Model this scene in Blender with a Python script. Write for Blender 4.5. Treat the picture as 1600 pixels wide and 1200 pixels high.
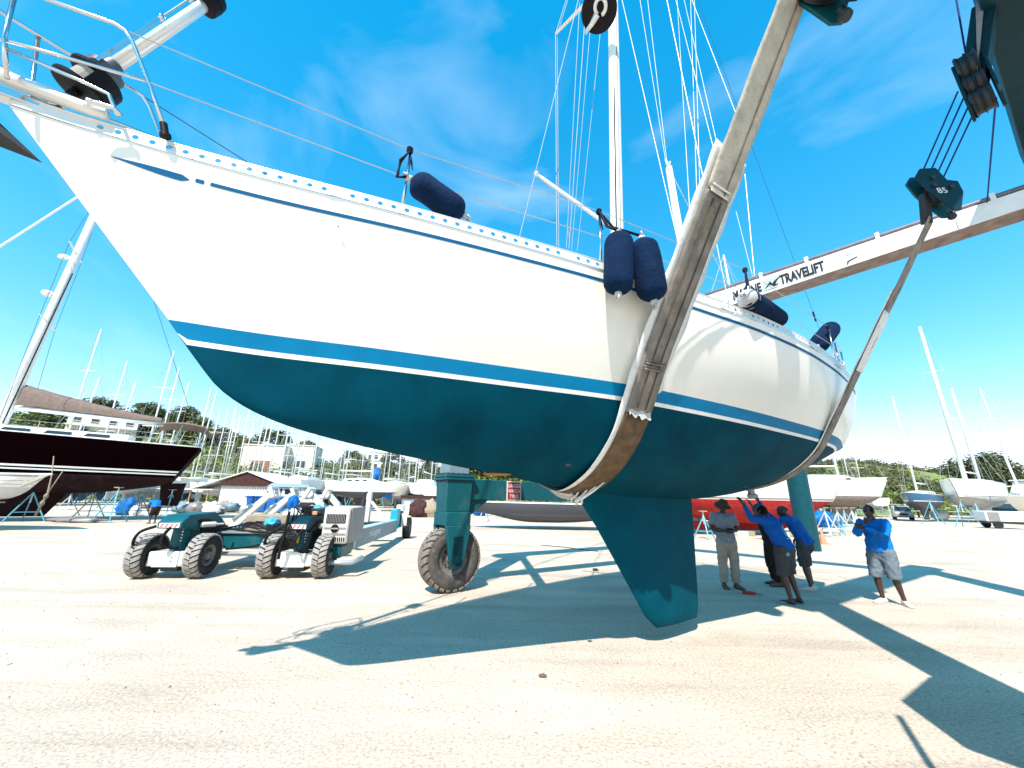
import bpy, bmesh, math, random
import numpy as np
from mathutils import Vector, Matrix, noise as mnoise
random.seed(7); np.random.seed(7)
PI = math.pi
for o in list(bpy.data.objects): bpy.data.objects.remove(o)
scene = bpy.context.scene
COL = scene.collection

# ------------------------------------------------------------------ camera
EYE = 1.70
PITCH = math.atan(178.6/600.0); ROLL = math.radians(1.12)
cp, sp = math.cos(PITCH), math.sin(PITCH)
FWD = Vector((0, cp, sp)); UP0 = Vector((0, -sp, cp)); RX = Vector((1, 0, 0))
RGT = RX*math.cos(ROLL) + UP0*math.sin(ROLL)
UPV = -RX*math.sin(ROLL) + UP0*math.cos(ROLL)
cam_data = bpy.data.cameras.new('camera'); cam = bpy.data.objects.new('camera', cam_data); COL.objects.link(cam)
cam_data.sensor_width = 36; cam_data.lens = 36*600/1600.0
cam_data.clip_start = 0.05; cam_data.clip_end = 3000
cam.matrix_world = Matrix(((RGT.x, UPV.x, -FWD.x, 0), (RGT.y, UPV.y, -FWD.y, 0), (RGT.z, UPV.z, -FWD.z, EYE), (0, 0, 0, 1)))
scene.camera = cam
scene.render.resolution_x = 1024; scene.render.resolution_y = 768

# ------------------------------------------------------------------ light
SUN_EL = math.radians(51.6); SUN_AZ = Vector((0.28, 0.96, 0)).normalized()      # shadows fall this way
sun_dir = Vector((SUN_AZ.x*math.cos(SUN_EL), SUN_AZ.y*math.cos(SUN_EL), -math.sin(SUN_EL)))
sd = bpy.data.lights.new('sun', 'SUN'); sd.energy = 2.95; sd.angle = math.radians(0.53); sd.color = (1.0, 0.95, 0.90)
so = bpy.data.objects.new('sun', sd); COL.objects.link(so)
so.rotation_euler = sun_dir.to_track_quat('-Z', 'Y').to_euler(); so.location = (-10, -30, 40)
world = bpy.data.worlds.new('World'); scene.world = world; world.use_nodes = True
wn = world.node_tree; wn.nodes.clear()
w_out = wn.nodes.new('ShaderNodeOutputWorld'); w_bg = wn.nodes.new('ShaderNodeBackground')
sky = wn.nodes.new('ShaderNodeTexSky'); sky.sky_type = 'NISHITA'; sky.sun_disc = False
sky.sun_elevation = SUN_EL; sky.sun_rotation = math.atan2(-SUN_AZ.x, -SUN_AZ.y)
sky.air_density = 1.0; sky.dust_density = 0.0; sky.ozone_density = 2.0
hs = wn.nodes.new('ShaderNodeHueSaturation'); hs.inputs['Hue'].default_value = 0.488; hs.inputs['Saturation'].default_value = 1.42; hs.inputs['Value'].default_value = 1.34
wn.links.new(sky.outputs[0], hs.inputs['Color'])
# soft shoulder so that the bright horizon band keeps its colour
va = wn.nodes.new('ShaderNodeVectorMath'); va.operation = 'MULTIPLY_ADD'; va.inputs[1].default_value = (0.15, 0.17, 0.14); va.inputs[2].default_value = (1, 1, 1)
vd = wn.nodes.new('ShaderNodeVectorMath'); vd.operation = 'DIVIDE'
wn.links.new(hs.outputs[0], va.inputs[0]); wn.links.new(hs.outputs[0], vd.inputs[0]); wn.links.new(va.outputs[0], vd.inputs[1])
# thin wisps of cirrus
tc = wn.nodes.new('ShaderNodeTexCoord'); mp = wn.nodes.new('ShaderNodeMapping'); mp.inputs['Scale'].default_value = (1.3, 1.6, 3.6); mp.inputs['Rotation'].default_value = (0.2, 0.35, 0.4)
n1 = wn.nodes.new('ShaderNodeTexNoise'); n1.inputs['Scale'].default_value = 1.5; n1.inputs['Detail'].default_value = 9; n1.inputs['Roughness'].default_value = 0.5; n1.inputs['Distortion'].default_value = 0.6
r1 = wn.nodes.new('ShaderNodeValToRGB'); r1.color_ramp.elements[0].position = 0.50; r1.color_ramp.elements[1].position = 1.0
mx = wn.nodes.new('ShaderNodeMix'); mx.data_type = 'RGBA'; mx.inputs[7].default_value = (3.6, 4.0, 4.2, 1)
mm = wn.nodes.new('ShaderNodeMath'); mm.operation = 'MULTIPLY'; mm.inputs[1].default_value = 0.42
wn.links.new(tc.outputs['Generated'], mp.inputs[0]); wn.links.new(mp.outputs[0], n1.inputs['Vector']); wn.links.new(n1.outputs['Fac'], r1.inputs[0])
wn.links.new(r1.outputs[0], mm.inputs[0]); wn.links.new(mm.outputs[0], mx.inputs[0]); wn.links.new(vd.outputs[0], mx.inputs[6]); wn.links.new(mx.outputs[2], w_bg.inputs[0])
w_bg.inputs[1].default_value = 0.15
wn.links.new(w_bg.outputs[0], w_out.inputs[0])
vs = scene.view_settings; vs.view_transform = 'Standard'; vs.look = 'None'; vs.exposure = 1.46; vs.gamma = 1.0; vs.use_curve_mapping = False

# ------------------------------------------------------------------ place helpers: image ray -> point of the yard at a given distance
def ray(u, v): return FWD + RGT*((u-800)/600.0) + UPV*((600-v)/600.0)
ORG = Vector((0, 0, EYE))
def at(u, v, Y): r = ray(u, v); return ORG + r*(Y/r.y)
def gp(u, v, Z=0.0): r = ray(u, v); return ORG + r*((Z-EYE)/r.z)
# axes of the big yacht and the hoist that straddles it: s aft along the keel, d to port
PSI = math.radians(33.0)
CX = Vector((math.cos(PSI), math.sin(PSI), 0)); NX = Vector((math.sin(PSI), -math.cos(PSI), 0))
BOW = Vector((-3.484, 2.0, 0))
def W(s, d, z): return BOW + CX*s + NX*d + Vector((0, 0, z))
def onS(u, v, s):
    r = ray(u, v); t = (s + BOW.dot(CX) - ORG.dot(CX))/r.dot(CX); return ORG + r*t
def onD(u, v, d):
    r = ray(u, v); t = (d + BOW.dot(NX) - ORG.dot(NX))/r.dot(NX); return ORG + r*t

# ------------------------------------------------------------------ materials
MATS = {}
def mat(name, col, rough=0.6, metal=0.0, var=0.10, vscale=6.0, bump=0.0, bscale=60.0, coat=0.0, dark=None, dscale=2.0, damount=0.5, streak=None, alpha=1.0, spec=0.5, coords='Object'):
    if name in MATS: return MATS[name]
    m = bpy.data.materials.new(name); m.use_nodes = True; nt = m.node_tree; b = nt.nodes['Principled BSDF']
    tcn = nt.nodes.new('ShaderNodeTexCoord'); mpn = nt.nodes.new('ShaderNodeMapping'); nt.links.new(tcn.outputs[coords], mpn.inputs[0])
    if streak: mpn.inputs['Scale'].default_value = streak
    nz = nt.nodes.new('ShaderNodeTexNoise'); nz.inputs['Scale'].default_value = vscale; nz.inputs['Detail'].default_value = 6
    nt.links.new(mpn.outputs[0], nz.inputs['Vector'])
    rp = nt.nodes.new('ShaderNodeValToRGB'); c = col
    rp.color_ramp.elements[0].position = 0.3; rp.color_ramp.elements[1].position = 0.7
    rp.color_ramp.elements[0].color = (c[0]*(1-var), c[1]*(1-var), c[2]*(1-var), 1)
    rp.color_ramp.elements[1].color = (min(1, c[0]*(1+var)), min(1, c[1]*(1+var)), min(1, c[2]*(1+var)), 1)
    nt.links.new(nz.outputs['Fac'], rp.inputs[0]); out = rp.outputs[0]
    if dark:
        n2 = nt.nodes.new('ShaderNodeTexNoise'); n2.inputs['Scale'].default_value = dscale; n2.inputs['Detail'].default_value = 8; n2.inputs['Roughness'].default_value = 0.65
        nt.links.new(mpn.outputs[0], n2.inputs['Vector'])
        rr = nt.nodes.new('ShaderNodeValToRGB'); rr.color_ramp.elements[0].position = 0.55; rr.color_ramp.elements[1].position = 0.72
        rr.color_ramp.elements[1].color = (damount, damount, damount, 1)
        nt.links.new(n2.outputs['Fac'], rr.inputs[0])
        mi = nt.nodes.new('ShaderNodeMix'); mi.data_type = 'RGBA'; mi.inputs[7].default_value = (*dark, 1)
        nt.links.new(rr.outputs[0], mi.inputs[0]); nt.links.new(out, mi.inputs[6]); out = mi.outputs[2]
    nt.links.new(out, b.inputs['Base Color'])
    b.inputs['Roughness'].default_value = rough; b.inputs['Metallic'].default_value = metal; b.inputs['Specular IOR Level'].default_value = spec if rough < 0.55 else spec*0.3
    if coat: b.inputs['Coat Weight'].default_value = coat; b.inputs['Coat Roughness'].default_value = 0.08
    if alpha < 1: b.inputs['Alpha'].default_value = alpha
    if bump:
        nb = nt.nodes.new('ShaderNodeTexNoise'); nb.inputs['Scale'].default_value = bscale; nb.inputs['Detail'].default_value = 5
        bp = nt.nodes.new('ShaderNodeBump'); bp.inputs['Strength'].default_value = bump; bp.inputs['Distance'].default_value = 0.02
        nt.links.new(mpn.outputs[0], nb.inputs['Vector']); nt.links.new(nb.outputs['Fac'], bp.inputs['Height']); nt.links.new(bp.outputs[0], b.inputs['Normal'])
    MATS[name] = m; return m
M_GEL = mat('white gelcoat', (0.84, 0.79, 0.70), 0.3, var=0.015, coat=0.15)
M_BOOT = mat('blue boot stripe', (0.000, 0.165, 0.33), 0.5, var=0.06, spec=0.12)
M_COVE = mat('dark blue cove stripe', (0.000, 0.085, 0.20), 0.5, var=0.05, spec=0.12)
M_ANTI = mat('teal antifouling', (0.000, 0.047, 0.075), 0.62, var=0.22, vscale=2.2, bump=0.08, bscale=120, dark=(0.001, 0.062, 0.094), dscale=7, damount=0.5, spec=0.12)
M_WPAINT = mat('white paint', (0.78, 0.76, 0.71), 0.4, var=0.05, dark=(0.55, 0.50, 0.42), dscale=4, damount=0.4)
M_ALU = mat('anodised aluminium', (0.72, 0.70, 0.66), 0.32, 0.55, var=0.05)
M_STEEL = mat('stainless steel', (0.62, 0.61, 0.60), 0.16, 1.0, var=0.05)
M_WIRE = mat('rigging wire', (0.40, 0.40, 0.39), 0.45, 0.3, var=0.08)
M_WIREDK = mat('dark wire', (0.03, 0.05, 0.09), 0.5, 0.2, var=0.1)
M_ROPEB = mat('blue hoist rope', (0.012, 0.03, 0.14), 0.6, var=0.1)
M_BLACK = mat('black plastic', (0.008, 0.006, 0.007), 0.5, var=0.2, spec=0.15)
M_RUBBER = mat('black rubber hose', (0.010, 0.009, 0.010), 0.55, var=0.2)
M_NAVY = mat('navy fender cloth', (0.001, 0.013, 0.045), 0.9, var=0.25, vscale=5, bump=0.5, bscale=26, dark=(0.010, 0.035, 0.075), dscale=7, damount=0.5)
M_FEND = mat('white fender vinyl', (0.42, 0.42, 0.41), 0.4, var=0.04)
M_TEAL = mat('teal machine paint', (0.004, 0.085, 0.100), 0.42, var=0.10, vscale=4, spec=0.3, dark=(0.05, 0.11, 0.12), dscale=3, damount=0.6)
M_TEALD = mat('deep teal machine paint', (0.001, 0.026, 0.036), 0.5, spec=0.2, var=0.12, vscale=4, dark=(0.010, 0.028, 0.034), dscale=3, damount=0.5)
M_TEALB = mat('bright teal paint', (0.01, 0.30, 0.38), 0.4, var=0.1)
M_BLUGREY = mat('weathered blue grey paint', (0.17, 0.235, 0.265), 0.5, var=0.12, vscale=3, dark=(0.08, 0.16, 0.19), dscale=3, damount=0.6)
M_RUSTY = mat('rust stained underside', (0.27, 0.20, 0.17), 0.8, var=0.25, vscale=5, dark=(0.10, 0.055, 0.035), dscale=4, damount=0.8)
M_PIPE = mat('grey pipe', (0.16, 0.14, 0.16), 0.5, 0.2, var=0.2)
M_WEB = mat('worn webbing', (0.25, 0.215, 0.185), 0.92, var=0.28, vscale=7, bump=0.4, bscale=180, dark=(0.085, 0.065, 0.05), dscale=6, damount=0.7)
M_WEBD = mat('brown bare webbing', (0.135, 0.090, 0.052), 0.92, var=0.3, vscale=9, bump=0.4, bscale=200)
M_FILM = mat('plastic wrap', (0.70, 0.69, 0.65), 0.3, var=0.08, vscale=14, bump=0.3, bscale=14, dark=(0.42, 0.38, 0.32), dscale=9, damount=0.6)
M_TYRE = mat('dusty tyre rubber', (0.095, 0.085, 0.075), 0.88, var=0.25, vscale=14, bump=0.3, bscale=90, dark=(0.21, 0.19, 0.165), dscale=5, damount=0.8)
M_TYRED = mat('dark tyre sidewall', (0.022, 0.022, 0.023), 0.8, var=0.25, dark=(0.10, 0.09, 0.08), dscale=6, damount=0.5)
M_TREADL = mat('pale worn tread rubber', (0.30, 0.275, 0.245), 0.9, var=0.15, vscale=20, bump=0.3, bscale=90)
M_RIM = mat('grey wheel rim', (0.20, 0.185, 0.17), 0.55, 0.2, var=0.2, dark=(0.09, 0.07, 0.06), dscale=9, damount=0.7)
M_DARKSTEEL = mat('dark greasy steel', (0.022, 0.026, 0.028), 0.5, 0.2, var=0.3)
M_GREY = mat('grey metal', (0.24, 0.23, 0.225), 0.5, 0.2, var=0.12, dark=(0.12, 0.10, 0.10), dscale=6, damount=0.6)
M_CREAM = mat('cream machine paint', (0.62, 0.59, 0.53), 0.45, var=0.06, dark=(0.40, 0.36, 0.30), dscale=5, damount=0.5)
M_WOOD = mat('weathered timber', (0.33, 0.26, 0.18), 0.85, var=0.25, vscale=5, bump=0.3, bscale=40, streak=(1, 8, 8))
M_RED = mat('red paint', (0.50, 0.022, 0.022), 0.5, var=0.15)
M_SIGNR = mat('sign red', (0.36, 0.03, 0.035), 0.5, var=0.12)
M_SIGNW = mat('sign white', (0.75, 0.72, 0.68), 0.5, var=0.04)
M_INK = mat('dark print', (0.02, 0.025, 0.03), 0.6, var=0.1)
M_LOGO = mat('pale green print', (0.38, 0.47, 0.45), 0.6, var=0.05)
M_ORANGE = mat('orange plastic', (0.55, 0.24, 0.12), 0.5, var=0.08)
M_YELLOW = mat('yellow sticker', (0.62, 0.42, 0.05), 0.5, var=0.08)
M_STAND = mat('blue green stand steel', (0.10, 0.34, 0.42), 0.5, var=0.15, dark=(0.30, 0.34, 0.34), dscale=5, damount=0.7)
M_STANDW = mat('pale stand steel', (0.50, 0.54, 0.54), 0.5, var=0.12)
M_SKIN = mat('brown skin', (0.055, 0.024, 0.015), 0.42, var=0.12, vscale=12)
M_HAIR = mat('black hair', (0.008, 0.007, 0.007), 0.85, var=0.3, bump=0.6, bscale=160)
M_SHIRTB = mat('royal blue jersey', (0.004, 0.085, 0.36), 0.85, var=0.10, vscale=7, bump=0.15, bscale=40)
M_SHIRTB2 = mat('bright blue jersey', (0.004, 0.16, 0.52), 0.85, var=0.10, vscale=7, bump=0.15, bscale=40)
M_SHIRTG = mat('grey blue jersey', (0.20, 0.25, 0.29), 0.88, var=0.10, vscale=7, bump=0.15, bscale=40)
M_KHAKI = mat('khaki cloth', (0.36, 0.31, 0.25), 0.9, var=0.12, vscale=8, bump=0.25, bscale=35)
M_CHAR = mat('charcoal cloth', (0.055, 0.055, 0.060), 0.9, var=0.15, vscale=8, bump=0.25, bscale=35)
M_DKBR = mat('dark brown cloth', (0.028, 0.018, 0.018), 0.9, var=0.15, vscale=8)
M_DENIM = mat('washed grey denim', (0.13, 0.165, 0.19), 0.9, var=0.16, vscale=8, bump=0.3, bscale=40, dark=(0.12, 0.15, 0.18), dscale=5, damount=0.5)
M_HATC = mat('olive camouflage cloth', (0.055, 0.055, 0.035), 0.9, var=0.2, vscale=14, dark=(0.13, 0.09, 0.05), dscale=16, damount=0.8)
M_SHOE = mat('pale canvas shoe', (0.58, 0.55, 0.49), 0.8, var=0.08)
M_BOOTS = mat('brown boot leather', (0.14, 0.10, 0.075), 0.7, var=0.15)
M_ROPE = mat('old rope', (0.27, 0.21, 0.15), 0.9, var=0.2, bump=0.5, bscale=120)
M_ROPED = mat('navy rope', (0.01, 0.014, 0.03), 0.85, var=0.2)
M_GLASS = mat('dark window glass', (0.02, 0.025, 0.03), 0.08, var=0.1, spec=0.8)
M_MAROON = mat('dark maroon hull paint', (0.003, 0.0004, 0.0008), 0.6, var=0.1, spec=0.02)
M_MAROON2 = mat('dark red brown antifouling', (0.016, 0.004, 0.005), 0.75, var=0.3, vscale=2, dark=(0.05, 0.035, 0.035), dscale=2.5, damount=0.5)
M_TAUPE = mat('taupe canvas', (0.21, 0.150, 0.120), 0.9, var=0.14, vscale=5, bump=0.4, bscale=9)
M_REDHULL = mat('red antifouling', (0.30, 0.018, 0.016), 0.7, var=0.22, vscale=4, dark=(0.40, 0.06, 0.05), dscale=4, damount=0.5)
M_GREYHULL = mat('slate grey hull paint', (0.045, 0.047, 0.055), 0.45, var=0.1)
M_NAVYHULL = mat('blue hull paint', (0.012, 0.10, 0.19), 0.3, var=0.1, coat=0.3)
M_PALEHULL = mat('pale grey bottom paint', (0.42, 0.45, 0.46), 0.6, var=0.12, vscale=2)
M_BLUEPL = mat('blue plastic tarp', (0.006, 0.13, 0.42), 0.55, var=0.2, vscale=5, bump=0.5, bscale=10)
M_LBLUE = mat('light blue plastic', (0.05, 0.36, 0.55), 0.5, var=0.15)
M_ROOFBR = mat('brown roof sheet', (0.06, 0.026, 0.022), 0.8, var=0.25, vscale=4)
M_SHEDW = mat('white corrugated sheet', (0.66, 0.67, 0.63), 0.6, var=0.06)
M_STUCCO = mat('cream render', (0.70, 0.63, 0.52), 0.85, var=0.06, bump=0.1)
M_STUCCO2 = mat('white render', (0.74, 0.71, 0.65), 0.85, var=0.06)
M_ROOFT = mat('terracotta roof', (0.32, 0.14, 0.08), 0.85, var=0.2)
M_CAR = mat('beige car paint', (0.50, 0.43, 0.36), 0.35, var=0.04, coat=0.4)
M_BARK = mat('bark', (0.09, 0.065, 0.045), 0.95, var=0.3, bump=0.6, bscale=20)

def leaf_mat(name, c1, c2):
    m = bpy.data.materials.new(name); m.use_nodes = True; nt = m.node_tree; b = nt.nodes['Principled BSDF']
    g = nt.nodes.new('ShaderNodeNewGeometry'); rp = nt.nodes.new('ShaderNodeValToRGB')
    rp.color_ramp.elements[0].color = (*c1, 1); rp.color_ramp.elements[1].color = (*c2, 1)
    nt.links.new(g.outputs['Random Per Island'], rp.inputs[0]); nt.links.new(rp.outputs[0], b.inputs['Base Color'])
    b.inputs['Roughness'].default_value = 0.65
    t = nt.nodes.new('ShaderNodeBsdfTranslucent'); mxs = nt.nodes.new('ShaderNodeMixShader'); mxs.inputs[0].default_value = 0.25
    nt.links.new(rp.outputs[0], t.inputs[0]); nt.links.new(b.outputs[0], mxs.inputs[1]); nt.links.new(t.outputs[0], mxs.inputs[2])
    nt.links.new(mxs.outputs[0], nt.nodes['Material Output'].inputs[0]); return m
M_LEAF1 = leaf_mat('dry green leaves', (0.075, 0.105, 0.018), (0.21, 0.22, 0.045))
M_LEAF2 = leaf_mat('dark green leaves', (0.035, 0.055, 0.014), (0.11, 0.125, 0.03))
M_LEAF3 = leaf_mat('fresh green leaves', (0.085, 0.13, 0.018), (0.20, 0.24, 0.035))
M_SCRUB = leaf_mat('scrub leaves', (0.06, 0.075, 0.025), (0.16, 0.15, 0.055))

# ------------------------------------------------------------------ mesh helpers
def frame_of(t, up=Vector((0, 0, 1))):
    t = t.normalized()
    if abs(t.dot(up)) > 0.97: up = Vector((1, 0, 0))
    x = t.cross(up).normalized(); y = x.cross(t).normalized(); return x, y
class MB:
    def __init__(self): self.v = []; self.f = []; self.m = []
    def add(self, vs, fs, mi=0):
        k = len(self.v); self.v += [Vector(p) for p in vs]; self.f += [[i+k for i in q] for q in fs]; self.m += [mi]*len(fs); return self
    def hexa(self, p, mi=0):     # 8 points: bottom ring 0-3, top ring 4-7
        return self.add(p, [(3, 2, 1, 0), (4, 5, 6, 7), (0, 1, 5, 4), (1, 2, 6, 5), (2, 3, 7, 6), (3, 0, 4, 7)], mi)
    def box(self, c, size, X=None, Y=None, Z=None, mi=0):
        c = Vector(c); X = Vector(X or (1, 0, 0)); Y = Vector(Y or (0, 1, 0)); Z = Vector(Z or (0, 0, 1)); a, b, d = size[0]/2, size[1]/2, size[2]/2
        P = [c+X*(sx*a)+Y*(sy*b)+Z*(sz*d) for sz in (-1, 1) for sx, sy in ((-1, -1), (1, -1), (1, 1), (-1, 1))]
        return self.hexa(P, mi)
    def beam(self, p0, p1, w, h, up=(0, 0, 1), w1=None, h1=None, mi=0):
        p0 = Vector(p0); p1 = Vector(p1); x, y = frame_of(p1-p0, Vector(up)); w1 = w if w1 is None else w1; h1 = h if h1 is None else h1
        P = [p0+x*(sx*w/2)+y*(sy*h/2) for sx, sy in ((-1, -1), (1, -1), (1, 1), (-1, 1))] + [p1+x*(sx*w1/2)+y*(sy*h1/2) for sx, sy in ((-1, -1), (1, -1), (1, 1), (-1, 1))]
        return self.hexa(P, mi)
    def tube(self, pts, r, n=8, closed_ends=True, mi=0, flat=1.0, ref=None):
        pts = [Vector(p) for p in pts]; rs = r if isinstance(r, (list, tuple)) else [r]*len(pts); k = len(self.v); px = None
        for i, p in enumerate(pts):
            t = (pts[min(i+1, len(pts)-1)]-pts[max(i-1, 0)])
            if t.length < 1e-9: t = Vector((0, 0, 1))
            t.normalize()
            if ref is not None: x = (Vector(ref)-t*Vector(ref).dot(t)).normalized()
            elif px is None: x = frame_of(t)[0]
            else:
                x = px - t*px.dot(t)
                x = x.normalized() if x.length > 1e-6 else frame_of(t)[0]
            y = t.cross(x); px = x
            for j in range(n):
                a = 2*PI*j/n; self.v.append(p + x*(rs[i]*math.cos(a)) + y*(rs[i]*flat*math.sin(a)))
        for i in range(len(pts)-1):
            for j in range(n):
                a = k+i*n+j; b = k+i*n+(j+1) % n; self.f.append([a, b, b+n, a+n]); self.m.append(mi)
        if closed_ends:
            self.f.append([k+j for j in reversed(range(n))]); self.m.append(mi)
            e = k+(len(pts)-1)*n; self.f.append([e+j for j in range(n)]); self.m.append(mi)
        return self
    def lathe(self, c, axis, prof, n=24, mi=0, cap=True):     # prof: list of (distance along axis, radius)
        c = Vector(c); a = Vector(axis).normalized(); return self.tube_prof([(c+a*h, r) for h, r in prof], a, n, mi, cap)
    def tube_prof(self, pr, a, n, mi=0, cap=True):
        x, y = frame_of(a); k = len(self.v)
        for p, r in pr:
            for j in range(n):
                q = 2*PI*j/n; self.v.append(p + x*(r*math.cos(q)) + y*(r*math.sin(q)))
        for i in range(len(pr)-1):
            for j in range(n):
                A = k+i*n+j; B = k+i*n+(j+1) % n; self.f.append([A, B, B+n, A+n]); self.m.append(mi)
        if cap:
            self.f.append([k+j for j in reversed(range(n))]); e = k+(len(pr)-1)*n; self.f.append([e+j for j in range(n)]); self.m += [mi, mi]
        return self
    def prism(self, poly, off, mi=0):      # closed polygon extruded by a vector
        n = len(poly); off = Vector(off); P = [Vector(p) for p in poly] + [Vector(p)+off for p in poly]
        return self.add(P, [list(reversed(range(n))), list(range(n, 2*n))] + [[i, (i+1) % n, n+(i+1) % n, n+i] for i in range(n)], mi)
    def grid(self, rows, mi=0, flip=False, close=False):
        k = len(self.v); n = len(rows[0])
        for r in rows: self.v += [Vector(p) for p in r]
        for i in range(len(rows)-1):
            for j in range(n-1 if not close else n):
                q = [k+i*n+j, k+i*n+(j+1) % n, k+(i+1)*n+(j+1) % n, k+(i+1)*n+j]
                self.f.append(q[::-1] if flip else q); self.m.append(mi)
        return self
    def sphere(self, c, r, n=12, sc=(1, 1, 1), mi=0):
        c = Vector(c); rows = []
        for i in range(n//2+1):
            a = PI*i/(n//2); rows.append([c+Vector((r*sc[0]*math.sin(a)*math.cos(2*PI*j/n), r*sc[1]*math.sin(a)*math.sin(2*PI*j/n), r*sc[2]*math.cos(a))) for j in range(n)])
        return self.grid(rows, mi, close=True, flip=True)
    def build(self, name, mats, parent=None, smooth=False, bevel=0.0, loc=None, fixn=True, merge=0.0, subsurf=0):
        me = bpy.data.meshes.new(name)
        base = Vector((0, 0, 0))
        if parent is not None: base = world_loc(parent)
        elif loc is not None: base = Vector(loc)
        me.from_pydata([tuple(p-base) for p in self.v], [], self.f)
        mats = mats if isinstance(mats, (list, tuple)) else [mats]
        for m_ in mats: me.materials.append(m_)
        if len(mats) > 1: me.polygons.foreach_set('material_index', self.m)
        bm = bmesh.new(); bm.from_mesh(me)
        if merge: bmesh.ops.remove_doubles(bm, verts=bm.verts, dist=merge)
        if fixn: bmesh.ops.recalc_face_normals(bm, faces=bm.faces)
        bm.to_mesh(me); bm.free()
        if smooth: me.shade_smooth()
        o = bpy.data.objects.new(name, me); COL.objects.link(o)
        if parent is not None: o.parent = parent
        elif loc is not None: o.location = base
        if bevel:
            b = o.modifiers.new('bevel', 'BEVEL'); b.width = bevel; b.segments = 2; b.limit_method = 'ANGLE'; b.angle_limit = math.radians(40)
        if subsurf:
            b = o.modifiers.new('subsurf', 'SUBSURF'); b.levels = subsurf; b.render_levels = subsurf
        if smooth == 'auto' or bevel: smooth_angle(me)
        return o
def smooth_angle(me, deg=35):
    me.shade_smooth(); bm = bmesh.new(); bm.from_mesh(me); lim = math.radians(deg)
    for e in bm.edges:
        if len(e.link_faces) == 2 and e.calc_face_angle(0) > lim: e.smooth = False
    bm.to_mesh(me); bm.free()
def world_loc(o):
    p = Vector(o.location)
    while o.parent is not None: o = o.parent; p = p + Vector(o.location)
    return p
def thing(name, label, cat, loc=(0, 0, 0), group=None):
    o = bpy.data.objects.new(name, None); COL.objects.link(o); o.location = loc; o.empty_display_size = 0.2
    o['label'] = label; o['category'] = cat
    if group: o['group'] = group
    return o
def tag(o, label, cat, group=None, kind=None):
    if label: o['label'] = label
    if cat: o['category'] = cat
    if group: o['group'] = group
    if kind: o['kind'] = kind
    return o
def copy_tree(o, parent=None):
    c = o.copy(); COL.objects.link(c)
    if parent is not None: c.parent = parent
    for ch in list(o.children): copy_tree(ch, c)
    return c
def pchip(xs, ys):
    xs = np.array(xs, float); ys = np.array(ys, float); h = np.diff(xs); dl = np.diff(ys)/h; m = np.zeros(len(xs))
    m[1:-1] = [0 if dl[i]*dl[i+1] <= 0 else 2/(1/dl[i]+1/dl[i+1]) for i in range(len(dl)-1)]
    m[0] = dl[0]; m[-1] = dl[-1]
    def fn(x):
        x = min(max(x, xs[0]), xs[-1]); i = min(int(np.searchsorted(xs, x, 'right'))-1, len(h)-1); i = max(i, 0); t = (x-xs[i])/h[i]
        return float((2*t**3-3*t*t+1)*ys[i] + (t**3-2*t*t+t)*h[i]*m[i] + (-2*t**3+3*t*t)*ys[i+1] + (t**3-t*t)*h[i]*m[i+1])
    return fn
def text_mesh(name, body, size, origin, xdir, ydir, material, parent, depth=0.004, align='LEFT', shear=0.0, squash=1.0, bold=0.0):
    cu = bpy.data.curves.new(name, 'FONT'); cu.body = body; cu.size = size; cu.extrude = depth; cu.align_x = align; cu.shear = shear; cu.resolution_u = 3; cu.offset = bold
    t = bpy.data.objects.new(name, cu); COL.objects.link(t)
    dg = bpy.context.evaluated_depsgraph_get(); dg.update()
    me = bpy.data.meshes.new_from_object(t.evaluated_get(dg)); bpy.data.objects.remove(t); bpy.data.curves.remove(cu)
    X = Vector(xdir).normalized()*squash; Yv = Vector(ydir).normalized(); Zv = X.normalized().cross(Yv); base = world_loc(parent) if parent else Vector()
    for v in me.vertices: v.co = Vector(origin) + X*v.co.x + Yv*v.co.y + Zv*v.co.z - base
    me.materials.clear(); me.materials.append(material)
    o = bpy.data.objects.new(name, me); COL.objects.link(o); o.parent = parent; return o
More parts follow.
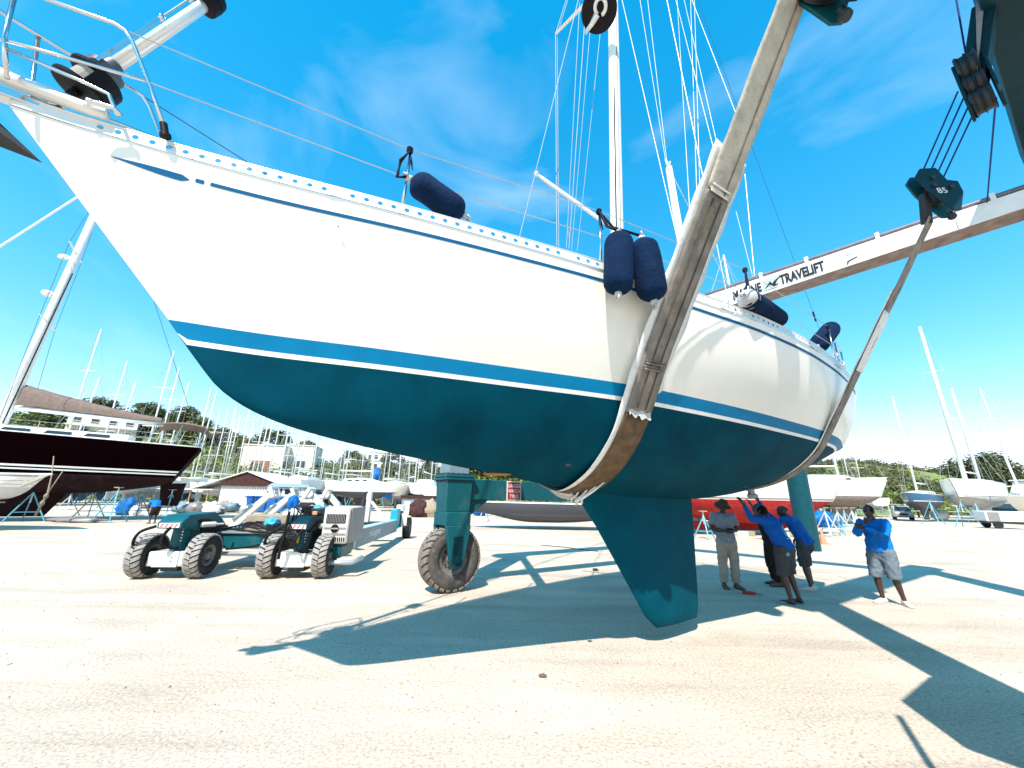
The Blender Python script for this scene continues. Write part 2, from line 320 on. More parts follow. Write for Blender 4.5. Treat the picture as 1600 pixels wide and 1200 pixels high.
# ------------------------------------------------------------------ ground
def ground_material():
    m = bpy.data.materials.new('compacted coral gravel'); m.use_nodes = True; nt = m.node_tree; b = nt.nodes['Principled BSDF']; L = nt.links.new
    tcn = nt.nodes.new('ShaderNodeTexCoord')
    def noise(sc, det=6, rough=0.55, vec=None):
        n = nt.nodes.new('ShaderNodeTexNoise'); n.inputs['Scale'].default_value = sc; n.inputs['Detail'].default_value = det; n.inputs['Roughness'].default_value = rough
        L(vec or tcn.outputs['Object'], n.inputs['Vector']); return n
    def ramp(src, a, bb, c0, c1):
        r = nt.nodes.new('ShaderNodeValToRGB'); r.color_ramp.elements[0].position = a; r.color_ramp.elements[1].position = bb
        r.color_ramp.elements[0].color = (*c0, 1); r.color_ramp.elements[1].color = (*c1, 1); L(src, r.inputs[0]); return r.outputs[0]
    def mix(f, a, bb, mode='MIX'):
        x = nt.nodes.new('ShaderNodeMix'); x.data_type = 'RGBA'; x.blend_type = mode
        if isinstance(f, float): x.inputs[0].default_value = f
        else: L(f, x.inputs[0])
        for s, k in ((a, 6), (bb, 7)):
            if isinstance(s, tuple): x.inputs[k].default_value = (*s, 1)
            else: L(s, x.inputs[k])
        return x.outputs[2]
    mp = nt.nodes.new('ShaderNodeMapping'); L(tcn.outputs['Object'], mp.inputs[0]); mp.inputs['Scale'].default_value = (0.35, 1.3, 1); mp.inputs['Rotation'].default_value = (0, 0, 0.25)
    base = ramp(noise(0.35, 8, 0.6).outputs['Fac'], 0.32, 0.68, (0.58, 0.465, 0.355), (0.735, 0.605, 0.47))
    sweep = ramp(noise(0.9, 7, 0.62, mp.outputs[0]).outputs['Fac'], 0.40, 0.68, (1, 1, 1), (0.80, 0.81, 0.83))
    base = mix(1.0, base, sweep, 'MULTIPLY')
    fine = ramp(noise(38, 4, 0.7).outputs['Fac'], 0.36, 0.60, (0.66, 0.65, 0.64), (1.08, 1.08, 1.08))
    base = mix(1.0, base, fine, 'MULTIPLY')
    # scattered dark chips, thicker in some patches
    vo = nt.nodes.new('ShaderNodeTexVoronoi'); vo.inputs['Scale'].default_value = 17; vo.inputs['Randomness'].default_value = 1; L(tcn.outputs['Object'], vo.inputs['Vector'])
    chip = ramp(vo.outputs['Distance'], 0.12, 0.25, (1, 1, 1), (0, 0, 0))
    patch = ramp(noise(1.3, 6, 0.65).outputs['Fac'], 0.40, 0.64, (0.05, 0.05, 0.05), (0.95, 0.95, 0.95))
    cf = mix(1.0, chip, patch, 'MULTIPLY')
    base = mix(cf, base, (0.25, 0.215, 0.18))
    lm = nt.nodes.new('ShaderNodeMapping'); L(tcn.outputs['Object'], lm.inputs[0]); lm.inputs['Rotation'].default_value = (0, 0, -0.55); lm.inputs['Scale'].default_value = (0.10, 2.1, 1)
    lanes = ramp(noise(1.0, 5, 0.6, lm.outputs[0]).outputs['Fac'], 0.50, 0.66, (1, 1, 1), (0.87, 0.86, 0.85))
    base = mix(1.0, base, lanes, 'MULTIPLY')
    # oily stains
    st = ramp(noise(0.55, 5, 0.5).outputs['Fac'], 0.63, 0.76, (0, 0, 0), (0.42, 0.42, 0.42))
    base = mix(st, base, (0.22, 0.20, 0.18))
    L(base, b.inputs['Base Color']); b.inputs['Roughness'].default_value = 0.93; b.inputs['Specular IOR Level'].default_value = 0.2
    nb = noise(45, 6, 0.7); nb2 = noise(6, 5, 0.6)
    ad = nt.nodes.new('ShaderNodeMath'); ad.operation = 'MULTIPLY_ADD'; ad.inputs[1].default_value = 1.5; L(nb2.outputs['Fac'], ad.inputs[0]); L(nb.outputs['Fac'], ad.inputs[2])
    bp = nt.nodes.new('ShaderNodeBump'); bp.inputs['Strength'].default_value = 0.55; bp.inputs['Distance'].default_value = 0.02; L(ad.outputs[0], bp.inputs['Height']); L(bp.outputs[0], b.inputs['Normal'])
    return m
M_GROUND = ground_material()
g = MB(); R_ = 1200
g.add([(-R_, -R_, 0), (R_, -R_, 0), (R_, R_, 0), (-R_, R_, 0)], [(0, 1, 2, 3)])
tag(g.build('ground', M_GROUND), None, None, kind='structure')

# loose stones and chips near the camera
def stones():
    b = MB(); rnd = random.Random(3)
    for i in range(4200):
        y = 1.6 + 12*rnd.random()**1.6; x = rnd.uniform(-1.5, 1.5)*y + rnd.uniform(-1, 1)
        if mnoise.noise(Vector((x*0.5, y*0.5, 3))) < rnd.uniform(-0.45, 0.35): continue
        r = 0.004 + 0.014*rnd.random()**3; k = len(b.v); a0 = rnd.uniform(0, 6)
        top = Vector((x, y, r*0.9)); ring = [Vector((x+r*rnd.uniform(0.7, 1.3)*math.cos(a0+q*PI/2.5), y+r*rnd.uniform(0.7, 1.3)*math.sin(a0+q*PI/2.5), -0.001)) for q in range(5)]
        b.v += ring + [top]; b.f += [[k+q, k+(q+1) % 5, k+5] for q in range(5)]; b.m += [0]*5
    o = b.build('gravel', mat('gravel chips', (0.30, 0.26, 0.215), 0.9, var=0.4, vscale=3, coords='Object')); tag(o, 'small loose stone chips scattered over the pale ground', 'gravel', kind='stuff')
stones()

# ------------------------------------------------------------------ hills behind the yard
def terrain(name, hfun, x0, x1, y0, y1, nx, ny, m):
    rows = [[(x0+(x1-x0)*i/nx, y0+(y1-y0)*j/ny, hfun(x0+(x1-x0)*i/nx, y0+(y1-y0)*j/ny)) for i in range(nx+1)] for j in range(ny+1)]
    return tag(MB().grid(rows).build(name, m, smooth=True, fixn=False), None, None, kind='structure')
def sm(a, b, x): t = min(1, max(0, (x-a)/(b-a))); return t*t*(3-2*t)
LCREST = pchip([-260, -160, -132, -112, -96, -84, -74, -62, -50, -35, -15, 10, 40, 80], [22, 22, 21, 20.5, 21.5, 18, 15, 11, 8.5, 8.2, 8.0, 7, 6, 3])
def hill_l(x, y):
    n = mnoise.noise(Vector((x*0.03, y*0.03, 0)))*1.6 + mnoise.noise(Vector((x*0.1, y*0.1, 4)))*0.6
    return -0.4 + (LCREST(x*110/max(y, 60))*sm(62, 112, y)*(y/110)) + n*sm(62, 90, y)
RCREST = pchip([90, 140, 162, 179, 200, 231, 260, 300], [16, 19, 21, 22, 21, 18.5, 17, 16])
def hill_r(x, y):
    n = mnoise.noise(Vector((x*0.02, y*0.02, 7)))*2.0 + mnoise.noise(Vector((x*0.06, y*0.06, 2)))*0.8
    return -0.4 + RCREST(x*200/max(y, 60))*sm(70, 205, y)*(y/200)**0.6 + n*sm(75, 110, y)
def hill_mat():
    m = bpy.data.materials.new('dry grass slope'); m.use_nodes = True; nt = m.node_tree; b = nt.nodes['Principled BSDF']; t = nt.nodes.new('ShaderNodeTexCoord')
    n = nt.nodes.new('ShaderNodeTexNoise'); n.inputs['Scale'].default_value = 0.05; n.inputs['Detail'].default_value = 8; nt.links.new(t.outputs['Object'], n.inputs['Vector'])
    r = nt.nodes.new('ShaderNodeValToRGB'); e = r.color_ramp.elements; e[0].position = 0.35; e[0].color = (0.10, 0.115, 0.03, 1); e[1].position = 0.62; e[1].color = (0.20, 0.23, 0.05, 1)
    x = e.new(0.72); x.color = (0.33, 0.27, 0.14, 1)
    nt.links.new(n.outputs['Fac'], r.inputs[0]); nt.links.new(r.outputs[0], b.inputs['Base Color']); b.inputs['Roughness'].default_value = 0.95; return m
M_HILL = hill_mat()
terrain('hillside_left', hill_l, -300, 80, 62, 150, 80, 26, M_HILL)
terrain('hillside_right', hill_r, 40, 420, 72, 260, 80, 40, M_HILL)

# ------------------------------------------------------------------ the big white yacht in the slings
zb_f = lambda s: 2.917 - 0.02*(s-1.11)
zr_f = pchip([0, 0.5, 1, 2, 3, 4, 5, 6, 7, 8, 9, 10, 10.9], [4.30, 4.262, 4.20, 4.10, 4.02, 3.96, 3.91, 3.87, 3.84, 3.815, 3.795, 3.78, 3.775])
dr_f = pchip([0, 0.34, 0.86, 1.43, 2.54, 3.44, 4.36, 5.65, 6.71, 7.72, 8.78, 10.06, 10.9], [0.025, 0.09, 0.25, 0.445, 0.82, 1.08, 1.31, 1.56, 1.70, 1.745, 1.69, 1.52, 1.34])
db_f = pchip([1.11, 1.66, 2.57, 3.67, 4.87, 5.39, 7.32, 8.6, 9.56, 10.9], [0.014, 0.14, 0.43, 0.74, 1.06, 1.15, 1.31, 1.34, 1.28, 0.95])
zc_f = pchip([1.11, 1.30, 1.52, 1.77, 2.1, 2.79, 4.18, 5.1, 6.2, 7.2, 8.2, 9.2, 10.2, 10.9], [2.917, 2.681, 2.445, 2.305, 2.205, 2.088, 1.92, 1.80, 1.735, 1.735, 1.80, 1.98, 2.28, 2.55])
RAILH = 0.085
def hull_sec(s):
    zs = zr_f(s)-RAILH; ds = max(0.012, dr_f(s)-0.012)
    top = []
    if s <= 1.11:
        zst = (zr_f(0)-RAILH) + (2.917-(zr_f(0)-RAILH))*s/1.11; db, zb = 0.012, zst; zc = zst
    else: db, zb, zc = db_f(s), zb_f(s), zc_f(s)
    n = 9
    for i in range(n+1):
        t = i/n; top.append((ds+(db-ds)*t + 0.055*min(1, ds)*math.sin(PI*t), zs+(zb-zs)*t))
    h = zb-zc
    if h < 1e-4: pts = [(db, zb)]*40
    else:
        sl = (ds-db)/max(0.2, zs-zb); P0 = (db, zb); P1 = (max(0.35*db, db-sl*0.5*h), zb-0.50*h); P2 = (0.48*db, zc+0.08*h); P3 = (0.012, zc); pts = []
        for i in range(40):
            t = i/39; q = 1-t; pts.append(tuple(q**3*P0[k]+3*q*q*t*P1[k]+3*q*t*t*P2[k]+t**3*P3[k] for k in (0, 1)))
    def cut(z):
        if z >= pts[0][1]: return 0.0
        for i in range(39):
            if pts[i+1][1] <= z: return i + (pts[i][1]-z)/max(1e-9, pts[i][1]-pts[i+1][1])
        return 39.0
    def ev(x): i = min(38, int(x)); f = x-i; return tuple(pts[i][k]*(1-f)+pts[i+1][k]*f for k in (0, 1))
    a = cut(zb-0.125); c = cut(zb-0.164)
    boot = [ev(a*i/3) for i in range(4)]; white = [ev(a+(c-a)*i/2) for i in range(3)]; bot = [ev(c+(39-c)*i/14) for i in range(15)]
    return top, boot, white, bot
ST = list(np.linspace(0, 1.11, 16)) + list(np.linspace(1.11, 2.3, 18))[1:] + list(np.linspace(2.3, 10.9, 52))[1:]
SECS = [hull_sec(s) for s in ST]
yacht = thing('sailing_yacht', 'big white sailing yacht with teal bottom and fin keel hanging in the hoist slings', 'sailboat', W(6.5, 0, 0))
def hull_zone(k, name, m):
    b = MB()
    for sg in (1, -1): b.grid([[W(s, sg*d, z) for d, z in SECS[i][k]] for i, s in enumerate(ST)], flip=sg < 0)
    return b.build(name, m, yacht, smooth=True, merge=0.0008, fixn=False)
hull_zone(0, 'topsides', M_GEL); hull_zone(1, 'boot_stripe', M_BOOT); hull_zone(2, 'waterline_stripe', M_WPAINT); hull_zone(3, 'underbody', M_ANTI)
def hull_pt(s, z, sg=1, off=0.0):
    t = hull_sec(s)[0]
    for i in range(len(t)-1):
        if t[i+1][1] <= z: f = (t[i][1]-z)/(t[i][1]-t[i+1][1]); return W(s, sg*(t[i][0]*(1-f)+t[i+1][0]*f + off), z)
    return W(s, sg*(t[-1][0]+off), z)
cov_f = pchip([0.3, 1.2, 3, 5, 10.9], [0.235, 0.235, 0.20, 0.185, 0.17])
def cove(name, s0, s1, th0, th1, sg, n, taper=False):
    lo, hi = [], []
    for i in range(n+1):
        t = i/n; s = s0+(s1-s0)*t; zc = zr_f(s)-cov_f(s); th = th0+(th1-th0)*t
        if taper: th = th1*math.sin(min(1, t/0.82)*PI/2)*(1 if t < 0.9 else (1-t)/0.1*0.9+0.1); zc += -0.01*t
        hi.append(hull_pt(s, zc+th/2, sg, 0.004)); lo.append(hull_pt(s, zc-th/2, sg, 0.004))
    return MB().grid([hi, lo], flip=sg > 0).build(name, M_COVE, yacht, fixn=False)
for sg in (1, -1):
    cove('cove_stripe_arrow', 0.56, 1.05, 0.004, 0.05, sg, 20, True)
    cove('cove_stripe_dash', 1.085, 1.14, 0.03, 0.03, sg, 3)
    cove('cove_stripe', 1.18, 10.6, 0.028, 0.036, sg, 70)
# transom, deck, coachroof
last = SECS[-1]; prof = last[0]+last[1][1:]+last[2][1:]+last[3][1:]
ring = [W(10.9, d, z) for d, z in prof] + [W(10.9, -d, z) for d, z in reversed(prof)]
MB().add(ring, [list(range(len(ring)))]).build('transom', M_GEL, yacht)
rows = []
for s in ST:
    w = max(0.01, dr_f(s)-0.03); z = zr_f(s)-RAILH; rows.append([W(s, w*q/6, z+0.05*(1-(q/6)**2)) for q in range(-6, 7)])
MB().grid(rows).build('deck', M_WPAINT, yacht, smooth=True)
rows = []
for i in range(15):
    s = 3.6+4.6*i/14; z = zr_f(s)-0.06; w = (0.55+0.25*math.sin(PI*min(1, i/9)/2)); e = 1 if 0 < i < 14 else 0.02
    rows.append([W(s, q*w, z+zz*e) for q, zz in ((-1, 0), (-0.92, 0.24), (-0.5, 0.3), (0, 0.32), (0.5, 0.3), (0.92, 0.24), (1, 0))])
MB().grid(rows).build('coachroof', M_GEL, yacht, smooth=True)
# perforated toe rail: every hole is a real opening
def toe_rail(sg):
    b = MB(); step = 0.103; s = 0.42; L_ = []
    def P(s_, dz, off=0): return W(s_, sg*(max(0.02, dr_f(s_))+off), zr_f(s_)-RAILH+dz)
    b.grid([[P(x, 0), P(x, RAILH)] for x in np.linspace(0, 0.42, 6)])
    while s < 10.8:
        e = s+step; c = (s+e)/2; gap = abs((s/step) % 19) < 1
        if gap: b.grid([[P(s, 0), P(s, RAILH)], [P(e, 0), P(e, RAILH)]])
        else:
            hz = RAILH*0.52; r = 0.022
            O8 = [P(c+r*math.cos(a*PI/4+PI/8), hz+r*math.sin(a*PI/4+PI/8)) for a in range(8)]
            B8 = [P(e, hz+0.012), P(c+0.012, RAILH), P(c-0.012, RAILH), P(s, hz+0.012), P(s, hz-0.012), P(c-0.012, 0), P(c+0.012, 0), P(e, hz-0.012)]
            b.add(O8+B8, [[q, (q+1) % 8, 8+(q+1) % 8, 8+q] for q in range(8)])
            b.add([P(e, RAILH), P(c+0.012, RAILH), P(e, hz+0.012)], [(0, 1, 2)]); b.add([P(s, RAILH), P(s, hz+0.012), P(c-0.012, RAILH)], [(0, 1, 2)])
            b.add([P(s, 0), P(c-0.012, 0), P(s, hz-0.012)], [(0, 1, 2)]); b.add([P(e, 0), P(e, hz-0.012), P(c+0.012, 0)], [(0, 1, 2)])
        s = e
    o = b.build('toe_rail', mat('white toe rail', (0.74, 0.72, 0.68), 0.35, 0.2, var=0.04), yacht, merge=0.0005)
    so_ = o.modifiers.new('solid', 'SOLIDIFY'); so_.thickness = 0.006
    cp_ = MB().tube([W(x, sg*(dr_f(x)-0.002), zr_f(x)+0.004) for x in np.linspace(0.0, 10.9, 90)], 0.008, 6); cp_.build('rail_cap', M_ALU, o, smooth=True)
toe_rail(1); toe_rail(-1)
# fin keel
def foil(s0, s1, z, th, n=12):
    P = []
    for i in range(n+1):
        t = (1-math.cos(PI*i/n))/2; P.append((s0+(s1-s0)*t, th*(1.48*math.sqrt(t)-0.63*t-1.76*t*t+1.42*t**3-0.51*t**4)))
    return [W(s, d, z) for s, d in P] + [W(s, -d, z) for s, d in reversed(P[1:-1])]
kz = [2.05, 1.80, 1.72, 1.40, 1.0, 0.6, 0.32, 0.23, 0.20]; rows = []
for z in kz:
    t = (1.78-z)/1.58; le = 5.12+1.16*t + (0.10*((t-0.93)/0.07)**2 if t > 0.93 else 0) - (0.12*(1-t/0.06) if t < 0.06 else 0); te = 7.44-0.13*t - (0.06*((t-0.93)/0.07)**2 if t > 0.93 else 0)
    rows.append(foil(le, te, z - (0.02 if t > 0.99 else 0), 0.17*(1-0.25*max(0, t))*(0.55 if t > 0.985 else 1)))
kb = MB().grid(rows, close=True); k0 = len(kb.v); kb.f.append(list(range(k0-len(rows[0]), k0))); kb.m.append(0)
kb.build('keel', mat('teal keel paint', (0.000, 0.062, 0.092), 0.6, spec=0.12, var=0.12, vscale=3, bump=0.08, bscale=100, dark=(0.000, 0.048, 0.070), dscale=4, damount=0.6), yacht, smooth='auto')
# patch of bare fairing, sail drive leg and through-hull fittings
MB().sphere(W(4.0, -0.02, 1.945), 0.16, 14, (1.0, 0.6, 0.12)).build('fairing_patch', mat('tan filler', (0.34, 0.17, 0.05), 0.8), yacht, smooth=True)
b = MB(); b.beam(W(9.15, 0.03, 2.05), W(9.2, 0.03, 1.82), 0.07, 0.14, up=CX); b.lathe(W(9.06, 0.03, 1.82), CX, [(0, 0.02), (0.06, 0.05), (0.24, 0.045), (0.3, 0.03)], 14); b.build('sail_drive', M_GREY, yacht, bevel=0.02)
for q in (4.5, 7.9, 8.3): MB().lathe(W(q, 0.55, zc_f(q)+0.17), (0, 0, -1), [(0, 0.03), (0.02, 0.03), (0.024, 0.02)], 10).build('through_hull', M_DARKSTEEL, yacht)
MB().lathe(onD(528, 356, 0.62)-NX*0.0, NX, [(0, 0.008), (0.02, 0.008)], 8).build('hull_fitting', M_STEEL, yacht)
# mast with track, spreaders and gear
def mast_at(z): return W(6.03+0.065*(z-3.9), 0, z)
MB().tube([mast_at(z) for z in (3.75, 6, 9, 12, 16, 22)], [0.125, 0.125, 0.125, 0.122, 0.115, 0.09], 16, flat=0.72, ref=CX).build('mast', M_WPAINT, yacht, smooth=True)
MB().tube([mast_at(z)-CX*0.02+NX*0.092 for z in (4.4, 8, 12, 20)], 0.010, 6).build('mast_conduit', M_GREY, yacht)
MB().tube([mast_at(z)+NX*0.075-CX*0.10 for z in (4.5, 7.5, 9.2)], 0.012, 6).build('halyard', M_ROPED, yacht)
for e_ in (0, 2.6): tp_ = onD(868, 53, -1.3)+NX*e_; MB().tube([mast_at(12.9), tp_], [0.06, 0.032], 8, flat=0.5).build('spreader', M_WPAINT, yacht)
# dark disc with a pale hook on the mast front
pd = onD(936, 17, 0.16)
va_ = (ORG-pd).normalized(); b = MB(); b.lathe(pd, va_, [(-0.03, 0.03), (-0.03, 0.34), (0.03, 0.34), (0.03, 0.03)], 28); disc = b.build('radar_reflector', M_BLACK, yacht)
hk = MB(); hx_, hy_ = frame_of(va_); hc = pd+va_*0.07
hk.tube([hc+hx_*(0.10*math.cos(a)-0.03)+hy_*(0.12*math.sin(a)+0.05) for a in np.linspace(-0.9, 4.6, 18)], 0.038, 8); hk.tube([hc+hx_*0.04-hy_*0.04, hc+hx_*0.16-hy_*0.16, hc+hx_*0.30-hy_*0.26], [0.07, 0.05, 0.035], 8); hk.build('pole_hook', M_ALU, disc, smooth=True)
# forestay with its two furling drums
fs0, fs1 = Vector(W(0.16, 0, 4.28)), Vector(W(0.71, 0, 5.94)); fd = (fs1-fs0).normalized()
tip = fs0+fd*19.5
MB().tube([fs0+fd*0.05, fs0+fd*0.30], 0.032, 10).build('stay_turnbuckle', M_STEEL, yacht, smooth=True)
MB().tube([fs0+fd*0.5, fs0+fd*1.72, fs0+fd*1.95], [0.046, 0.045, 0.043], 14).build('furler_foil', M_ALU, yacht, smooth=True)
MB().tube([fs0+fd*1.9, tip], 0.024, 8).build('forestay', M_WPAINT, yacht, smooth=True)
dc = fs0+fd*0.30
b = MB(); b.lathe(dc, fd, [(-0.02, 0.03), (-0.015, 0.155), (0.005, 0.16), (0.01, 0.09), (0.15, 0.09), (0.155, 0.15), (0.175, 0.155), (0.18, 0.06)], 30); drum = b.build('furler_drum', M_BLACK, yacht, smooth='auto')
x_, y_ = frame_of(fd)
b = MB()
for q in range(9): b.tube([dc+fd*(0.018+0.015*q) + (x_*math.cos(a*PI/12)+y_*math.sin(a*PI/12))*0.097 for a in range(25)], 0.008, 5)
b.build('furling_line', mat('pale furling line', (0.45, 0.42, 0.38), 0.8), drum)
b = MB(); pv = [(x_*math.cos(a)+y_*math.sin(a)) for a in np.linspace(-2.6, -0.4, 9)]
b.grid([[dc+v*0.162+fd*0.0 for v in pv], [dc+v*0.162+fd*0.16 for v in pv]]); o = b.build('drum_guard', M_BLACK, drum); o.modifiers.new('s', 'SOLIDIFY').thickness = 0.008
b = MB(); b.lathe(dc, fd, [(0.19, 0.08), (0.2, 0.11), (0.27, 0.115), (0.3, 0.07), (0.36, 0.06)], 20); b.build('drum_bearing', mat('dark grey cap', (0.06, 0.065, 0.075), 0.45), drum, smooth='auto')
d2 = fs0+fd*1.78
b = MB(); b.lathe(d2, fd, [(-0.02, 0.05), (0.0, 0.10), (0.07, 0.105), (0.075, 0.085), (0.085, 0.105), (0.16, 0.10), (0.18, 0.04)], 24); b.build('furler_swivel', M_BLACK, yacht, smooth='auto')
# second stay wire with shackles beside the foil
q0 = fs0+fd*0.52+NX*0.12; q1 = fs1+NX*0.13+fd*0.05
MB().tube([q0, q0+(q1-q0)*0.55], 0.014, 6).build('halyard_bar', M_STEEL, yacht); MB().tube([q0+(q1-q0)*0.55, q1, q1+fd*1.5], 0.007, 6).build('jib_halyard', M_WIRE, yacht)
for t in (0.56, 0.85, 1.0): MB().sphere(q0+(q1-q0)*t, 0.026, 8, (1, 1, 1.4)).build('shackle', M_STEEL, yacht, smooth=True)
# bow fitting, roller and anchor
MB().tube([W(-0.55, 0.045, 4.44), W(0.0, 0.06, 4.375), W(0.36, 0.13, 4.33), W(0.50, 0.17, 4.30)], [0.05, 0.05, 0.045, 0.035], 12).build('bow_roller_tube', M_ALU, yacht, smooth=True)
b = MB(); b.beam(W(-0.3, 0, 4.27), W(0.25, 0, 4.29), 0.10, 0.06); b.lathe(W(-0.25, -0.06, 4.24), NX, [(0, 0.05), (0.12, 0.05)], 14); b.build('bow_roller', M_STEEL, yacht, bevel=0.008)
MB().box(W(0.44, 0.17, 4.335), (0.12, 0.06, 0.07), CX, NX).build('cleat_block', M_ALU, yacht, bevel=0.01)
MB().tube([W(0.42, 0.26, 4.275), W(0.46, 0.26, 4.30), W(0.56, 0.28, 4.30), W(0.60, 0.28, 4.265)], 0.018, 8).build('fairlead', M_STEEL, yacht, smooth=True)
an = MB(); tipA = onD(67, 255, -0.06); A_ = lambda q, e, z: tipA+CX*q+NX*e+Vector((0, 0, z))
an.add([tipA, A_(-0.55, 0.17, 0.25), A_(-0.55, -0.17, 0.25), A_(-0.5, 0.0, 0.05), A_(-0.3, 0, 0.24)], [(0, 1, 3), (0, 3, 2), (0, 4, 1), (0, 2, 4), (1, 4, 3), (4, 2, 3)]); an.beam(A_(-0.4, 0, 0.18), A_(-0.75, 0, 0.42), 0.04, 0.08)
tag(an.build('anchor', mat('galvanised iron', (0.05, 0.05, 0.052), 0.6, 0.2, var=0.2), loc=tipA), 'grey plough anchor stowed under the bow roller of the big white yacht', 'anchor')
# pulpit
for sg in (1, -1):
    b = MB(); b.tube([W(0.86, sg*0.30, 4.24), W(0.70, sg*0.30, 4.58), W(0.52, sg*0.30, 4.92), W(0.47, sg*0.295, 4.985), W(0.40, sg*0.285, 5.01), W(0.0, sg*0.2, 5.02), W(-0.35, sg*0.08, 5.03), W(-0.42, 0, 5.03)], 0.0135, 8)
    b.tube([W(0.68, sg*0.30, 4.63), W(0.0, sg*0.20, 4.56), W(-0.30, sg*0.06, 4.60), W(-0.36, 0, 4.60)], 0.0125, 8)
    b.tube([W(0.02, sg*0.16, 4.30), W(-0.05, sg*0.2, 4.57), W(-0.12, sg*0.17, 5.02)], 0.0135, 8)
    b.tube([W(0.58, sg*0.26, 4.27), W(0.50, sg*0.25, 4.42), W(0.36, sg*0.22, 4.46), W(-0.03, sg*0.19, 4.50)], 0.0125, 8)
    b.build('pulpit', M_STEEL, yacht, smooth=True)
    MB().lathe(W(0.86, sg*0.30, 4.215), (-0.25, -0.2, 1), [(0, 0.035), (0.02, 0.035), (0.022, 0.024), (0.11, 0.024)], 12).build('pulpit_foot', M_BLACK, yacht)
# stanchions and lifelines
STA = (2.50, 4.36, 6.52, 9.12)
for s in STA:
    for sg in (1, -1):
        d = dr_f(s)-0.045; z = zr_f(s); sh = 0.0
        p = MB(); p.tube([W(s, sg*d, z-0.05), W(s+0.02, sg*d, z+0.66)], 0.0135, 8); o = p.build('stanchion', M_STEEL, yacht, smooth=True)
        MB().lathe(W(s, sg*d, z-0.08), (0, 0, 1), [(0, 0.035), (0.05, 0.035), (0.055, 0.02), (0.10, 0.02)], 10).build('stanchion_base', M_GREY, o)
for sg in (1, -1):
    for h, nm in ((0.65, 'lifeline'), (0.33, 'lifeline')):
        pts = [W(0.49 if h > 0.5 else 0.66, sg*0.30, 4.985 if h > 0.5 else 4.62)]
        for s in STA: pts.append(W(s+0.02*h, sg*(dr_f(s)-0.045), zr_f(s)+h))
        pts.append(W(10.35, sg*(dr_f(10.35)-0.1), zr_f(10.35)+h)); MB().tube(pts, 0.0045, 5).build(nm, M_WIRE if sg > 0 else M_WIREDK, yacht)
# pushpit
b = MB()
for h in (0.65, 0.33): b.tube([W(10.0, 1.42, 3.78+h), W(10.5, 1.36, 3.78+h), W(10.85, 1.1, 3.78+h), W(10.9, 0, 3.78+h), W(10.85, -1.1, 3.78+h), W(10.5, -1.36, 3.78+h), W(10.0, -1.42, 3.78+h)], 0.0135, 8)
for s, d in ((10.0, 1.42), (10.6, 1.32), (10.85, 0.7), (10.85, -0.7), (10.6, -1.32), (10.0, -1.42)): b.tube([W(s, d, 3.7), W(s, d, 3.78+0.65)], 0.0135, 8)
b.build('pushpit', M_STEEL, yacht, smooth=True)
# standing and running rigging: (image points only used to set slopes), all on the yacht's own planes
def wire(name, pts, r, m=M_WIRE): return MB().tube(pts, r, 6).build(name, m, yacht)
spt = onD(868, 53, -1.3); sptm = spt+NX*2.6
def tagline(name, u0, v0, d0, u1, v1, d1, ext, r, m=M_WIRE):
    a, b_ = onD(u0, v0, d0), onD(u1, v1, d1); return wire(name, [a, b_, b_+(b_-a).normalized()*ext], r, m)
cpS = onD(870, 384, -1.3)
wire('shroud', [cpS, spt, mast_at(18)], 0.0072); wire('shroud', [cpS+CX*0.05, spt+CX*0.05, mast_at(18.1)], 0.0058)
wire('shroud', [W(6.3, 1.5, 3.86), sptm, mast_at(18)], 0.0072)
tagline('lower_shroud', 812, 369, -1.2, 880, 95, -0.7, 3.0, 0.0072); tagline('halyard_tail', 885, 387, -1.3, 906, 0, -0.5, 2.5, 0.0058); tagline('halyard_tail', 893, 392, -1.3, 926, 0, -0.4, 2.5, 0.005)
tagline('lower_shroud', 889, 388, -1.3, 916, 0, -0.45, 2.5, 0.0072); tagline('flag_halyard', 902, 392, -1.2, 934, 88, -0.4, 1.0, 0.005)
tb = onD(888, 368, -1.3); MB().tube([tb, tb+Vector((0, 0, 0.26))], [0.034, 0.024], 8).build('turnbuckle', M_STEEL, yacht)
tagline('lower_shroud', 1058, 372, 0.9, 972, 0, 0.25, 3.0, 0.0072); tagline('topping_lift', 1041, 258, 0.1, 1000, 0, 0.1, 4.0, 0.005); tagline('topping_lift', 1043, 262, 0.1, 1012, 0, 0.1, 4.0, 0.005)
tagline('running_backstay', 1079, 350, 0.9, 1058, 0, 0.5, 4.0, 0.0058); tagline('running_backstay', 1122, 260, 1.0, 1056, 0, 0.5, 3.0, 0.005); tagline('running_backstay', 1126, 250, 1.0, 1069, 0, 0.5, 3.0, 0.005); tagline('burgee_halyard', 1150, 178, 1.0, 1085, 10, 0.6, 2.0, 0.005)
tagline('mizzen_stay', 1089, 310, 0.3, 1079, 0, 0.3, 3.0, 0.0064); tagline('mizzen_stay', 1094, 310, 0.3, 1085, 0, 0.3, 3.0, 0.0064)
wire('backstay', [onD(1290, 545, 0.0), onD(1275, 500, 0.0), onD(1190, 270, 0.0), onD(1190, 270, 0.0)+(onD(1190, 270, 0.0)-onD(1275, 500, 0.0))*2.5], 0.005, M_WIREDK); wire('backstay_fitting', [onD(1275, 502, 0.0), onD(1270, 487, 0.0)], 0.022, M_BLACK)
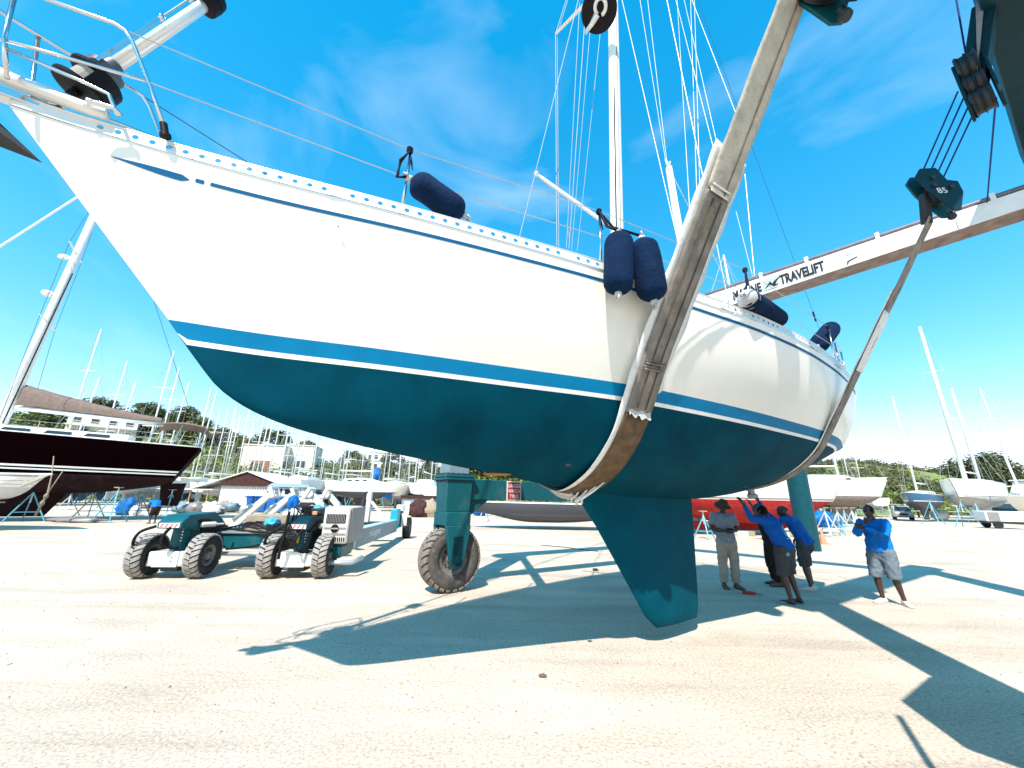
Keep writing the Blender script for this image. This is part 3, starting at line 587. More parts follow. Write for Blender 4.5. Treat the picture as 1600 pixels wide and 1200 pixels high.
# boom, spinnaker pole and antenna pole
MB().tube([mast_at(5.0)+CX*0.14, W(10.0, 0.0, 5.15)], 0.07, 12).build('boom', M_WPAINT, yacht, smooth=True)
pA = mast_at(5.98)-CX*0.12; pB = onD(838, 272, -0.6)
b = MB(); b.tube([pA, pA+(pB-pA)*0.1, pA+(pB-pA)*0.9, pB], [0.02, 0.035, 0.032, 0.02], 10); b.sphere(pA, 0.05, 8); b.sphere(pB, 0.05, 8); b.build('whisker_pole', M_ALU, yacht, smooth=True)
pC = W(8.0, 0.1, 3.9); pD = onD(1045, 262, 0.1)
b = MB(); b.tube([pC, pD], [0.085, 0.06], 12); b.tube([pD, pD+Vector((0, 0, 0.18))+CX*0.06], 0.02, 6); b.tube([pD, pD+Vector((0, 0, 0.16))-CX*0.08], 0.02, 6); b.build('antenna_pole', M_WPAINT, yacht, smooth=True)
wire('pole_guy', [pD, W(8.6, 0.9, 3.86)], 0.006)
tagline('whip_antenna', 1179, 432, -0.9, 1164, 272, -0.9, 0.0, 0.011, M_WPAINT); tagline('whip_antenna', 1176, 432, -0.9, 1150, 330, -0.9, 0.0, 0.007, M_WPAINT)
# coil of line at the mast foot
b = MB(); mc = mast_at(5.45)+NX*0.12
for q in range(5): b.tube([mc+NX*(0.02*q)+CX*(-0.15+0.07*q+0.07*math.sin(a))+Vector((0, 0, -0.2+0.27*math.cos(a))) for a in np.linspace(-2.4, 2.4, 10)], 0.014, 6)
b.build('rope_coil', M_ROPED, yacht, smooth=True)
# ------------------------------------------------------------------ fenders tied along the rail
def capsule(p0, p1, r, n=20, waist=0.0):
    p0 = Vector(p0); p1 = Vector(p1); a = (p1-p0); L_ = a.length; a.normalize(); pr = []
    for i in range(7): t = i/6*PI/2; pr.append((r*0.85*(1-math.cos(t)), max(0.25*r, r*math.sin(t))))
    for i in range(1, 6): t = i/6; pr.append((r*0.85+(L_-1.7*r)*t, r*(1+0.02*math.sin(PI*t))))
    for i in range(7): t = (6-i)/6*PI/2; pr.append((L_-r*0.85*(1-math.cos(t)), max(0.25*r, r*math.sin(t))))
    b = MB(); b.lathe(p0, a, pr, n); b.v = [v+Vector((mnoise.noise(v*9), mnoise.noise(v*9+Vector((5, 0, 0))), mnoise.noise(v*9+Vector((0, 7, 0)))))*0.007 for v in b.v]; return b
def fender(label, p0, p1, r, tie, capm=None, capend=0):
    p0 = Vector(p0); p1 = Vector(p1); t = thing('fender', label, 'fender', p1, 'navy cloth fenders on the big white yacht'); a = (p1-p0).normalized()
    o = capsule(p0, p1, r).build('cover', M_NAVY, t, smooth=True)
    for q, m_ in ((p0, -a), (p1, a)):
        b = MB(); b.lathe(q-m_*0.015, m_, [(0, 0.24*r), (0.03, 0.26*r), (0.055, 0.2*r)], 12); x, y = frame_of(a); b.tube([q+m_*0.03+x*0.028, q+m_*0.075+x*0.02, q+m_*0.075-x*0.02, q+m_*0.03-x*0.028], 0.010, 6); b.build('eye', M_FEND, t, smooth=True)
    if capm:
        pr = [(0.0, 0.35*r), (0.02, 0.7*r), (0.07, 0.96*r), (0.15, 1.012*r), (0.155, 0.9*r)]; MB().lathe(p0-a*0.006, a, pr, 20).build('end_cap', capm, t, smooth=True)
    pts = [p0-a*0.03]
    for k, q in enumerate(tie): pts.append(Vector(q))
    b = MB(); b.tube(pts, 0.009, 6); b.tube([p+NX*0.012+CX*0.015*((i % 2)*2-1) for i, p in enumerate(pts)], 0.008, 6); b.build('lanyard', M_ROPED, t, smooth=True)
    b = MB(); q = Vector(tie[-1])
    for k in range(4): b.tube([q+Vector((0.022*math.cos(a_), 0.022*math.sin(a_), -0.02+0.012*k)) for a_ in np.linspace(0, 6.3, 9)], 0.008, 5)
    b.tube([q, q+CX*0.03+Vector((0, 0, -0.12)), q+CX*0.045+Vector((0, 0, -0.2)), q+CX*0.02+Vector((0, 0, -0.12)), q], 0.007, 6)
    b.build('knot', M_ROPED, t, smooth=True)
    return t
def top(s, h=0.64): return W(s+0.01, dr_f(s)-0.045, zr_f(s)+h)
fender('navy fender lying on the foredeck rail by the foremost stanchion', onD(643, 281, 0.82), onD(724, 336, 0.90), 0.122, [W(2.42, 0.78, 4.33), W(2.44, 0.79, 4.5), top(2.5)])
fender('left one of two navy fenders hanging side by side over the rail', onD(967, 366, 1.47), onD(966, 458, 1.47), 0.135, [W(4.36, 1.36, 4.33), top(4.36)])
fender('right one of two fenders hanging together, tilted against the brown sling', onD(1003, 374, 1.56), onD(1022, 470, 1.56), 0.14, [W(4.44, 1.36, 4.36), top(4.36)])
fender('fender with pale round end lying on the rail aft of the brown sling', onD(1163, 463, 1.72), onD(1220, 501, 1.66), 0.115, [W(6.45, 1.66, 4.25), top(6.52)], M_FEND)
fender('hindmost navy fender, propped against the aft stanchion by the stern', onD(1300, 512, 1.45), onD(1277, 541, 1.45), 0.14, [W(9.1, 1.6, 4.3), top(9.12)])

# ------------------------------------------------------------------ the travelling boat hoist
hoist = thing('boat_hoist', 'huge teal and white travelling boat hoist straddling the big yacht', 'boat hoist', W(9, -3.8, 0))
DN, DF = 4.28, -3.80           # near and far side frames
SFN, SRN, SFF, SRF = 6.0, 13.05, 5.27, 12.4
def wheel_parts(c, axis, roll, R, wd, parent, lugs=26, tm=M_TYRE, sm_=M_TYRED, rimm=M_RIM, name='wheel', tread=None, lug_h=0.022):
    c = Vector(c); a = Vector(axis).normalized(); h = wd/2
    b = MB(); b.lathe(c, a, [(-h*0.80, R*0.50), (-h*0.98, R*0.60), (-h, R*0.76), (-h*0.92, R*0.90), (-h*0.70, R*0.965), (0, R*0.985), (h*0.70, R*0.965), (h*0.92, R*0.90), (h, R*0.76), (h*0.98, R*0.60), (h*0.80, R*0.50), (-h*0.80, R*0.50)], 44, cap=False)
    w = b.build(name, sm_, parent, smooth=True)
    x, y = frame_of(a); tb = MB()
    for i in range(lugs):           # tread blocks, staggered left and right
        for sgn in (-1, 1):
            th = 2*PI*(i+(0.5 if sgn > 0 else 0))/lugs; dth = 2*PI/lugs*0.36; pts = []
            for rr in (0.955, 1.0+lug_h):
                for hh, sk in ((0.03, 0.0), (0.72, 0.10), (0.98, 0.16)):
                    for dd in (-1, 1):
                        an_ = th+dd*dth+sk; rad = R*(rr if hh < 0.9 else rr-0.045); pts.append(c+a*(sgn*hh*h)+(x*math.cos(an_)+y*math.sin(an_))*rad)
            tb.add(pts, [(0, 1, 3, 2), (2, 3, 5, 4), (6, 8, 9, 7), (8, 10, 11, 9), (0, 6, 7, 1), (0, 2, 8, 6), (2, 4, 10, 8), (1, 7, 9, 3), (3, 9, 11, 5), (4, 5, 11, 10)])
    t_ = tb.build('tread', tread or tm, w); t_['kind'] = 'stuff'
    rb = MB(); rb.lathe(c, a, [(-h*0.8, R*0.52), (-h*0.72, R*0.46), (-h*0.45, R*0.42), (h*0.45, R*0.42), (h*0.72, R*0.46), (h*0.8, R*0.52), (h*0.66, R*0.40), (h*0.40, R*0.36), (h*0.40, R*0.20), (h*0.85, R*0.17), (h*0.88, 0.02)], 32, cap=False)
    rb.lathe(c, -a, [(h*0.66, R*0.40), (h*0.40, R*0.36), (h*0.40, R*0.20), (h*0.85, R*0.17), (h*0.88, 0.02)], 32, cap=False)
    r = rb.build('rim', rimm, w, smooth='auto')
    nb = MB()
    for s_ in (-1, 1):
        for i in range(10):
            q = 2*PI*i/10; nb.lathe(c+(x*math.cos(q)+y*math.sin(q))*R*0.29, a*s_, [(h*0.40, 0.016), (h*0.40+0.03, 0.016)], 6)
    nb.build('wheel_nut', M_DARKSTEEL, r)
    return w
def hoist_leg(s, d, wheel=True, ztop=7.5):
    up = Vector((0, 0, 1))
    MB().beam(W(s, d, 2.14), W(s, d, ztop), 0.45, 0.45, up=CX).build('column', M_BLUGREY if d < 0 else M_TEALD, hoist, bevel=0.02)
    fl = MB(); fl.box(W(s, d, 2.105), (0.64, 0.64, 0.05), CX, NX); fl.box(W(s, d, 2.05), (0.62, 0.62, 0.045), CX, NX); f_ = fl.build('flange', M_TEAL, hoist, bevel=0.006)
    bt = MB()
    for q in range(6):
        for e in (-1, 1):
            t = -0.27+0.108*q; bt.lathe(W(s+t, d+e*0.285, 2.0), up, [(0, 0.018), (0.16, 0.018)], 6); bt.lathe(W(s+e*0.285, d+t, 2.0), up, [(0, 0.018), (0.16, 0.018)], 6)
    bt.build('bolt', M_DARKSTEEL, f_)
    b = MB(); b.beam(W(s, d, 1.42), W(s, d, 2.03), 0.50, 0.50, up=CX, w1=0.56, h1=0.56); b.build('leg_box', M_TEAL, hoist, bevel=0.015)
    # fork straddling the wheel along the frame's travel
    fk = MB(); fk.box(W(s, d, 1.30), (0.52, 0.60, 0.25), CX, NX)
    for e in (-1, 1):
        P = [W(s-0.26, d+e*0.24, 1.18), W(s+0.26, d+e*0.24, 1.18), W(s+0.16, d+e*0.24, 0.62), W(s+0.10, d+e*0.24, 0.44), W(s-0.10, d+e*0.24, 0.44), W(s-0.16, d+e*0.24, 0.62)]
        fk.prism(P, NX*(e*0.09))
    f = fk.build('fork', M_TEAL, hoist, bevel=0.012)
    pl = MB()
    for e in (-1, 1): MB().box(W(s, d+e*0.335, 0.82), (0.2, 0.012, 0.34), CX, NX).build('axle_plate', M_TEALD, f, bevel=0.004); MB().lathe(W(s, d+e*0.33, 0.57), NX*e, [(0, 0.09), (0.03, 0.09), (0.035, 0.05), (0.06, 0.05)], 16).build('hub_cap', M_TEALD, f)
    wheel_parts(W(s, d, 0.585), NX, CX, 0.575, 0.42, hoist, sm_=M_TYRE, tread=mat('dusty tread rubber', (0.20, 0.172, 0.145), 0.9, var=0.2, vscale=14, bump=0.3, bscale=90))
for s, d in ((SFF, DF), (SRF, DF), (SFN, DN), (SRN, DN)): hoist_leg(s, d, ztop=8.0 if d > 0 else 6.55)
# longitudinal beams, low and high
def frame_beams(s0, s1, d, ztop, mlo, mhi):
    MB().beam(W(s0+0.2, d, 1.86), W(s1-0.2, d, 1.86), 0.34, 0.40).build('lower_beam', mlo, hoist, bevel=0.01)
    for s, e in ((s0, 1), (s1, -1)):
        MB().prism([W(s+e*0.26, d-0.12, 1.66), W(s+e*0.26, d-0.12, 1.30), W(s+e*0.75, d-0.12, 1.66)], NX*0.24).build('haunch', mlo, hoist)
    MB().beam(W(s0-0.9, d, ztop+0.30), W(s1+0.7, d, ztop+0.30), 0.5, 0.6).build('top_beam', mhi, hoist, bevel=0.015)
frame_beams(SFF, SRF, DF, 6.55, M_TEAL, M_BLUGREY); frame_beams(SFN, SRN, DN, 8.0, M_TEAL, M_TEALD)
# power unit on the near frame, outside the picture but casting its shadow into it
MB().box(W(5.55, DN-0.1, 2.95), (1.0, 0.75, 0.95), CX, NX).build('power_unit', M_TEALD, hoist, bevel=0.03)
MB().tube([W(4.75, DN-0.45, 3.3), W(4.6, DN-0.6, 2.4), W(4.55, DN-0.6, 0.9), W(4.9, DN-0.3, 0.5)], 0.025, 8).build('hydraulic_hose', M_RUBBER, hoist, smooth=True)
# white cross beam with lettering
tL, bL = onS(1194, 432, 11.8), onS(1192, 460, 11.8); tR, bR = onS(1560, 309, 12.6), onS(1560, 338, 12.6)
ax = (tR-tL); 
def xb(t, hi, back=0.0): 
    a, b_ = (tL, tR) if hi else (bL, bR); return a+(b_-a)*t+CX*back
t0, t1 = -0.86, 1.14
DEP = 0.52
face = MB().hexa([xb(t0, 0), xb(t1, 0), xb(t1, 0, DEP), xb(t0, 0, DEP), xb(t0, 1), xb(t1, 1), xb(t1, 1, DEP), xb(t0, 1, DEP)])
cb = face.build('cross_beam', M_WPAINT, hoist, bevel=0.008)
dn = Vector((0, 0, -0.012))
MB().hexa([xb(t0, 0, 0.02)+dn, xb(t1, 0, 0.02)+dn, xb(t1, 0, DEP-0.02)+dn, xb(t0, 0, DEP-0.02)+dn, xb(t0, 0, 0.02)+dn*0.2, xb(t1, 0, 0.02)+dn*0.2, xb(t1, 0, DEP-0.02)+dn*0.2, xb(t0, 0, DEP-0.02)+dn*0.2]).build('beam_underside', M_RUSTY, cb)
upz = Vector((0, 0, 1))
MB().tube([xb(t, 1, 0.07)+upz*0.075 for t in np.linspace(t0, t1, 12)], 0.05, 10).build('hydraulic_pipe', M_PIPE, cb, smooth=True)
MB().tube([xb(t, 1, 0.16)+upz*0.03 for t in np.linspace(t0, t1, 12)], 0.022, 8).build('hydraulic_pipe', M_PIPE, cb, smooth=True)
for t in (-0.55, -0.02, 0.23, 0.56, 0.985): b = MB(); b.beam(xb(t, 1, 0.07)-upz*0.06, xb(t, 1, 0.07)+upz*0.15, 0.07, 0.14, up=CX); b.build('pipe_bracket', M_WPAINT, cb, bevel=0.006)
MB().box(xb(0.86, 1, -0.004)*0.5+xb(0.86, 0, -0.004)*0.5, (0.008, 0.008, (tR-bR).length*0.97), CX, NX).build('weld_seam', M_GREY, cb)
mid = lambda t, f: xb(t, 0, -0.003)*(1-f)+xb(t, 1, -0.003)*f
tx = (bR-bL).normalized(); hL = (tL-bL).length
def img_u(P): q = P-ORG; return 800+600*q.dot(RGT)/q.dot(FWD)
def tface(u):
    a, b_ = -0.9, 1.2
    for _ in range(50):
        m_ = (a+b_)/2
        if img_u(mid(m_, 0.5)) < u: a = m_
        else: b_ = m_
    return a
def fit_text(body, u0, u1, h, f):
    A, B_ = mid(tface(u0), f), mid(tface(u1), f); A = A-CX*0.012; B_ = B_-CX*0.012; o = text_mesh('lettering', body, h, A, (B_-A), upz, M_INK, cb, bold=0.014)
    X = (B_-A).normalized(); base = world_loc(cb); A2 = A-base; w = max((v.co-A2).dot(X) for v in o.data.vertices); k = (B_-A).length/w
    for v in o.data.vertices: d = (v.co-A2).dot(X); v.co += X*(d*(k-1))
fit_text('TRAVELIFT', 1221, 1291, 0.34, 0.22); fit_text('MARINE', 1147, 1192, 0.34, 0.22)
lg = MB(); c0 = mid(tface(1195), 0.16); lw, lh = (mid(tface(1217), 0.2)-mid(tface(1195), 0.2)).length, 0.30
c0 = c0-CX*0.012; lg.prism([c0, c0+tx*lw, c0+tx*lw+upz*lh+tx*0.03, c0+upz*lh+tx*0.03], -CX*0.004); lo = lg.build('logo', M_LOGO, cb)
b = MB(); z0 = c0-CX*0.008
b.prism([z0+tx*0.02+upz*0.03, z0+tx*0.16+upz*0.20, z0+tx*0.20+upz*0.12, z0+tx*0.30+upz*0.15, z0+tx*0.42+upz*0.28, z0+tx*0.30+upz*0.19, z0+tx*0.24+upz*0.17, z0+tx*0.26+upz*0.08, z0+tx*0.36+upz*0.06, z0+tx*0.22+upz*0.03, z0+tx*0.15+upz*0.11], -CX*0.003); b.build('logo_mark', M_INK, lo)
b = MB(); q = mid(tface(1321), 0.60)-CX*0.004; b.prism([q, q+tx*0.12, q+tx*0.05+upz*0.10], -CX*0.003); b.build('warning_triangle', M_LOGO, cb)
b = MB(); q = mid(tface(1324), 0.08)-CX*0.004; b.prism([q, q+tx*0.02, q+tx*0.05+upz*0.06, q+tx*0.2+upz*0.10, q+tx*0.2+upz*0.13, q+tx*0.02+upz*0.09], -CX*0.003); b.build('paint_chip', M_DARKSTEEL, cb)
# warning board on the far lower beam
sc_ = onD(803, 767, DF+0.19)
b = MB(); b.box(sc_, (0.37, 0.012, 0.40), CX, NX); sg_ = b.build('warning_sign', M_SIGNW, hoist); MB().box(sc_+NX*0.008, (0.33, 0.006, 0.36), CX, NX).build('sign_panel', M_SIGNR, sg_)
for k, w_ in enumerate(('DANGER', 'WATCH', 'TYRES')): text_mesh('sign_lettering', w_, 0.105, sc_+NX*0.012+upz*(0.065-0.108*k), CX, upz, M_SIGNW, sg_, align='CENTER', depth=0.002, squash=0.78)
# upper pulley block bolted to the near top beam and its falls
def cheek(c, X, Z, w, h, th, m, parent, name):
    P = [c+X*(x*w)+Z*(z*h) for x, z in ((-0.5, 0.35), (-0.25, 0.55), (0.2, 0.55), (0.28, 0.2), (0.55, 0.15), (0.5, -0.15), (0.12, -0.62), (-0.1, -0.62), (-0.45, 0.0))]
    n = X.cross(Z); return MB().prism([p-n*(th/2) for p in P], n*th).build(name, m, parent, bevel=0.006)
ub = onS(1524, 132, 9.0); axs = CX
UB = MB()
for zq, rq in ((0.27, 0.24), (-0.02, 0.20), (-0.28, 0.19)): UB.lathe(ub+upz*zq-NX*0.10, NX, [(0, rq-0.02), (0.02, rq), (0.05, rq-0.03), (0.09, rq-0.03), (0.10, rq), (0.12, rq-0.03), (0.16, rq-0.03), (0.19, rq), (0.2, rq-0.02)], 24)
bl = UB.build('upper_pulley_block', M_DARKSTEEL, hoist, smooth='auto')
for e_ in (-0.13, 0.13): MB().prism([ub+NX*e_+CX*a_+upz*z_ for a_, z_ in ((-0.14, 0.35), (0.10, 0.42), (0.20, 0.2), (0.17, -0.42), (0.0, -0.52), (-0.16, -0.40), (-0.2, 0.1))], NX*0.03).build('cheek_plate', M_TEALD, bl, bevel=0.008)
b = MB(); bpP = W(9.0, DN-0.25, 7.35); b.beam(ub+upz*0.02, W(9.0, DN-0.20, 8.15), 0.26, 0.22); b.prism([ub+upz*0.1+CX*0.14, W(9.0, DN-0.22, 8.4)+CX*0.14, W(9.0, DN-0.22, 8.02)+CX*0.14, ub-upz*0.15+CX*0.14], CX*0.03); b.build('block_bracket', M_TEALD, bl, bevel=0.01)
MB().prism([ub+upz*0.05-CX*0.16+NX*0.05, W(9.0, DN-0.22, 8.4)-CX*0.16, W(9.0, DN-0.22, 8.05)-CX*0.16], CX*0.02).build('bracket_plate', M_GREY, bl)
lbp = onS(1462, 300, 9.0)
for k in range(4): MB().tube([ub-upz*0.05+CX*(-0.12+0.08*k)+NX*(-0.15+0.07*k), lbp+upz*(0.28-0.03*k)+CX*(-0.12+0.08*k)+NX*(-0.06+0.045*k)], 0.010, 6).build('hoist_rope', M_ROPEB, hoist)
MB().tube([ub-upz*0.35+NX*0.1, xb(0.96, 1, 0.1)], 0.011, 6).build('hoist_rope', M_ROPEB, hoist); MB().tube([ub+upz*0.3, onS(1500, -30, 9.0)+upz*0.5], 0.011, 6).build('hoist_rope', M_ROPEB, hoist)
# lower hook blocks
def hook_block(label, c, X, tail, sc=1.0, txt=None):
    t = thing('hook_block', label, 'pulley block', c-upz*0.5*sc, 'hook blocks of the boat hoist')
    n = X.cross(upz).normalized(); Z = (upz*0.97-X*0.22).normalized()
    cheek(c-n*0.09*sc, X, Z, 0.52*sc, 0.72*sc, 0.03*sc, M_TEAL, t, 'cheek_plate'); cheek(c+n*0.09*sc, X, Z, 0.52*sc, 0.72*sc, 0.03*sc, M_TEALD, t, 'cheek_plate')
    MB().lathe(c-n*0.07*sc-Z*0.03, n, [(0, 0.18*sc), (0.02*sc, 0.2*sc), (0.05*sc, 0.16*sc), (0.1*sc, 0.16*sc), (0.13*sc, 0.2*sc), (0.14*sc, 0.18*sc)], 24).build('sheave', M_DARKSTEEL, t, smooth='auto')
    for x, z in ((-0.1, 0.3), (0.25, -0.02), (-0.2, 0.05)): MB().lathe(c-n*0.13*sc+X*(x*0.5*sc)+Z*(z*0.62*sc), n, [(0, 0.035*sc), (0.26*sc, 0.035*sc)], 10).build('pin', M_DARKSTEEL, t)
    b = MB(); p = c-Z*0.40*sc; b.lathe(p, -Z, [(0, 0.035*sc), (0.05*sc, 0.03*sc), (0.06*sc, 0.05*sc), (0.11*sc, 0.055*sc), (0.14*sc, 0.03*sc)], 12); b.build('swivel', M_DARKSTEEL, t, smooth='auto'); MB().beam(c-X*0.18*sc-Z*0.02, Vector(tail), 0.12*sc, 0.09*sc, up=n).build('sling_link', M_DARKSTEEL, t, bevel=0.01)
    if txt: text_mesh('lettering', txt, 0.17*sc, c-n*0.108*sc-X*0.05*sc-Z*0.10*sc, X*0.55-upz*0.83, X*0.83+upz*0.55, M_SIGNW, t, depth=0.002) if False else text_mesh('lettering', txt, 0.15*sc, c+n*(0.108*sc)-X*0.11*sc-Z*0.12*sc, X, Z, M_SIGNW, t, depth=0.002)
    return t
nearX = NX*0.62+CX*0.78
hook_block('teal hook block of the aft sling hanging before the white cross beam', lbp, nearX.normalized(), onS(1448, 350, 9.0), 0.85, '85')
hb2 = onS(1283, -28, 5.5)
hook_block('dark hook block at the top edge beside the wide brown sling', hb2, nearX.normalized(), onS(1262, -10, 5.4), 1.0)
MB().tube([hb2+upz*0.3, W(5.5, DN-0.3, 8.05)], 0.012, 6).build('hoist_rope', M_ROPEB, hoist)

# ------------------------------------------------------------------ lifting slings
def hull2(P):
    P = sorted(set(P)); 
    def half(Q):
        H = []
        for p in Q:
            while len(H) > 1 and (H[-1][0]-H[-2][0])*(p[1]-H[-2][1])-(H[-1][1]-H[-2][1])*(p[0]-H[-2][0]) <= 0: H.pop()
            H.append(p)
        return H
    return half(P)     # lower chain, left to right
def resample(P, step):
    out = [Vector(P[0])]; acc = 0
    for a, b in zip(P[:-1], P[1:]):
        a = Vector(a); b = Vector(b); L_ = (b-a).length; n = max(1, int(L_/step))
        for i in range(1, n+1): out.append(a+(b-a)*(i/n))
    return out
def sling(label, s, B, wd, zones, s_top):
    sec = hull_sec(s); pr = sec[0]+sec[1]+sec[2]+sec[3]
    pts = [(d+0.012, z-0.004) for d, z in pr] + [(-d-0.012, z-0.004) for d, z in pr]
    A = (-3.3, 6.6); chain = hull2(pts+[A, B]); P2 = resample([(a, b, 0) for a, b in chain], 0.06)
    t = thing('lifting_sling', label, 'sling', W(s, 0, zc_f(s)), 'slings of the boat hoist')
    rnd = random.Random(int(s*10))
    def P(i, c, out, w):
        p = P2[i]; q0 = P2[max(0, i-1)]; q1 = P2[min(len(P2)-1, i+1)]; tn = (q1-q0).normalized(); nrm = Vector((tn.y, -tn.x, 0))
        f = max(0, min(1, (p.y-3.2)/(B[1]-3.2))) if p.x > 0 else 0
        return W(s+(s_top-s)*f+c*w/2, p.x+nrm.x*out, p.y+nrm.y*out)
    n = len(P2)
    for name, m_, lo, hi, out, w, jag in zones:
        idx = [i for i in range(n) if P2[i].x > lo[0] and lo[1] <= P2[i].y <= hi]
        if len(idx) < 2: continue
        rows = []
        for i in idx:
            row = []
            for j in range(9):
                c = -1+j/4.0; e = 1+(jag*(mnoise.noise(Vector((i*0.23, c*2, s+w)))) if abs(c) == 1 else 0)
                row.append(P(i, c*e, out+0.008*mnoise.noise(Vector((i*0.15, c*1.7, s*3+out*90)))*(1 if jag else 0.5) + (0.004 if j in (2, 4, 6) and not jag else 0), w))
            rows.append(row)
        o = MB().grid(rows).build(name, m_, t, smooth=True); o.modifiers.new('solid', 'SOLIDIFY').thickness = 0.008 if not jag else 0.003
    return t, P, P2
zones1 = [('plastic_wrap', M_FILM, (-1.0, 0.0), 5.0, 0.010, 0.56, 0.12), ('bare_webbing', M_WEBD, (-0.95, 0.0), 2.60, 0.024, 0.38, 0), ('webbing', M_WEB, (0.3, 2.56), 4.62, 0.032, 0.38, 0), ('sleeve', mat('stained canvas sleeve', (0.48, 0.43, 0.35), 0.85, var=0.25, vscale=5, bump=0.5, bscale=12, dark=(0.26, 0.22, 0.17), dscale=5, damount=0.7), (0.3, 4.58), 9.0, 0.036, 0.40, 0.05), ('webbing', M_WEB, (-9, 1.6), 9, 0.022, 0.26, 0)]
sl1, P1f, P21 = sling('wide brown sling wrapped in plastic around the middle of the big yacht', 5.06, (3.05, 6.55), 0.3, zones1[:4], 5.35)
zones1b = [('webbing', M_WEB, (-9, 1.6), 9.0, 0.020, 0.26, 0)]
idx = [i for i in range(len(P21)) if P21[i].x < -0.9]
MB().grid([[P1f(i, c, 0.02, 0.26) for c in (-1, 0, 1)] for i in idx]).build('webbing', M_WEB, sl1, smooth=True)
iq = [i for i in range(len(P21)) if P21[i].x > 0.3 and P21[i].y > 2.62]
for c_, z0_, z1_ in ((0.38, 4.6, 9), (-0.32, 2.6, 4.6), (0.36, 2.6, 4.6)): MB().tube([P1f(i, c_, 0.044, 0.38) for i in iq if z0_ < P21[i].y < z1_], 0.007, 5).build('seam', M_WEBD, sl1, smooth=True)
# bands and torn wrap
for z, k, m_ in ((2.98, 4, M_WEB), (4.62, 3, M_FILM)):
    i = min(range(len(P21)), key=lambda q: abs(P21[q].y-z)+(9 if P21[q].x < 0 else 0)); b = MB()
    for q in range(k): b.tube([P1f(i+(0 if q < 2 else 1), c, 0.045, 0.30) + upz*(0.028*(q % 2)-0.01+0.012*c) for c in np.linspace(-1, 1, 6)], 0.010, 5)
    b.build('seam_band', m_, sl1, smooth=True)
def cloth_bit(parent, i0, i1, out0, sag, w, name, m_, seed):
    rows = []
    for i in range(i0, i1+1):
        t = (i-i0)/(i1-i0); rows.append([P1f(i, -0.3+c*0.9, out0+sag*math.sin(PI*t)*(0.35+0.65*c)+0.012*mnoise.noise(Vector((i*0.5, c*3, seed))), w)-upz*(sag*0.5*math.sin(PI*t)*c) for c in np.linspace(0, 1, 7)])
    o = MB().grid(rows).build(name, m_, parent, smooth=True); o.modifiers.new('solid', 'SOLIDIFY').thickness = 0.003; return o
ib = [i for i in range(len(P21)) if -1.0 < P21[i].x < 0.12]
M_CLOTHW = mat('loose white cloth', (0.52, 0.49, 0.45), 0.85, var=0.12, bump=0.6, bscale=14, dark=(0.34, 0.30, 0.27), dscale=6, damount=0.6)
cloth_bit(sl1, ib[0], ib[-1], 0.03, 0.13, 0.42, 'sagging_cloth', M_CLOTHW, 1)
rnd = random.Random(5)
b = MB(); ik = [i for i in range(len(P21)) if 0.0 < P21[i].x < 0.42 and P21[i].y < 2.2]
for q in range(6):
    i = ik[(q*len(ik))//6]; p = P1f(i, -0.9+0.3*q, 0.04, 0.3); e = P1f(max(0, i-3), 1.0-0.2*q, 0.06, 0.30)-upz*0.05; b.tube([p, (p+e)/2+NX*0.02, e, e-upz*rnd.uniform(0.02, 0.06)], [0.008, 0.013, 0.018, 0.012], 6)
b.build('torn_strip', M_FILM, sl1, smooth=True)
b = MB(); i = min(range(len(P21)), key=lambda q: abs(P21[q].y-2.58)+(9 if P21[q].x < 0 else 0))
b.grid([[P1f(i, c, 0.05+0.006*math.sin(7*c), 0.33)+upz*dz for c in np.linspace(-1, 1, 14)] for dz in (0.10, 0.04)]+[[P1f(i, c, 0.055, 0.33)-upz*(0.02+0.045*abs(mnoise.noise(Vector((c*3.1, 0.4, 2)))) + 0.02*math.sin(9*c)) for c in np.linspace(-1, 1, 14)]])
b.build('torn_edge', M_CLOTHW, sl1, smooth=True)
zones2 = [('plastic_wrap', M_FILM, (-1.4, 0.0), 4.65, 0.010, 0.30, 0.12), ('webbing', M_WEB, (-9, 0.0), 9.0, 0.026, 0.20, 0), ('sleeve', M_FILM, (1.4, 3.55), 4.4, 0.032, 0.25, 0.1)]
sl2, P2f, P22 = sling('narrow aft sling hugging the stern of the big yacht', 9.0, (3.0, 5.5), 0.24, zones2, 9.0)
# ------------------------------------------------------------------ boat transporter parked on the left
TB = Vector((-5.73, 8.80, 0)); TY = Vector((-0.105, 0.9945, 0)); TX = Vector((0.9945, 0.105, 0)); TZ = Vector((0, 0, 1))
def T(x, y, z): return TB + TX*x + TY*y + TZ*z
tr = thing('boat_transporter', 'low teal hydraulic boat transporter with two steering bogies and an engine box', 'transporter', T(0, 4, 0))
def tbox(name, x0, x1, y0, y1, z0, z1, m, parent=None, bevel=0.012):
    return MB().box(T((x0+x1)/2, (y0+y1)/2, (z0+z1)/2), (x1-x0, y1-y0, z1-z0), TX, TY).build(name, m, parent or tr, bevel=bevel)
def hose(pts, r=0.022, m=M_RUBBER, name='hydraulic_hose'):
    P = [T(*p) for p in pts]; Q = []
    for i in range(len(P)-1):
        a, b_, c, d = P[max(0, i-1)], P[i], P[i+1], P[min(len(P)-1, i+2)]
        for k in range(5):
            t = k/5; Q.append(0.5*((2*b_)+(c-a)*t+(2*a-5*b_+4*c-d)*t*t+(3*b_-a-3*c+d)*t**3))
    Q.append(P[-1]); return MB().tube(Q, r, 8).build(name, m, tr, smooth=True)
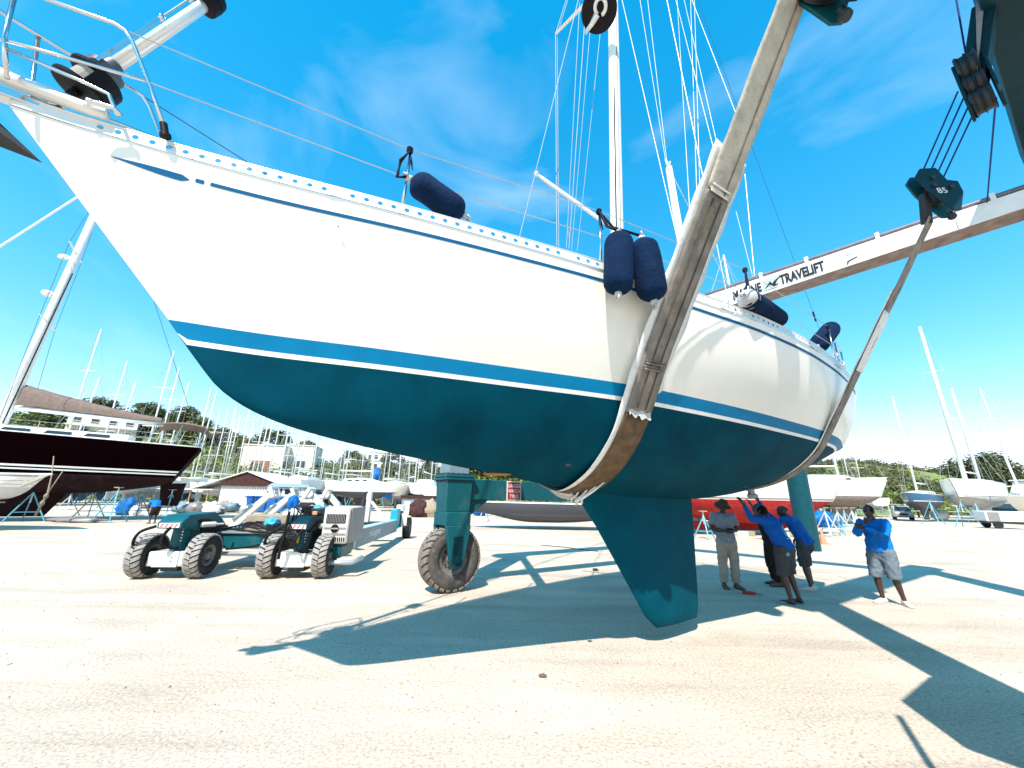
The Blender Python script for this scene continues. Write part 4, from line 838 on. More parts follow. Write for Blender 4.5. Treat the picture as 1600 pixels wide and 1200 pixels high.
for bx_, right in ((-1.25, False), (1.22, True)):
    for e in (-0.54, 0.54):
        wheel_parts(T(bx_+e, 0.12, 0.43), TX, TY, 0.42, 0.29, tr, lugs=24, tread=M_TREADL, sm_=mat('dark solid tyre', (0.030, 0.031, 0.033), 0.75, var=0.2, dark=(0.10, 0.09, 0.08), dscale=8, damount=0.35), lug_h=0.03)
    ax_ = tbox('axle_beam', bx_-0.38, bx_+0.38, -0.12, 0.35, 0.24, 0.52, M_CREAM, bevel=0.03)
    tbox('axle_plate', bx_-0.25, bx_+0.22, -0.14, -0.10, 0.235, 0.525, M_WPAINT, ax_, 0.006)
    for q in (0.34, 0.42): MB().lathe(T(bx_+0.10, -0.14, q), -TY, [(0, 0.012), (0.012, 0.012)], 8).build('plate_bolt', M_DARKSTEEL, ax_)
    tbox('axle_stop', bx_-0.12, bx_+0.2, -0.05, 0.3, 0.14, 0.24, M_DARKSTEEL, ax_)
    col_ = MB().lathe(T(bx_+0.02, 0.12, 0.5), TZ, [(0, 0.15), (0.18, 0.15), (0.19, 0.165), (0.55, 0.165), (0.62, 0.14)], 24).build('steering_column', M_TEAL, tr, smooth='auto')
    b = MB()
    for q in range(6): b.lathe(T(bx_+0.02+0.165*math.sin(0.6), 0.12-0.165*math.cos(0.6), 0.72+0.06*q), TX*math.sin(0.6)-TY*math.cos(0.6), [(-0.004, 0.012), (0.012, 0.012)], 6)
    b.build('column_bolt', M_STEEL, col_)
    # gooseneck: sloping hood that drops to the frame rail
    P = [(-0.30, 0.98), (-0.30, 1.10), (-0.10, 1.24), (0.75, 1.27), (1.05, 1.12), (1.45, 0.80), (1.45, 0.40), (0.85, 0.46), (0.55, 0.90)]
    gk = MB().prism([T(bx_-0.22, y, z) for y, z in P], TX*0.46).build('gooseneck', M_TEAL if not right else M_TEALD, tr, bevel=0.015)
    MB().prism([T(bx_-0.18, -0.296, 1.0), T(bx_+0.2, -0.296, 1.0), T(bx_+0.2, -0.296, 1.085), T(bx_-0.18, -0.296, 1.085)], -TY*0.008).build('warning_label', M_SIGNW, gk)
    b = MB()
    for q in range(4): b.prism([T(bx_-0.16+0.09*q, -0.3045, 1.01), T(bx_-0.13+0.09*q, -0.3045, 1.01), T(bx_-0.09+0.09*q, -0.3045, 1.075), T(bx_-0.12+0.09*q, -0.3045, 1.075)], -TY*0.003)
    b.build('label_stripe', M_SIGNR, gk)
    b = MB(); b.lathe(T(bx_+0.27, 0.25, 1.02), TX*0.55+TY*0.83, [(0, 0.02), (0.02, 0.055), (0.28, 0.055), (0.30, 0.03), (0.36, 0.02), (0.45, 0.02)], 14); b.build('steering_cylinder', M_CREAM, tr, smooth='auto')
hose([(-1.5, -0.28, 1.02), (-1.75, -0.32, 0.9), (-1.85, -0.25, 0.66), (-1.78, 0.05, 0.55)], 0.028); hose([(-0.95, 0.5, 1.1), (-1.15, -0.2, 1.06), (-1.3, -0.3, 0.85), (-1.28, -0.28, 0.66), (-1.1, -0.1, 0.58)], 0.032)
hose([(1.02, -0.32, 1.08), (0.72, -0.32, 0.88), (0.62, -0.2, 0.68), (0.66, 0.0, 0.55)], 0.03); hose([(1.5, 0.3, 1.12), (1.46, -0.22, 0.92), (1.5, -0.25, 0.7), (1.3, -0.1, 0.55)], 0.028); hose([(1.38, -0.3, 1.0), (1.28, -0.36, 0.78), (1.35, -0.3, 0.56), (1.52, -0.05, 0.52)], 0.02)
hose([(1.05, -0.33, 1.35), (1.04, -0.36, 1.0), (1.0, -0.34, 0.6), (0.98, -0.30, 0.42)], 0.03); hose([(-0.9, 1.0, 0.9), (-0.2, 0.9, 0.84), (0.5, 0.8, 0.83), (1.0, 0.6, 0.95)], 0.022); hose([(-0.6, 0.7, 0.48), (0.0, 0.6, 0.55), (0.5, 0.5, 0.68), (0.9, 0.4, 0.72)], 0.024)
for k_ in range(6):
    a_ = 0.06*k_; hose([(0.95+a_, 0.5, 1.28), (0.9+a_*1.3, 0.25, 1.42-0.03*k_), (1.05+a_, -0.1+0.04*k_, 1.30), (1.1+a_*0.5, -0.33, 1.05-0.05*k_), (0.98+a_, -0.36, 0.78), (1.02+a_*0.6, -0.2, 0.6)], 0.014)
    hose([(-0.9+a_, 0.9+a_, 0.9), (-0.5, 1.0+a_, 0.95+a_*0.3), (0.2+a_, 0.95, 0.87+a_*0.4), (0.7+a_, 0.8-a_, 0.9), (1.0, 0.6, 1.02+a_*0.3)], 0.013)
    hose([(0.2+a_, 0.72, 0.8), (0.15+a_, 0.6, 0.66-a_*0.3), (0.4+a_, 0.55, 0.56), (0.75, 0.6+a_*0.3, 0.62+a_*0.2)], 0.012)
tbox('battery_box', 0.98, 1.2, 0.45, 0.8, 1.28, 1.44, M_BLACK); tbox('control_panel', 1.28, 1.5, 0.2, 0.5, 1.28, 1.40, M_DARKSTEEL); tbox('amber_lamp', 1.36, 1.46, 0.08, 0.16, 1.26, 1.34, M_ORANGE)
tbox('recess_shade_panel', -1.02, -0.98, 0.32, 1.3, 0.5, 0.95, M_BLACK); tbox('recess_shade_panel', 1.45, 1.49, 0.32, 1.3, 0.5, 0.95, M_BLACK)  # black panels stand in for the shade under each gooseneck
MB().box(T(1.20, -0.07, 0.80), (0.07, 0.01, 0.2), TX, TY).build('maker_plate', M_YELLOW, tr)
# rails and cross members
for x, m_ in ((-1.25, M_TEAL), (1.88, M_BLUGREY)):
    r_ = MB().beam(T(x, 1.3, 0.62), T(x, 7.6, 0.55), 0.24, 0.44).build('frame_rail', m_, tr, bevel=0.01)
    MB().beam(T(x, 1.3, 0.85), T(x, 7.6, 0.78), 0.30, 0.02).build('rail_flange', mat('pale blue worn paint', (0.35, 0.47, 0.50), 0.5, var=0.2), r_)
    if x > 0: text_mesh('lettering', 'm.kosgmar', 0.30, T(x+0.123, 2.95, 0.55), TY*0.999-TZ*0.011, TZ, M_SIGNW, r_, depth=0.002, squash=1.1); MB().box(T(x+0.123, 1.46, 0.5), (0.004, 0.10, 0.16), TX, TY).build('label', M_SIGNW, r_)
tbox('cross_beam', -1.2, 1.2, 0.95, 1.25, 0.46, 0.78, M_TEAL); tbox('cross_beam_top', -1.2, 1.2, 0.9, 1.3, 0.785, 0.83, M_GREY); MB().tube([T(-1.05, 0.9, 0.36), T(1.0, 0.9, 0.36)], 0.045, 10).build('tow_bar', mat('pale pipe', (0.42, 0.45, 0.46), 0.4, 0.4), tr, smooth=True)
tbox('cross_beam', -1.2, 1.8, 6.9, 7.2, 0.42, 0.7, M_TEAL)
tbox('valve_bank', 0.55, 0.95, 0.75, 0.95, 0.5, 0.78, M_DARKSTEEL)
b = MB(); rnd = random.Random(2)
for q in range(12): b.lathe(T(0.35+0.06*(q % 5), 0.70, 0.52+0.1*(q//5)), -TY, [(0, 0.02), (0.06, 0.02), (0.065, 0.012), (0.12, 0.012)], 8)
b.build('hose_coupling', M_STEEL, tr)
# engine box
en = tbox('engine_box', 1.60, 2.16, 0.12, 1.40, 0.66, 1.44, M_CREAM, bevel=0.05)
side = MB().box(T(2.175, 0.80, 1.04), (0.03, 1.16, 0.76), TX, TY).build('side_panel', M_GREY, en, bevel=0.01)
MB().box(T(1.88, 0.112, 1.19), (0.42, 0.02, 0.19), TX, TY).build('grille_frame', M_BLACK, en, bevel=0.02)
for q in range(12): MB().box(T(1.70+0.033*q, 0.098, 1.19), (0.012, 0.012, 0.17), TX, TY).build('grille_bar', M_GREY, en)
MB().lathe(T(1.88, 0.115, 0.985), -TY, [(0, 0.085), (0.02, 0.085), (0.024, 0.075)], 24).build('badge', M_BLACK, en)
text_mesh('badge_lettering', 'MARINE', 0.045, T(1.88, 0.088, 0.97), TX, TZ, M_SIGNW, en, align='CENTER', depth=0.001)
for z in (0.995, 0.87): MB().box(T(1.88, 0.113, z), (0.46, 0.02, 0.028), TX, TY).build('trim_strip', M_GREY, en)
for q in range(11): MB().box(T(1.66+0.044*q, 0.113, 0.76), (0.02, 0.02, 0.085), TX, TY).build('vent_slot', M_BLACK, en)
MB().lathe(T(2.14, 1.30, 1.44), TZ, [(0, 0.06), (0.16, 0.06), (0.17, 0.03)], 12).build('exhaust_silencer', M_DARKSTEEL, en); hose([(2.14, 1.30, 1.58), (2.14, 1.32, 1.72), (2.2, 1.25, 1.78)], 0.03, M_DARKSTEEL, 'exhaust_pipe')
tbox('fuel_tank', 1.62, 2.05, 0.2, 1.1, 0.36, 0.62, M_TEAL, bevel=0.03); MB().tube([T(1.55, 0.06, 0.30), T(2.35, 0.06, 0.30), T(2.45, 0.5, 0.34)], 0.05, 10).build('bumper_tube', mat('pale pipe', (0.4, 0.4, 0.4)), tr, smooth=True)
# rear end
tbox('rear_block', 1.72, 2.02, 7.4, 8.1, 0.42, 1.2, M_TEALB, bevel=0.05); tbox('rear_block_back', 1.70, 2.05, 8.1, 8.5, 0.45, 1.1, M_TEALD, bevel=0.03); tbox('rear_mudguard', 2.06, 2.3, 8.05, 8.12, 0.5, 1.0, M_CREAM)
wheel_parts(T(2.28, 8.45, 0.42), TX, TY, 0.41, 0.28, tr, lugs=22, tread=M_TYRED, name='wheel'); wheel_parts(T(-1.4, 8.45, 0.42), TX, TY, 0.41, 0.28, tr, lugs=22, tread=M_TYRED)
tbox('rear_block', -1.6, -1.1, 7.4, 8.3, 0.42, 1.1, M_TEAL, bevel=0.05)
# hydraulic support arms
def arm(p0, p1, p2, nm='support_arm'):
    a = MB().beam(T(*p0), T(*p1), 0.16, 0.20, w1=0.13, h1=0.15).build(nm, M_CREAM, tr, bevel=0.01)
    MB().tube([T(p0[0], p0[1]-0.1, p0[2]+0.15), T((p0[0]+p1[0])/2, p0[1]-0.1, (p0[2]+p1[2])/2+0.16)], 0.035, 8).build('arm_cylinder', M_STEEL, a, smooth=True)
    c = Vector(T(*p1)); dr = (Vector(T(*p2))-c).normalized(); up = dr.cross(TY).normalized()
    b = MB()
    for u, v, w_, h_ in ((0, -0.22, 0.5, 0.08), (0, 0.22, 0.5, 0.08), (-0.22, 0, 0.08, 0.5), (0.22, 0, 0.08, 0.5)): b.box(c+dr*0.12+TY*u*0.9+up*v*0.6+TX*0.0, (0.10, w_*0.9 if w_ > 0.1 else 0.08, h_*0.6 if h_ > 0.1 else 0.06), dr, TY, up)
    b.build('pad_frame', M_CREAM, a, bevel=0.006)
for ya in (2.6, 4.0):
    arm((-1.55, ya, 0.85), (-0.75, ya, 1.68), (-0.2, ya, 1.95)); arm((1.15, ya, 0.9), (0.40, ya, 1.68), (-0.2, ya, 1.95))
MB().tube([T(-0.4, 2.2, 1.0), T(0.2, 2.2, 1.5)], 0.06, 10).build('arm_cylinder', M_STEEL, tr, smooth=True)
ps = MB().beam(T(1.35, 5.2, 0.78), T(1.35, 5.2, 1.85), 0.18, 0.16).build('support_post', M_CREAM, tr, bevel=0.012)
MB().beam(T(1.45, 5.15, 1.5), T(1.95, 5.0, 1.0), 0.08, 0.08).build('post_brace', M_CREAM, ps, bevel=0.006); MB().beam(T(1.2, 5.2, 0.8), T(1.75, 5.2, 0.8), 0.6, 0.06).build('post_foot', M_DARKSTEEL, ps)
tbox('deck_plate', -1.1, 1.0, 1.35, 2.2, 0.72, 0.76, M_GREY)
# load on its deck: timber, bags
tag(MB().box(T(-0.12, 1.55, 0.98), (0.95, 0.6, 0.42), TX, TY).build('timber_block', M_WOOD, loc=T(-0.12, 1.55, 0.77), bevel=0.02), 'squared timber block lying on the deck of the teal transporter', 'timber')
def sack(name, label, c, r, m_, cat, seed, sc=(1, 1, 0.7), group=None):
    b = MB(); b.sphere(c, r, 22, sc)
    for i, v in enumerate(b.v): d = v-Vector(c); b.v[i] = Vector(c)+d*(1+0.45*mnoise.noise(d*(2.2/r)+Vector((seed, 0, 0)))+0.22*mnoise.noise(d*(5/r)+Vector((0, seed, 0))))
    return tag(b.build(name, m_, smooth=True, loc=Vector(c)-Vector((0, 0, r*sc[2]*0.9))), label, cat, group)
sack('plastic_bag', 'crumpled blue plastic bag on top of the transporter deck', T(0.10, 2.1, 1.48), 0.17, M_BLUEPL, 'bag', 1, (0.8, 0.8, 1.1)); sack('plastic_bag', 'light turquoise bag beside the timber block on the transporter', T(0.05, 1.2, 1.02), 0.16, M_LBLUE, 'bag', 4)
sack('cloth_bundle', 'pale cloth bundle behind the timber block on the transporter', T(0.25, 2.0, 1.1), 0.3, M_STUCCO2, 'bundle', 6); sack('cloth_bundle', 'turquoise and white rag on the right gooseneck of the transporter', T(1.3, 0.6, 1.36), 0.14, M_LBLUE, 'rag', 9)
# ------------------------------------------------------------------ people
def chain(b, pts, n=12, ref=(1, 0, 0), round_ends=(True, True)):
    # pts: (position, radius across ref, radius in depth)
    P = [(Vector(p[0]), p[1], p[2] if len(p) > 2 else p[1]) for p in pts]; Q = []
    def end(a, b_, sgn):
        d = (a[0]-b_[0]).normalized(); return [(a[0]+d*(a[1]*0.85*math.sin(t)), a[1]*math.cos(t), a[2]*math.cos(t)) for t in ((0.5, 0.95, 1.35) if sgn > 0 else (1.35, 0.95, 0.5))]
    if round_ends[0]: Q += end(P[0], P[1], -1)
    Q += P
    if round_ends[1]: Q += end(P[-1], P[-2], 1)
    k = len(b.v); R0 = Vector(ref)
    for i, (p, r1, r2) in enumerate(Q):
        t = (Q[min(i+1, len(Q)-1)][0]-Q[max(i-1, 0)][0]).normalized(); x = R0-t*R0.dot(t)
        if x.length < 0.15: x = Vector((0, 1, 0))-t*t.y
        x.normalize(); y = t.cross(x)
        for j in range(n): a = 2*PI*j/n; b.v.append(p+x*(r1*math.cos(a))+y*(r2*math.sin(a)))
    for i in range(len(Q)-1):
        for j in range(n): A = k+i*n+j; B_ = k+i*n+(j+1) % n; b.f.append([A, B_, B_+n, A+n]); b.m.append(0)
    b.f.append([k+j for j in reversed(range(n))]); e = k+(len(Q)-1)*n; b.f.append([e+j for j in range(n)]); b.m += [0, 0]
def blend(b, name, m_, parent, voxel=0.012, smooth_it=4, wrinkle=0.0, M=None, wsize=0.09):
    if M is not None: b.v = [M @ p for p in b.v]
    o = b.build(name, m_, parent); r = o.modifiers.new('remesh', 'REMESH'); r.mode = 'VOXEL'; r.voxel_size = voxel
    s = o.modifiers.new('smooth', 'SMOOTH'); s.factor = 0.5; s.iterations = smooth_it
    if wrinkle:
        tx_ = bpy.data.textures.get('folds') or bpy.data.textures.new('folds', 'CLOUDS'); tx_.noise_scale = wsize; tx_.noise_depth = 1
        d = o.modifiers.new('folds', 'DISPLACE'); d.texture = tx_; d.strength = wrinkle; d.mid_level = 0.5; d.texture_coords = 'GLOBAL'
    dg = bpy.context.evaluated_depsgraph_get(); dg.update(); me = bpy.data.meshes.new_from_object(o.evaluated_get(dg)); old = o.data
    o.modifiers.clear(); o.data = me; me.name = name; bpy.data.meshes.remove(old); me.shade_smooth(); return o
def lerp(a, b, t): return Vector(a)*(1-t)+Vector(b)*t
def person(label, pos, face, J, H=1.75, shirt=M_SHIRTB, sleeve=0.42, pants=M_CHAR, pantlen=0.95, shoes=M_SHOE, headgear=None, bulk=1.0, skin=M_SKIN, shirt_len=0.86, barefoot=False, category='person'):
    """J: joints in the figure's own axes (x its right, y forward, z up), metres for a 1.75 m figure"""
    D = dict(pel=(0, 0, 0.94), chest=(0, 0.01, 1.28), neck=(0, 0.0, 1.47), head=(0, 0.03, 1.62), look=(0, 1, 0),
             rs=(0.19, 0, 1.41), ls=(-0.19, 0, 1.41), re=(0.24, 0.0, 1.12), le=(-0.24, 0, 1.12), rw=(0.26, 0.08, 0.87), lw=(-0.26, 0.08, 0.87),
             rh=(0.09, 0, 0.90), lh=(-0.09, 0, 0.90), rk=(0.11, 0.03, 0.50), lk=(-0.11, 0.03, 0.50), ra=(0.12, -0.02, 0.08), la=(-0.12, -0.02, 0.08), rt=None, lt=None, rp=(0, 0, -1), lp=(0, 0, -1))
    D.update(J); k = H/1.75
    g = {n: (Vector(v) if v is not None else None) for n, v in D.items()}
    for n in ('r', 'l'):
        if g[n+'t'] is None: g[n+'t'] = g[n+'a']+Vector((0.03 if n == 'r' else -0.03, 0.17, -0.045))
    M = Matrix.Translation(Vector(pos)) @ Matrix.Rotation(math.radians(face), 4, 'Z') @ Matrix.Scale(k, 4)
    t = thing('person', label, category, Vector(pos))
    w = bulk
    look = g['look'].normalized(); hd = g['head']; sidev = look.cross(Vector((0, 0, 1))).normalized(); upv = sidev.cross(look)
    b = MB()
    # torso, neck, head
    shx = (g['rs']-g['ls']).normalized()
    chain(b, [(g['pel']-Vector((0, 0, 0.05)), 0.150*w, 0.105*w), (g['pel']+Vector((0, 0, 0.06)), 0.155*w, 0.11*w), (lerp(g['pel'], g['chest'], 0.5), 0.145*w, 0.105*w), (g['chest'], 0.172*w, 0.115*w), (lerp(g['chest'], g['neck'], 0.65), 0.15*w, 0.09*w), (g['neck'], 0.07, 0.06)], 16, shx)
    chain(b, [(g['neck']-Vector((0, 0, 0.03)), 0.062, 0.062), (lerp(g['neck'], hd, 0.5), 0.056, 0.058), (hd-upv*0.04, 0.058, 0.062)], 12, sidev)
    chain(b, [(hd-upv*0.105+look*0.03, 0.035, 0.040), (hd-upv*0.075+look*0.02, 0.055, 0.065), (hd-upv*0.02+look*0.008, 0.071, 0.088), (hd+upv*0.04, 0.076, 0.097), (hd+upv*0.085-look*0.005, 0.062, 0.080), (hd+upv*0.112-look*0.01, 0.032, 0.045)], 16, sidev)
    chain(b, [(hd+upv*0.015+look*0.085, 0.010, 0.010), (hd-upv*0.018+look*0.106, 0.016, 0.014), (hd-upv*0.028+look*0.092, 0.018, 0.012)], 8, sidev)      # nose
    chain(b, [(hd-upv*0.062+look*0.088-sidev*0.022, 0.010), (hd-upv*0.060+look*0.096, 0.012), (hd-upv*0.062+look*0.088+sidev*0.022, 0.010)], 8, upv)      # lips
    chain(b, [(hd+upv*0.036+look*0.082-sidev*0.035, 0.012), (hd+upv*0.034+look*0.090, 0.010), (hd+upv*0.036+look*0.082+sidev*0.035, 0.012)], 8, upv)      # brow
    for e in (-1, 1): chain(b, [(hd+sidev*(e*0.076)+upv*0.025-look*0.005, 0.012, 0.02), (hd+sidev*(e*0.079)-upv*0.02-look*0.002, 0.009, 0.014)], 8, sidev)
    for n, e in (('r', 1), ('l', -1)):
        sh, el, wr = g[n+'s'], g[n+'e'], g[n+'w']
        chain(b, [(lerp(g['chest'], sh, 0.6), 0.075*w), (sh, 0.066*w), (lerp(sh, el, 0.45), 0.054*w), (el, 0.043), (lerp(el, wr, 0.3), 0.046), (lerp(el, wr, 0.75), 0.035), (wr, 0.028, 0.026)], 12)
        ad = (wr-el).normalized(); pn = g[n+'p']-ad*g[n+'p'].dot(ad); pn = pn.normalized() if pn.length > 0.1 else frame_of(ad)[0]; sd_ = ad.cross(pn).normalized()*e
        chain(b, [(wr, 0.028, 0.022), (wr+ad*0.04, 0.040, 0.020), (wr+ad*0.085, 0.042, 0.018)], 10, sd_)
        for q, (off, ln) in enumerate(((-0.030, 0.066), (-0.010, 0.078), (0.010, 0.082), (0.029, 0.074))):
            base = wr+ad*0.082+sd_*off; chain(b, [(base, 0.0105), (base+ad*ln*0.45+pn*0.006, 0.0098), (base+ad*ln*0.78+pn*0.026, 0.0092), (base+ad*ln*0.92+pn*0.046, 0.0082)], 7)
        tb_ = wr+ad*0.030+sd_*0.034; chain(b, [(tb_, 0.014), (tb_+ad*0.028+sd_*0.022+pn*0.01, 0.0125), (tb_+ad*0.058+sd_*0.024+pn*0.026, 0.0105)], 7)
        hp, kn, an_, to = g[n+'h'], g[n+'k'], g[n+'a'], g[n+'t']
        chain(b, [(hp, 0.095*w, 0.10*w), (lerp(hp, kn, 0.4), 0.080*w, 0.085*w), (kn, 0.056), (lerp(kn, an_, 0.3), 0.057, 0.06), (lerp(kn, an_, 0.75), 0.040), (an_, 0.036)], 12)
        fd_ = (to-an_); fd_.z = 0; fd_.normalize(); gz = 0.032
        heel = Vector((an_.x, an_.y, 0))-fd_*0.045+Vector((0, 0, an_.z-0.08+gz)); ball = Vector((an_.x, an_.y, 0))+fd_*0.13+Vector((0, 0, an_.z-0.08+gz-0.006)); toe = ball+fd_*0.05-Vector((0, 0, 0.004))
        chain(b, [(an_, 0.036), (lerp(an_, heel, 0.6), 0.036), (heel, 0.032, 0.03)], 10); chain(b, [(heel, 0.033, 0.030), (lerp(heel, ball, 0.5)+Vector((0, 0, 0.012)), 0.036, 0.036), (ball, 0.044, 0.026), (toe, 0.036, 0.018)], 12, fd_.cross(Vector((0, 0, 1))))
        if not barefoot:
            s_ = MB(); z_ = Vector((0, 0, 1)); sd2 = fd_.cross(z_)
            chain(s_, [(heel-fd_*0.012, 0.038, 0.034), (lerp(heel, ball, 0.5)+z_*0.016, 0.042, 0.044), (ball+z_*0.004, 0.052, 0.034), (toe+fd_*0.015, 0.044, 0.026)], 14, sd2); chain(s_, [(heel+z_*0.0, 0.042, 0.042), (an_+z_*0.01-fd_*0.0, 0.044, 0.046)], 12, fd_, (True, False))
            sh_ = blend(s_, 'shoe', shoes, t, 0.011, 3, M=M)
            so_ = MB(); pl_ = [(-0.06, 0.030), (0.0, 0.038), (0.08, 0.040), (0.14, 0.050), (0.19, 0.044), (0.215, 0.025)]; c0 = Vector((an_.x, an_.y, an_.z-0.08))
            ring_ = [c0+fd_*a+sd2*q for a, q in pl_]+[c0+fd_*a-sd2*q for a, q in reversed(pl_)]; so_.prism([M @ p for p in ring_], Vector((0, 0, 0.022))); so_.build('sole', M_DKBR if shoes != M_SHOE else M_FEND, sh_, bevel=0.005)
    blend(b, 'body', skin, t, 0.0105, 3, M=M)
    # eyes
    for e in (-1, 1):
        q = M @ (hd+sidev*(e*0.031)+upv*0.014+look*0.083); MB().sphere(q, 0.009*k, 10).build('eye', mat('eye white', (0.22, 0.19, 0.17), 0.4), t, smooth=True); MB().sphere(q+(M.to_3x3() @ look).normalized()*0.006*k, 0.0075*k, 8).build('iris', M_BLACK, t, smooth=True)
    # shirt
    s = MB(); hem = lerp(g['pel'], g['chest'], -0.16 if shirt_len < 0.9 else 0.0)
    chain(s, [(hem, 0.180*w, 0.140*w), (lerp(g['pel'], g['chest'], 0.22), 0.177*w, 0.138*w), (lerp(g['pel'], g['chest'], 0.6), 0.172*w, 0.132*w), (g['chest'], 0.192*w, 0.138*w), (lerp(g['chest'], g['neck'], 0.6), 0.172*w, 0.112*w), (lerp(g['chest'], g['neck'], 0.90), 0.09*w, 0.08*w)], 18, shx, (False, False))
    for n in ('r', 'l'):
        sh, el, wr = g[n+'s'], g[n+'e'], g[n+'w']; c = [(lerp(g['chest'], sh, 0.45)-Vector((0, 0, 0.02)), 0.09*w), (lerp(lerp(g['chest'], sh, 0.8), el, 0.06), 0.080*w), (lerp(sh, el, 0.16), 0.074*w), (lerp(sh, el, 0.45), 0.072*w)]
        chain(s, [(lerp(g['chest'], g['neck'], 0.55), 0.10*w), (lerp(lerp(g['chest'], g['neck'], 0.55), sh, 0.6), 0.088*w), (sh-Vector((0, 0, 0.004)), 0.084*w), (lerp(sh, el, 0.12), 0.08*w)], 12)
        if sleeve <= 1: c += [(lerp(sh, el, max(0.55, sleeve*1.6)), 0.078*w)]
        else: c += [(el, 0.064*w), (lerp(el, wr, 0.45), 0.056), (lerp(el, wr, 0.92), 0.044)]
        chain(s, c, 12, (1, 0, 0), (True, False))
    blend(s, 'shirt', shirt, t, 0.0125, 5, 0.036*k, M, 0.085)
    # trousers or shorts
    p_ = MB(); chain(p_, [(lerp(g['pel'], g['chest'], 0.20), 0.163*w, 0.122*w), (g['pel'], 0.170*w, 0.132*w), (g['pel']-Vector((0, 0, 0.08)), 0.168*w, 0.130*w)], 16, shx, (False, True))
    for n in ('r', 'l'):
        hp, kn, an_ = g[n+'h'], g[n+'k'], g[n+'a']
        if pantlen > 0.75: c = [(hp, 0.108*w, 0.118*w), (lerp(hp, kn, 0.5), 0.100*w, 0.102*w), (kn, 0.086*w), (lerp(kn, an_, 0.5), 0.082*w), (lerp(kn, an_, 0.94), 0.080)]
        else: c = [(hp, 0.112*w, 0.122*w), (lerp(hp, kn, 0.5), 0.108*w, 0.112*w), (lerp(hp, kn, 0.98), 0.100*w, 0.102*w), (lerp(kn, an_, 0.10), 0.098*w)]
        chain(p_, c, 14, (1, 0, 0), (True, False))
    blend(p_, 'trousers' if pantlen > 0.75 else 'shorts', pants, t, 0.0125, 3, 0.036*k, M, 0.08)
    # hair or headgear
    if headgear == 'hat':
        h = MB(); c = hd+upv*0.055-look*0.005; rows = []
        for rr, zz in ((0.165, -0.035), (0.168, -0.028), (0.13, -0.008), (0.096, 0.004), (0.092, 0.05), (0.084, 0.085), (0.05, 0.100), (0.002, 0.104)):
            rows.append([M @ (c+sidev*(rr*math.cos(a))+look*(rr*1.06*math.sin(a))+upv*(zz-(0.03*abs(math.cos(a)) if rr > 0.12 else 0)+(0.015 if rr > 0.12 else 0))) for a in np.linspace(0, 2*PI, 25)[:-1]])
        o = h.grid(rows, close=True).build('brimmed_hat', M_HATC, t, smooth=True); o.modifiers.new('solid', 'SOLIDIFY').thickness = 0.006
    elif headgear == 'cap':
        h = MB(); c = hd+upv*0.03; rows = []
        for zz, rr in ((0.0, 0.094), (0.03, 0.095), (0.065, 0.082), (0.09, 0.05), (0.098, 0.004)): rows.append([M @ (c+sidev*(rr*0.88*math.cos(a))+look*(rr*1.1*math.sin(a))+upv*zz) for a in np.linspace(0, 2*PI, 23)[:-1]])
        h.grid(rows, close=True); h.grid([[M @ (c+look*(0.10*math.sin(a))+sidev*(0.08*math.cos(a))+upv*0.006) for a in np.linspace(0.3, PI-0.3, 9)], [M @ (c+look*(0.10*math.sin(a)+0.075)+sidev*(0.082*math.cos(a))-upv*0.012) for a in np.linspace(0.3, PI-0.3, 9)]])
        o = h.build('cap', M_CHAR, t, smooth=True); o.modifiers.new('solid', 'SOLIDIFY').thickness = 0.005
    else:
        h = MB(); rows = []; c = hd+upv*0.008-look*0.008
        for i in range(9):
            ph = i/8*PI*0.60; row = []
            for a in np.linspace(0, 2*PI, 23)[:-1]:
                fr = math.sin(a); cut = 1 if fr < 0.3 else 1-0.38*(fr-0.3)/0.7; p = ph*cut
                row.append(M @ (c+sidev*(0.0785*math.sin(p)*math.cos(a))+look*(0.100*math.sin(p)*math.sin(a))+upv*(0.110*math.cos(p)+0.004)))
            rows.append(row)
        o = h.grid(rows, close=True).build('hair', M_HAIR, t, smooth=True); o.modifiers.new('solid', 'SOLIDIFY').thickness = -0.004
    return t, M, g
P_GRP = None
# man standing alone on the right, weight on one leg, hand at his mouth
pR = gp(1394, 944)
tR_, MR, gR = person('man in bright blue shirt and washed grey shorts standing alone on the right', pR, 112,
    dict(pel=(0, -0.02, 0.93), chest=(0, -0.03, 1.27), neck=(0, 0.0, 1.45), head=(0, 0.06, 1.60), look=(0.0, 1, -0.15), rs=(0.19, -0.01, 1.40), ls=(-0.20, 0.0, 1.40), re=(0.20, 0.20, 1.20), le=(-0.24, 0.20, 1.18), rw=(0.02, 0.22, 1.40), lw=(0.03, 0.27, 1.30), rp=(0, -1, 0), lp=(0, -1, 0),
         rh=(0.09, -0.02, 0.89), lh=(-0.10, -0.02, 0.89), rk=(0.11, 0.06, 0.49), lk=(-0.13, 0.0, 0.49), ra=(0.11, 0.02, 0.08), la=(-0.15, -0.10, 0.08), lt=(-0.28, 0.02, 0.03)), 1.73, M_SHIRTB2, 1.5, M_DENIM, 0.5, M_SHOE, None, 1.13)
